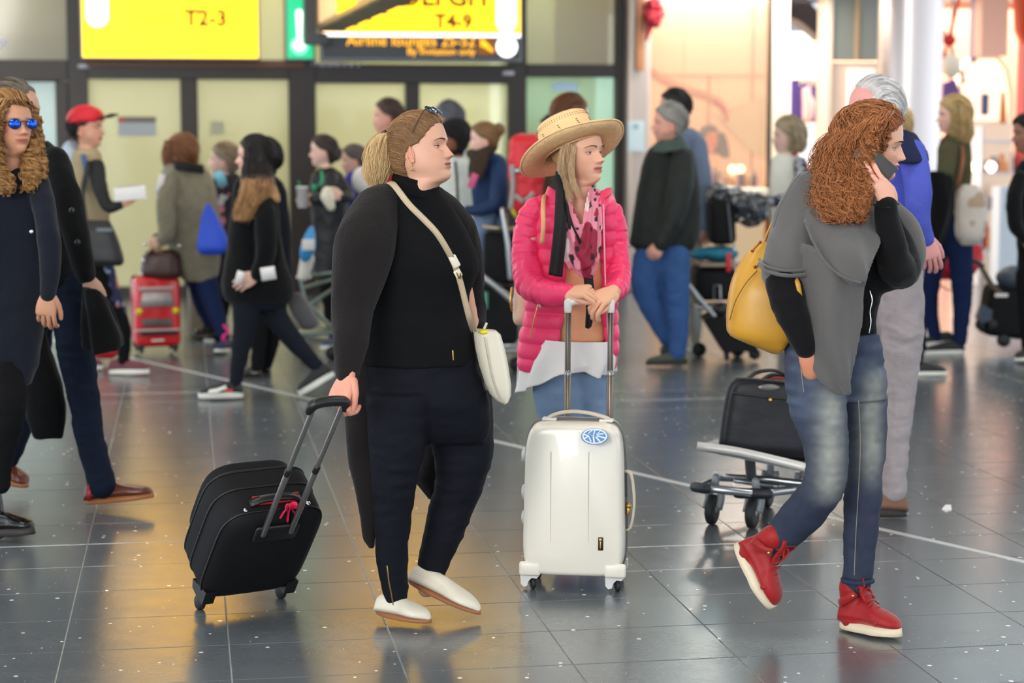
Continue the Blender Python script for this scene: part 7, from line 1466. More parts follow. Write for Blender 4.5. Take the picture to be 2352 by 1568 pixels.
for a in ([(684, 636), (770, 626)], [(690, 640), (700, 690), (760, 750)], [(770, 626), (766, 760)], [(700, 660), (770, 640)], [(712, 700), (770, 660)], [(700, 780), (770, 784)]): M().tube([P(x, y, 13.4) for x, y in a], .014, 8).build('rail', m_tg, ca)
for x in (704, 764): M().lathe([(0, -.015), (.05, -.015), (.05, .015), (0, .015)], gw(x, 784, 13.4, .05), (0, 1, 0), 18).build('wheel', m_rubber, ca)
M().box(P(698, 636, 13.38), (.10, .03, .025), None, .008).build('white_bumper', m_white, ca); M().box(P(735, 760, 13.5), (.28, .3, .03), None, .01).build('deck', m_tg, ca)
bl = empty('plastic_bag', P(704, 592, 13.3), 'blue and white plastic bag hanging on the trolley at the lanyard person', 'bag'); poly_bag(M(), [(520, 712, 720, .3), (540, 700, 724, .6), (570, 690, 724, 1), (590, 690, 716, .8), (600, 694, 708, .4)], 13.3, .07).build('bag', mat('sky_blue_plastic', (70, 160, 222), .35), bl); M().box(P(708, 562, 13.21), (.085, .01, .075), None, .004).build('white_print', m_white, bl)
o = M().tube([P(706, 594, 13.37), P(697, 632, 13.37)], [.05, .042], 14, 6).build('paper_roll', mat('cream_paper_roll', (230, 226, 214), .6), None); tag(o, 'cream paper roll standing under the blue and white plastic bag', 'paper')
# --- bun and purple jacket
e, h = bgp('person with hair in a bun and purple-blue jacket beside the woman in black', 14.4, (815, 800), (808, 334, .21, 188, -6, {}), (232, 186, 166), (hmat('greyish_brown_hair', (92, 80, 76)), {}, .05, [('bun', 836, 362, 0, (.05, .06, .055))]),
  [('jacket', cloth('violet_blue_cloth', (72, 72, 160)), [(394, 802, 842), (408, 790, 856), (460, 784, 858), (540, 784, 858), (640, 786, 856)], .8)], [], [('trousers', m_blackc, [[(810, 630, 0, 24), (812, 710, 0, 19), (814, 770, 0, 13)], [(835, 630, .1, 24), (835, 710, .1, 19), (838, 770, .1, 13)]], None)], [], [((824, 790), (780, 792), 0, 0, m_blkboot, m_ws), ((848, 790), (804, 792), .1, .1, m_blkboot, m_ws)])
M().ell(P(832, 415, 14.1), (.075, .05, .10)).build('white_hood', m_white, e)
# --- man in red behind the ponytail
e, h = bgp('person in red shirt with short brown hair behind the ponytail of the woman in black', 15.6, (890, 760), (888, 231, .245, 188, 0, {'male': 1}), (232, 176, 156), (hmat('short_brown_hair', (74, 56, 48)), {'short': 1}, .06, []),
  [('shirt', cloth('red_shirt', (206, 48, 60)), [(308, 868, 908), (324, 850, 924), (380, 845, 930), (460, 850, 926), (520, 852, 924)], .7)], [], [('trousers', m_dj, [[(872, 510, 0, 22), (872, 620, 0, 18), (870, 735, 0, 12)], [(905, 510, 0, 22), (905, 620, 0, 18), (905, 735, 0, 12)]], None)], [], [((882, 752), (845, 753), 0, 0, m_blkboot, m_ws), ((918, 752), (880, 753), 0, 0, m_blkboot, m_ws)])
# --- grey-haired one behind
e, h = bgp('grey-haired person in pale jacket behind the face of the woman in black', 15.2, (1030, 770), (1028, 236, .238, 150, 0, {'male': 1}), (222, 170, 154), (hmat('steel_grey_hair', (108, 110, 118)), {'short': 1}, .06, []),
  [('jacket', cloth('pale_grey_cloth', (196, 200, 200)), [(310, 1008, 1050), (326, 990, 1068), (400, 988, 1070), (500, 992, 1066)], .7)], [], [('trousers', m_dj, [[(1010, 490, 0, 22), (1010, 620, 0, 18), (1010, 745, 0, 12)], [(1045, 490, 0, 22), (1045, 620, 0, 18), (1045, 745, 0, 12)]], None)], [], [((1020, 764), (985, 765), 0, 0, m_blkboot, m_ws), ((1055, 764), (1018, 765), 0, 0, m_blkboot, m_ws)])
# --- white coat, black puffed hair
m_wf = mat('white_fleece', (226, 232, 224), .95, bump=(40, .8, .02), var=.06)
e, h = bgp('person in white fleece coat with black hair in puffs facing left', 13.6, (1050, 800), (1036, 284, .215, 182, -4, {}), (150, 96, 70), (mat('black_puffy_hair', (18, 16, 16), .9, bump=(60, 1.0, .02)), {'back': .6, 'top': .4}, .12, [('bun', 1056, 305, -.05, (.055, .06, .06)), ('bun', 1044, 350, 0, (.05, .05, .045))]),
  [('coat', m_wf, [(358, 1024, 1060), (374, 1010, 1080), (430, 1008, 1086), (500, 1010, 1084), (560, 1014, 1080)], .75)], [], [('jeans', cloth('pale_denim', (130, 150, 186)), [[(1035, 550, 0, 24), (1040, 660, 0, 18), (1050, 770, 0, 12)], [(1062, 550, .1, 24), (1066, 660, .1, 18), (1070, 770, .1, 12)]], None)], [], [((1060, 800), (1020, 802), 0, 0, m_blkboot, m_ws), ((1082, 800), (1040, 802), .1, .1, m_blkboot, m_ws)])
M().strap([P(1046, 370, 13.4), P(1050, 420, 13.35), P(1052, 480, 13.35)], .02, .006, (1, 0, 0), 8).build('black_trim', m_char_s, e)
# --- navy jacket, brown scarf, bun
YP = 13.1; m_nj = cloth('navy_jacket', (34, 58, 96), .15, .5, .6)
e, h = bgp('person with a bun, thick brown scarf and navy jacket pushing a luggage trolley left', YP, (1110, 830), (1108, 283, .212, 184, -4, {}), (246, 204, 186), (hmat('golden_brown_hair', (128, 96, 60)), {}, .06, [('bun', 1146, 298, 0, (.045, .045, .045))]),
  [('jacket', m_nj, [(352, 1098, 1146), (366, 1084, 1164), (420, 1082, 1170), (470, 1086, 1168), (490, 1092, 1164)], .75)], [(m_nj, [(1148, 378, -.1, 18), (1146, 430, -.2, 20), (1138, 468, -.24, 18), (1100, 482, -.26, 15), (1074, 484, -.26, 12)])],
  [('jeans', cloth('pale_blue_denim', (118, 140, 172)), [[(1112, 490, -.05, 26), (1098, 590, -.1, 19), (1104, 700, -.05, 15), (1112, 790, 0, 11)], [(1140, 490, .1, 26), (1136, 600, .1, 20), (1146, 700, .1, 15), (1150, 790, .1, 11)]], None)], [(1074, 484, -.26, 1062, 486, 1, 30)], [((1125, 826), (1082, 828), 0, 0, m_blkboot, m_ws), ((1160, 822), (1118, 824), .1, .1, m_blkboot, m_ws)])
g = M(); ptube(g, YP, [(1080, 352, -.02, 10), (1096, 358, -.1, 14), (1118, 350, -.08, 14), (1128, 340, .02, 12)]); sheet(g, px_rows(YP, [[(1084, 350, -.1), (1105, 350, -.16), (1124, 346, -.1)], [(1078, 378, -.14), (1098, 384, -.2), (1118, 380, -.16)], [(1080, 410, -.16), (1094, 412, -.2), (1108, 406, -.18)]]), .04, (3, .01, 0)); place('scarf', remesh(g, .01, 2, folds(.008)), cloth('brown_scarf_wool', (64, 52, 44), .2, .9), e)
M().box(P(1086, 415, YP-.24), (.05, .02, .10), Matrix.Rotation(.4, 3, 'Y'), .01).build('pink_lining', mat('dusty_pink', (206, 96, 140), .7), e)
tr_ = empty('luggage_trolley', P(1140, 820, 12.8), 'luggage trolley stacked with black cases between the woman in black and the pink jacket', 'trolley'); m_sil = mat('silver_rail', (176, 180, 182), .3, .8)
M().tube([P(1154, 482, 12.7), P(1166, 560, 12.7), P(1172, 638, 12.7)], .017, 10).build('upright', m_sil, tr_); M().tube([P(1096, 625, 12.6), P(1135, 655, 12.6), P(1178, 692, 12.6)], .02, 10).build('diagonal_rail', m_sil, tr_); M().tube([P(1112, 520, 12.8), P(1154, 526, 12.8), P(1180, 524, 12.8)], .012, 8).build('crossbar', mat('brass_rail', (196, 180, 140), .4, .5), tr_)
M().box(P(1150, 795, 12.9), (.35, .5, .03), None, .01).build('deck', m_sil, tr_); M().tube([P(1156, 794, 12.55), P(1200, 792, 12.55)], .012, 8).build('front_rail', m_sil, tr_)
for x in (1120, 1185): M().lathe([(0, -.015), (.045, -.015), (.045, .015), (0, .015)], gw(x, 818, 12.8, .045), (0, 1, 0), 18).build('wheel', m_rubber, tr_)
for k, (x0, y0, x1, y1, lab) in enumerate(((1112, 530, 1185, 650, 'black fabric case on top of the trolley beside the pink jacket'), (1104, 655, 1190, 785, 'larger black case lying on the deck of the trolley beside the pink jacket'))):
    q = empty('black_case', P((x0+x1)/2, y1, 12.9), lab, 'suitcase'); s = pm(12.9); M().box(P((x0+x1)/2, (y0+y1)/2, 12.95), ((x1-x0)*s, .26, (y1-y0)*s), None, .03, 3).build('shell', m_nylon, q); M().strap([P((x0+x1)/2-12, y0+3, 12.8), P((x0+x1)/2, y0-5, 12.8), P((x0+x1)/2+12, y0+3, 12.8)], .03, .01, (0, 1, 0), 8).build('handle', m_blackp, q)
o = M().box(P(1112, 690, 12.55), (.05, .03, .11), None, .008).build('green_bottle', mat('teal_green', (60, 150, 120), .4), None); tag(o, 'small teal green flask on the trolley beside the shoulder bag', 'bottle')
# --- traveller with the big red backpack
YQ = 12.9
e, h = bgp('dark-haired person carrying the big red hiking backpack, mostly behind the straw hat', YQ, (1262, 830), (1268, 268, .225, 186, 0, {}), (226, 178, 158), (hmat('dark_hair3', (48, 38, 40)), {'short': 1}, .05, []),
  [('jacket', cloth('grey_olive_cloth', (96, 92, 78)), [(342, 1240, 1290), (358, 1228, 1300), (440, 1230, 1300), (520, 1236, 1298)], .75)], [], [('trousers', m_blackc, [[(1250, 510, 0, 24), (1250, 660, 0, 18), (1250, 800, 0, 12)], [(1284, 510, 0, 24), (1284, 660, 0, 18), (1284, 800, 0, 12)]], None)], [], [((1262, 830), (1222, 832), 0, 0, m_blkboot, m_ws), ((1294, 830), (1256, 832), 0, 0, m_blkboot, m_ws)])
bq = empty('hiking_backpack', P(1208, 500, YQ-.35), 'big red hiking backpack with grey straps left of the straw hat', 'bag'); m_rp = mat('red_ripstop', (224, 40, 54), .5, bump=(14, .6, .02)); 
g = poly_bag(M(), [(308, 1190, 1232, .5), (318, 1176, 1246, .8), (350, 1170, 1252, 1), (390, 1170, 1250, 1), (430, 1170, 1246, 1), (470, 1172, 1242, .95), (495, 1178, 1236, .7)], YQ, .15, dy=-.28); place('body', remesh(g, .01, 2, folds(.014, (9, 9, 9), 3)), m_rp, bq)
for L_ in ([(1176, 378), (1178, 430), (1172, 480)], [(1182, 448), (1204, 462), (1226, 442)]): M().strap([P(x, y, YQ-.45) for x, y in L_], .03, .01, (1, 0, .2), 10).build('strap', mat('strap_grey', (168, 164, 160), .6), bq)
M().strap([P(1210, 400, YQ-.45), P(1226, 386, YQ-.46), P(1240, 376, YQ-.44)], .03, .01, (0, 0, 1), 8).build('lime_strap', mat('lime', (196, 206, 60), .6), bq); M().ell(P(1190, 392, YQ-.44), (.035, .02, .02)).build('buckle', m_sil, bq); M().strap([P(1176, 478, YQ-.4), P(1186, 500, YQ-.4)], .02, .01, (1, 0, 0)).build('lime_strap', mat('lime', (196, 206, 60)), bq)
# --- headphones person
YH = 12.2
e, h = bgp('person with brown hair wearing headphones behind the straw hat, facing away right', YH, (1320, 850), (1316, 224, .232, 25, 0, {'male': 1}), (240, 200, 180), (hmat('chestnut_hair', (110, 68, 44)), {'back': .4}, .08, []),
  [('jacket', cloth('dark_slate', (52, 52, 58)), [(318, 1292, 1342), (334, 1278, 1362), (420, 1274, 1368), (520, 1278, 1364)], .75)], [], [('trousers', m_blackc, [[(1300, 510, 0, 24), (1300, 680, 0, 18), (1300, 820, 0, 12)], [(1340, 510, 0, 24), (1340, 680, 0, 18), (1340, 820, 0, 12)]], None)], [], [((1292, 848), (1330, 850), 0, 0, m_blkboot, m_ws), ((1330, 848), (1368, 850), 0, 0, m_blkboot, m_ws)])
hp_ = empty('headphones', h.w((0, 0, 1.1)), 'dark headphones with a thin headband above the straw hat', 'headphones'); M().tube([h.w((-.02, .40*math.cos(t), .45+.62*math.sin(t))) for t in [math.pi*k/12 for k in range(13)]], .007, 8).build('headband', mat('band_grey', (70, 76, 84), .4), hp_)
for sd in (-1, 1): M().lathe([(0, -.012), (.035, -.012), (.035, .014), (0, .014)], h.w((-.02, sd*.42, .42)), h.R @ Vector((0, 1, 0)), 16).build('ear_cup', m_blackp, hp_)
# --- grey-haired man in dark jacket and jeans
YS = 13.1; m_gj = cloth('dark_green_black', (38, 42, 40), .2, .5, .6); m_bjn = cloth('blue_denim', (56, 88, 140), .25, .6)
e, h = bgp('grey-haired person in dark jacket and blue jeans walking left with a suitcase', YS, (1530, 836), (1534, 241, .238, 186, -1, {'male': 1, 'nose': 1.15}), (232, 172, 152), (hmat('silver_hair', (148, 144, 138), .5), {'short': 1}, .06, []),
  [('jacket', m_gj, [(326, 1508, 1558), (344, 1488, 1590), (400, 1470, 1604), (470, 1458, 1610), (540, 1448, 1606), (562, 1446, 1598), (575, 1462, 1590)], .62)], [(m_gj, [(1568, 368, -.16, 28), (1562, 430, -.24, 30), (1544, 500, -.28, 27), (1520, 556, -.28, 21)])],
  [('jeans', m_bjn, [[(1492, 590, .0, 38), (1484, 660, -.02, 35), (1506, 720, -.0, 27), (1535, 780, .02, 19)], [(1548, 590, -.06, 38), (1554, 680, -.08, 30), (1558, 750, -.08, 25), (1556, 808, -.08, 21)]], [(556, 1460, 1586), (600, 1460, 1584), (625, 1470, 1580)])],
  [(1518, 560, -.28, 1500, 592, -1, 40)], [((1578, 836), (1484, 838), -.08, -.1, mat('olive_suede', (72, 78, 66), .8), m_char_s, .02), ((1560, 800), (1520, 815), .1, .05, mat('olive_suede', (72, 78, 66), .8), m_char_s)])
g = M(); sheet(g, px_rows(YS, [[(1510, 326, -.14), (1535, 322, -.18), (1562, 312, .0)], [(1496, 350, -.18), (1530, 352, -.24), (1580, 344, -.12)]]), .03); place('collar', remesh(g, .01, 2), cloth('collar_green', (72, 86, 80)), e)
# --- man in blue-grey shirt
YT = 14.0
e, h = bgp('dark-haired person in blue-grey shirt and khaki trousers behind the grey-haired one', YT, (1590, 800), (1546, 209, .238, 186, 0, {'male': 1}), (222, 168, 146), (hmat('black_hair4', (36, 32, 32)), {'short': 1}, .06, []),
  [('shirt', cloth('blue_grey_cotton', (122, 136, 160), .1, .6), [(292, 1548, 1588), (308, 1535, 1612), (380, 1532, 1626), (460, 1534, 1630), (555, 1540, 1625)], .6)], [(cloth('blue_grey_cotton', (120, 142, 180)), [(1606, 330, -.08, 18), (1616, 410, -.14, 19), (1620, 480, -.14, 16), (1622, 520, -.14, 13)])],
  [('trousers', cloth('khaki', (176, 168, 146)), [[(1590, 550, 0, 26), (1596, 670, 0, 20), (1596, 780, 0, 15)], [(1565, 550, .1, 24), (1560, 670, .1, 18), (1555, 770, .1, 13)]], None)], [(1622, 522, -.14, 1620, 550, 1, 35)], [((1612, 804), (1570, 806), 0, 0, mat('white_sneaker', (216, 212, 196), .6), m_ws, .03), ((1570, 792), (1535, 794), .1, .1, mat('white_sneaker', (216, 212, 196)), m_ws, .03)])
rb = empty('rolling_suitcase', P(1690, 826, 13.3), 'small black wheeled suitcase tilted behind the grey-haired person in jeans', 'suitcase')
g = [P(x, y, 13.25) for x, y in ((1618, 735), (1640, 722), (1690, 738), (1738, 790), (1742, 812), (1700, 806), (1665, 812))]; M().prism(g, (0, .3, 0)).build('shell', m_nylon, rb, 'auto'); M().tube([P(1574, 645, 13.2), P(1606, 685, 13.2), P(1640, 724, 13.2)], .016, 10).build('pull_rod', m_sil, rb); M().ell(P(1655, 710, 13.3), (.06, .08, .05)).build('top_pouch', m_bag, rb); M().lathe([(0, -.02), (.04, -.02), (.04, .02), (0, .02)], P(1733, 812, 13.3), (0, 1, 0), 16).build('wheel', m_rubber, rb); M().tube([P(1668, 808, 13.3), P(1670, 822, 13.3)], .02, 8).build('foot', m_rubber, rb)
# --- woman pushing the loaded trolley
YV = 14.1
e, h = bgp('person with ash-blonde bob in navy print cardigan pushing the loaded trolley', YV, (1830, 800), (1806, 275, .232, 186, -2, {}), (226, 188, 172), (hmat('ash_blonde_bob', (166, 150, 122)), {'back': .4}, .08, [('lock', [(1818, 288, 0, 24, 34), (1826, 315, 0, 23, 34), (1829, 338, 0, 20, 28), (1828, 350, 0, 14, 18)])]),
  [('top', cloth('cream_blouse', (232, 232, 220)), [(352, 1788, 1830), (368, 1772, 1845), (450, 1768, 1850), (560, 1775, 1850)], .75)], [(attr_mat('navy_print', .8), [(1838, 376, -.1, 16), (1842, 420, -.18, 19), (1826, 452, -.24, 16), (1780, 462, -.26, 13), (1756, 463, -.26, 10)])],
  [('trousers', m_dj, [[(1800, 550, 0, 24), (1800, 670, 0, 18), (1800, 780, 0, 12)], [(1835, 550, 0, 24), (1835, 670, 0, 18), (1835, 780, 0, 12)]], None)], [(1756, 463, -.26, 1744, 465, 1, 30)], [((1812, 800), (1772, 802), 0, 0, m_blkboot, m_ws), ((1846, 800), (1806, 802), 0, 0, m_blkboot, m_ws)])
for c in e.children:
    if c.name.startswith('sleeve'): fixtint(c.data, lambda co: np.where((vnoise(co*34, 4) > .45)[:, None], np.array(lin((170, 170, 180))), np.array(lin((44, 44, 68)))))
M().strap([P(1830, 350, YV-.1), P(1822, 356, YV-.14)], .03, .01, (1, 0, 0)).build('red_scarf', mat('scarf_red', (180, 50, 60), .7), e)
tv = empty('luggage_trolley', P(1640, 800, 13.8), 'luggage trolley piled with bags in front of the sales counter', 'trolley'); YVv = 13.7
M().box(P(1650, 604, YVv), (100*pm(YVv), .45, .025), None, .008).build('tray', mat('wood_tray', (170, 150, 130), .6), tv); M().box(P(1650, 700, YVv), (110*pm(YVv), .5, .03), None, .01).build('deck', m_sil, tv)
for L_ in ([(1687, 565), (1689, 640), (1692, 770)], [(1600, 700), (1602, 770)], [(1700, 505), (1755, 470)]): M().tube([P(x, y, YVv-.1) for x, y in L_], .014, 8).build('rail', m_sil, tv)
for x in (1606, 1694): M().lathe([(0, -.015), (.05, -.015), (.05, .015), (0, .015)], gw(x, 786, YVv-.1, .05), (0, 1, 0), 18).build('wheel', m_rubber, tv)
M().box(P(1674, 602, YVv-.26), (.035, .02, .13), None, .004).build('red_sign', mat('sign_red', (200, 40, 50), .5), tv)
q = empty('black_suitcase', P(1655, 690, YVv), 'black fabric suitcase lying on the lower deck of the loaded trolley', 'suitcase'); M().box(P(1638, 648, YVv), (96*pm(YVv), .4, 76*pm(YVv)), None, .05, 3).build('shell', m_nylon, q); M().tube([P(1640, 690, YVv-.21), P(1640, 655, YVv-.22), P(1655, 655, YVv-.22), P(1655, 690, YVv-.21)], .006, 6).build('handle', m_sil, q)
q = empty('black_suitcase', P(1655, 560, YVv), 'upright black suitcase on the tray of the loaded trolley', 'suitcase'); M().box(P(1656, 508, YVv-.02), (58*pm(YVv), .3, 104*pm(YVv)), Matrix.Rotation(-.06, 3, 'Y'), .04, 3).build('shell', m_nylon, q); M().tube([P(1672, 468, YVv-.18), P(1676, 510, YVv-.18), P(1680, 555, YVv-.18)], .008, 6).build('edge_trim', mat('edge_grey', (90, 90, 96), .4), q)
o = place('teal_bag', remesh(M().ell(P(1650, 582, YVv-.05), (.14, .16, .055)).ell(P(1610, 584, YVv-.05), (.08, .1, .045)), .012, 2, folds(.01)), mat('teal_cloth', (26, 120, 150), .6), None); tag(o, 'teal blue soft bag squeezed on the tray of the loaded trolley', 'bag')
g = M().ell(P(1690, 468, YVv), (60*pm(YVv), .2, 40*pm(YVv))).ell(P(1725, 480, YVv), (38*pm(YVv), .16, 38*pm(YVv))).ell(P(1655, 450, YVv), (32*pm(YVv), .14, 26*pm(YVv)))
o = place('wrapped_bag', remesh(g, .010, 1, folds(.03, (8, 8, 8), 6, .5)), mat('black_plastic_film', (38, 42, 50), .18, spec=.8, bump=(16, .8, .02)), None); tag(o, 'shiny black plastic-wrapped bundle on top of the loaded trolley', 'bag')
# --- white-haired man in blue with the trolley
YW = 7.95; m_blue = cloth('royal_blue_fleece', (84, 94, 192), .1, .6); m_gp = cloth('stone_grey_trousers', (170, 160, 162), .1, .7)
e, h = bgp('white-haired person in royal blue jacket and grey trousers pushing a trolley, behind the curly hair', YW, (2040, 1180), (2000, 185, .238, 192, -4, {'male': 1}), (232, 164, 158), (hmat('white_hair', (208, 202, 200), .1), {'short': 1, 'recede': .8}, .045, []),
  [('jacket', m_blue, [(306, 2010, 2084), (330, 1994, 2120), (390, 1988, 2128), (470, 1985, 2130), (550, 1986, 2124), (622, 1996, 2120), (632, 2004, 2114)], .75)], [(m_blue, [(2096, 352, -.12, 32), (2108, 430, -.2, 31), (2112, 500, -.2, 27), (2128, 550, -.18, 20)]), (m_blue, [(2010, 360, .1, 26), (1960, 440, .2, 26), (1920, 520, .2, 20)])],
  [('trousers', m_gp, [[(2064, 620, 0, 56), (2072, 740, -.03, 52), (2066, 870, -.03, 42), (2056, 990, -.03, 36), (2053, 1090, -.03, 31), (2053, 1128, -.03, 30)], [(2030, 620, .1, 50), (1990, 780, .1, 42), (1970, 900, .12, 34), (1975, 1060, .14, 28)]], None)], [(2128, 548, -.18, 2140, 592, 1, 25), (1920, 520, .2, 1895, 530, -1, 40)],
  [((2080, 1186), (1946, 1180), -.03, -.06, mat('brown_suede', (128, 92, 74), .8), m_char_s, .03), ((2010, 1130), (1900, 1128), .14, .14, mat('brown_suede', (128, 92, 74)), m_char_s, .03)], .010)
g = M(); sheet(g, px_rows(YW, [[(2040, 298, -.05), (2075, 300, -.12), (2100, 308, -.05)], [(2040, 350, -.22), (2085, 356, -.24), (2128, 352, -.10)], [(2050, 372, -.25), (2090, 378, -.265), (2132, 372, -.14)]]), .02); place('navy_yoke', remesh(g, .008, 3), cloth('navy_yoke_cloth', (32, 36, 66)), e)
# trolley with the black case
tw = empty('luggage_trolley', G(1690, 1215), 'chrome airport luggage trolley on grey wheels behind the curly-haired person', 'trolley'); m_tr = mat('trolley_chrome', (176, 180, 184), .22, .85)
d3 = lambda x, y, Y: P(x, y, Y)
M().strap([P(1602, 1024, 7.72), P(1690, 1036, 7.68), P(1780, 1056, 7.62), P(1860, 1076, 7.58)], .032, .03, (0, .3, 1), 14).build('front_rail', mat('rail_light', (214, 212, 208), .45, .3), tw)
mb = M(); mb.rings([[P(1602, 1022, 7.74), P(1860, 1072, 7.60), P(1900, 1056, 8.25), P(1650, 1008, 8.30)], [P(1606, 1034, 7.74), P(1860, 1086, 7.60), P(1900, 1064, 8.25), P(1650, 1020, 8.30)]]); mb.build('basket_deck', mat('deck_grey', (120, 124, 128), .4, .5), tw, False)
M().tube([P(1722, 1050, 7.85), P(1726, 1100, 7.9)], .022, 12).build('post', mat('post_grey', (90, 94, 98), .4, .4), tw)
for nm, L_, r in (('side_rail', [(1600, 1118, 7.66), (1740, 1134, 7.60), (1870, 1118, 7.7)], .017), ('side_rail', [(1600, 1118, 7.66), (1650, 1098, 8.1), (1760, 1105, 8.2), (1840, 1112, 8.0)], .013), ('cross_rail', [(1668, 1094, 8.05), (1760, 1100, 8.0), (1850, 1110, 7.95)], .014), ('cross_rail', [(1690, 1104, 7.9), (1780, 1116, 7.8)], .010)):
    M().tube([P(x, y, Y) for x, y, Y in L_], r, 10).build(nm, m_tr, tw)
for x0, x1, y0, y1 in ((1596, 1622, 1118, 1122), (1694, 1764, 1132, 1134)): M().tube([P(x0, y0, 7.64), P(x1, y1, 7.58)], .021, 10).build('bumper', mat('bumper_navy', (28, 30, 44), .5), tw)
for x, y, Y in ((1636, 1170, 7.80), (1728, 1184, 7.72), (1762, 1160, 8.15), (1838, 1160, 8.1)):
    c = P(x, y, Y); c.z = .062; axw = Vector((.92, -.38, 0)).normalized().cross(Vector((0, 0, 1))); axw = Vector((.25, -.97, 0)).normalized(); axw = Matrix.Rotation(math.radians(52), 3, 'Z') @ axw
    M().lathe([(.03, -.016), (.052, -.017), (.061, -.012), (.061, .012), (.052, .017), (.03, .016)], c, axw, 30).build('tyre', m_rubber, tw); M().lathe([(0, -.012), (.012, -.020), (.014, -.014), (.050, -.014), (.050, .014), (.014, .014), (.012, .020), (0, .022)], c, axw, 30).build('wheel_hub', mat('hub_grey', (140, 146, 150), .4, .2), tw)
    M().strap([c+axw*-.026+Vector((0, 0, 0)), c-axw*.026+Vector((.01, 0, .05)), c-axw*.02+Vector((.012, 0, .095))], .03, .006, (1, 0, 0), 8).strap([c+axw*.026, c+axw*.026+Vector((.01, 0, .05)), c+axw*.02+Vector((.012, 0, .095))], .03, .006, (1, 0, 0), 8).tube([c+Vector((.012, 0, .085)), c+Vector((.012, 0, .13))], .016, 10).build('fork', mat('hub_grey', (140, 146, 150)), tw)
for sx in (0, 1): M().tube([P(1880+sx*14, 1080, 7.75+sx*.4), P(1900+sx*10, 900, 7.75+sx*.4), P(1915+sx*8, 600, 7.75+sx*.4), P(1900+sx*8, 540, 7.75+sx*.4)], .015, 10, 12).build('handle_post', m_tr, tw)
M().tube([P(1900, 540, 7.75), P(1908, 538, 8.15)], .018, 10).build('push_bar', m_blackp, tw)
kc = empty('black_case', P(1740, 1040, 7.9), 'black soft briefcase-style suitcase standing on the chrome trolley', 'suitcase'); m_blk2 = mat('black_canvas2', (36, 38, 42), .5, bump=(10, .35, .02), spec=.4)
g = M(); rows = [(866, 1694, 1860, .6), (874, 1684, 1868, .9), (900, 1672, 1874, 1), (950, 1662, 1880, 1), (1000, 1654, 1884, 1), (1020, 1652, 1884, 1), (1042, 1700, 1886, .8)]
YKc = 7.86; s = pm(YKc)
body_rings = []
for y, xl, xr, f in crs(rows, 26):
    yl = y; yr = y+(16 if y > 1000 else 10); n = 40; ring = []
    for k in range(n):
        t = 2*math.pi*k/n; cx_ = math.copysign(abs(math.cos(t))**.35, math.cos(t)); sy_ = math.copysign(abs(math.sin(t))**.5, math.sin(t)); px = (xl+xr)/2+(xr-xl)/2*cx_; py = yl+(yr-yl)*(px-xl)/(xr-xl); ring.append(P(px, py, YKc+.10+.10*f*sy_))
    body_rings.append(ring)
M().rings(body_rings).build('body', m_blk2, kc)
M().tube([P(x, y, YKc-.0) for x, y in ((1655, 1022), (1662, 960), (1676, 890), (1692, 872), (1760, 874), (1860, 884))], .007, 8, 30).build('piping', m_blackp, kc); M().tube([P(x, y, YKc-.005) for x, y in ((1684, 903), (1760, 912), (1866, 922))], .005, 8, 12).build('zip_line', m_blackp, kc)
M().ell(P(1766, 890, YKc-.005), (.045, .004, .014)).build('chrome_badge', mat('badge_grey', (120, 116, 112), .3, .6), kc); M().ell(P(1769, 918, YKc-.01), .009).build('gold_stud', m_gold, kc)
M().strap([P(1716, 872, YKc+.06), P(1735, 856, YKc+.06), P(1775, 850, YKc+.06), P(1810, 862, YKc+.06)], .035, .012, (0, 1, 0), 14).build('handle', m_blackp, kc); M().strap([P(1745, 876, YKc+.14), P(1775, 860, YKc+.14), P(1830, 866, YKc+.14)], .035, .012, (0, 1, 0), 12).build('handle', m_blackp, kc); M().box(P(1790, 872, YKc+.2), (.09, .05, .03), None, .01).build('red_lining', mat('lining_red', (150, 26, 30), .6), kc)
# --- blonde woman in olive
YX = 13.8; m_ol = cloth('olive_knit', (84, 82, 58), .15, .7)
e, h = bgp('blonde person in olive sweater and navy jeans standing near the steel column', YX, (2190, 812), (2186, 226, .235, 182, -2, {}), (236, 186, 168), (hmat('dark_blonde_hair', (186, 158, 106)), {}, .07, [('lock', [(2198, 240, 0, 25, 36), (2202, 275, 0, 27, 38), (2206, 310, .0, 26, 32), (2206, 330, 0, 20, 22)])]),
  [('sweater', m_ol, [(308, 2172, 2214), (324, 2158, 2228), (380, 2152, 2232), (430, 2156, 2228), (470, 2160, 2222), (530, 2162, 2224)], .75)], [(m_ol, [(2180, 345, -.16, 19), (2170, 400, -.22, 20), (2164, 440, -.24, 15)])],
  [('jeans', m_dj, [[(2200, 520, -.03, 33), (2208, 620, -.03, 28), (2210, 700, -.03, 22), (2204, 784, -.03, 16)], [(2172, 520, .08, 28), (2140, 640, .1, 22), (2138, 720, .1, 18), (2150, 780, .1, 14)]], None)], [(2164, 440, -.24, 2150, 452, 1, 40)],
  [((2214, 812), (2122, 814), -.03, -.06, mat('black_canvas', (34, 36, 40)), m_ws, .03), ((2190, 790), (2110, 796), .1, .1, mat('black_canvas', (34, 36, 40)), m_ws, .03)])
g = M(); sheet(g, px_rows(YX, [[(2132, 395, -.3), (2150, 392, -.33), (2186, 400, -.28)], [(2130, 480, -.28), (2158, 485, -.34), (2190, 480, -.28)], [(2126, 600, -.28), (2134, 604, -.32), (2142, 600, -.28)]]), .04, (2, .012, 0)); q = place('draped_coat', remesh(g, .011, 2, folds(.008)), m_bcoat, None); tag(q, 'black coat draped over the arm of the blonde person in olive', 'jacket')
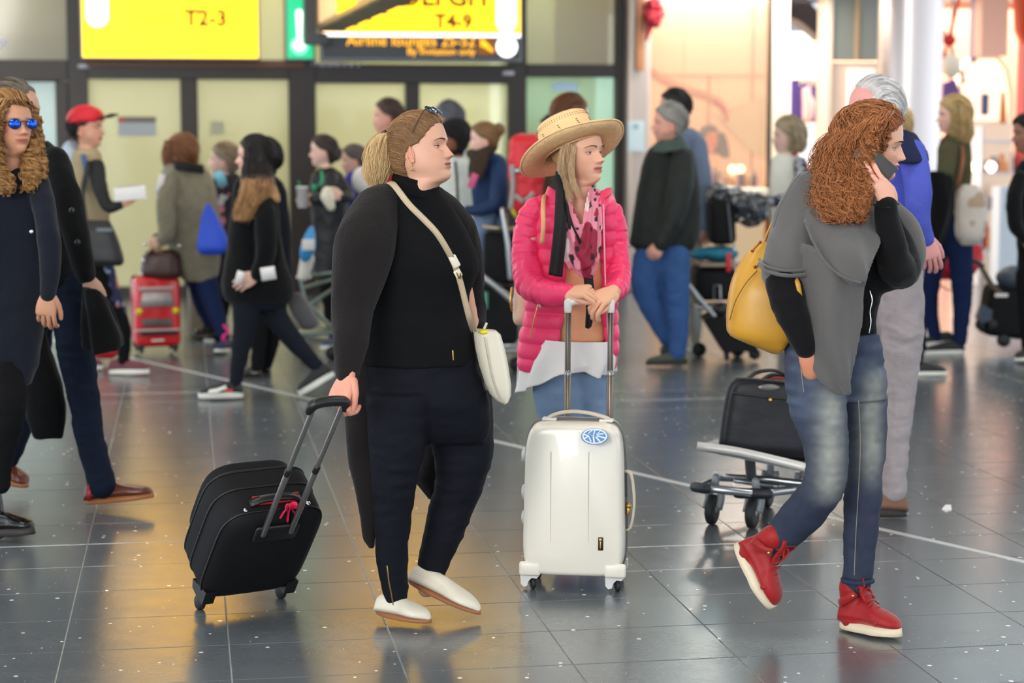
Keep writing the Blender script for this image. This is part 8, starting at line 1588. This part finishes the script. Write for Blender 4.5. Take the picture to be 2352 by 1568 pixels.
bq = empty('backpack', P(2230, 560, YX), 'cream patterned backpack on the blonde person in olive', 'bag'); g = poly_bag(M(), [(424, 2206, 2240, .5), (445, 2196, 2256, .9), (490, 2192, 2262, 1), (540, 2192, 2258, 1), (562, 2205, 2245, .6)], YX, .11, dy=-.08); gm = remesh(g, .01, 2, folds(.01)); fixtint(gm, lambda co: np.where((vnoise(co*16, 4) > .3)[:, None], np.array(lin((196, 170, 146))), np.array(lin((226, 216, 206))))); place('body', gm, attr_mat('patterned_cloth', .8), bq); M().strap([P(2200, 430, YX-.2), P(2212, 370, YX-.2), P(2210, 335, YX-.1)], .025, .006, (1, 0, 0), 8).build('strap', mat('strap_tan', (150, 96, 66), .7), bq)
q = empty('red_bag', P(2200, 640, 14.4), 'red sports bag behind the legs of the blonde person in olive', 'bag'); poly_bag(M(), [(560, 2180, 2250, .5), (590, 2150, 2256, .9), (620, 2142, 2240, 1), (640, 2150, 2225, .6)], 14.4, .14).build('body', mat('scarlet_nylon', (206, 30, 48), .45), q); M().strap([P(2146, 600, 14.2), P(2150, 640, 14.2), P(2175, 665, 14.2), P(2205, 668, 14.2)], .03, .008, (0, 1, 0), 12).build('red_strap', mat('scarlet_nylon', (206, 30, 48)), q); M().strap([P(2262, 495, 14.3), P(2268, 530, 14.3), P(2255, 575, 14.3)], .03, .008, (0, 1, 0), 8).build('red_strap', mat('scarlet_nylon', (206, 30, 48)), q)
# --- legs behind: fair-haired person hidden by the blue jacket
e, h = bgp('fair-haired person in dark clothes and black sneakers hidden behind the blue jacket', 12.6, (2120, 860), (2046, 246, .235, 186, 0, {}), (236, 190, 170), (hmat('sandy_hair', (196, 168, 120)), {}, .06, []),
  [('jacket', m_bcoat, [(338, 2030, 2074), (352, 2010, 2094), (450, 2008, 2100), (560, 2010, 2104)], .75)], [], [('trousers', m_blackc, [[(2080, 560, 0, 28), (2096, 690, 0, 22), (2112, 780, -.02, 17), (2106, 836, -.02, 13)], [(2050, 560, .1, 26), (2050, 690, .1, 20), (2050, 820, .1, 13)]], None)], [], [((2082, 862), (2174, 860), -.02, -.05, mat('black_canvas', (34, 36, 40)), m_ws, .025), ((2030, 850), (2100, 852), .1, .1, mat('black_canvas', (34, 36, 40)), m_ws, .025)])
# --- person in black at the right edge
e, h = bgp('person in black with black hair at the right edge beside piled luggage', 13.2, (2380, 830), (2358, 266, .235, 190, -4, {}), (150, 106, 86), (mat('black_puffy_hair', (18, 16, 16)), {'back': .5}, .11, []),
  [('coat', m_bcoat, [(366, 2345, 2392), (384, 2335, 2410), (440, 2328, 2420), (520, 2334, 2420), (640, 2338, 2420)], .75)], [(m_bcoat, [(2342, 410, -.15, 18), (2330, 460, -.2, 19), (2334, 520, -.22, 17), (2352, 548, -.22, 13)])], [('trousers', m_blackc, [[(2360, 630, 0, 28), (2360, 730, 0, 20), (2360, 800, 0, 13)], [(2398, 630, 0, 28), (2400, 730, 0, 20), (2400, 800, 0, 13)]], None)], [(2350, 546, -.22, 2364, 560, 1, 30)], [((2372, 826), (2330, 828), 0, 0, m_blkboot, m_ws), ((2410, 826), (2372, 828), 0, 0, m_blkboot, m_ws)])
# luggage at the right edge
YL = 13.9; q = empty('black_suitcase', P(2320, 790, YL), 'black wheeled case with blue-grey pocket piled at the right edge', 'suitcase')
M().box(P(2312, 715, YL), (.34, .3, .36), Matrix.Rotation(.12, 3, 'Y'), .05, 3).build('shell', m_nylon, q); M().ell(P(2330, 638, YL-.05), (.13, .14, .09), None, 18, 12).build('top_pouch', mat('slate_nylon', (66, 76, 92), .5, bump=(12, .4, .02)), q); M().prism([P(x, y, YL-.2) for x, y in ((2258, 700), (2280, 712), (2278, 735), (2256, 742), (2246, 732))], (0, .1, 0)).build('side_pocket', mat('slate_nylon', (66, 76, 92)), q, 'auto')
for x in (2255, 2275, 2305): M().lathe([(0, -.02), (.045, -.02), (.045, .02), (0, .02)], P(x, 745 if x < 2300 else 782, YL-.15), (0, 1, 0), 16).build('wheel', m_rubber, q)
for L_ in ([(2243, 600), (2272, 650), (2296, 678)], [(2256, 612), (2282, 655), (2300, 672)]): M().tube([P(x, y, YL-.15) for x, y in L_], .010, 8).build('pull_rod', mat('rod_bronze', (110, 90, 76), .4, .5), q)
M().tube([P(2240, 600, YL-.15), P(2258, 610, YL-.15)], .014, 8).build('grip', m_blackp, q); M().box(P(2300, 678, YL-.2), (.09, .02, .025), None, .004).build('white_label', m_white, q)
o = M().prism([P(x, y, YL+.1) for x, y in ((2315, 690), (2380, 650), (2440, 760), (2380, 800))], (0, .3, 0))  .build('black_case', m_nylon, None, 'auto'); tag(o, 'large black case leaning at the far right edge behind the wheeled one', 'suitcase')
# --- shop assistant behind the counter
e, h = bgp('shop assistant with long black hair behind the peach counter', 20.2, (1640, 640), (1632, 293, .225, -75, 0, {}), (226, 130, 86), (hmat('black_hair5', (40, 26, 26)), {}, .06, [('lock', [(1648, 305, .05, 14, 20), (1654, 335, .05, 16, 20), (1662, 362, .05, 12, 14)]), ('lock', [(1620, 305, .05, 8, 20), (1618, 330, .05, 7, 16), (1618, 345, .05, 5, 8)])]),
  [('shirt', cloth('shop_uniform', (236, 206, 186)), [(352, 1622, 1648), (362, 1612, 1660), (420, 1610, 1662), (500, 1612, 1660)], .6)], [], [('trousers', m_blackc, [[(1626, 490, 0, 16), (1626, 570, 0, 13), (1626, 640, 0, 9)], [(1648, 490, 0, 16), (1648, 570, 0, 13), (1648, 640, 0, 9)]], None)], [], [((1628, 652), (1624, 658), 0, -.2, m_blkboot, m_ws), ((1650, 652), (1646, 658), 0, -.2, m_blkboot, m_ws)])
o = M().prism([G(2163, 1170, .001), G(2172, 1160, .001), G(2184, 1160, .001), G(2186, 1172, .001), G(2172, 1176, .001)], (0, 0, .003)).build('litter_scrap', m_white, None, False); tag(o, 'small white scrap of paper on the floor right of the red sneakers', 'litter')
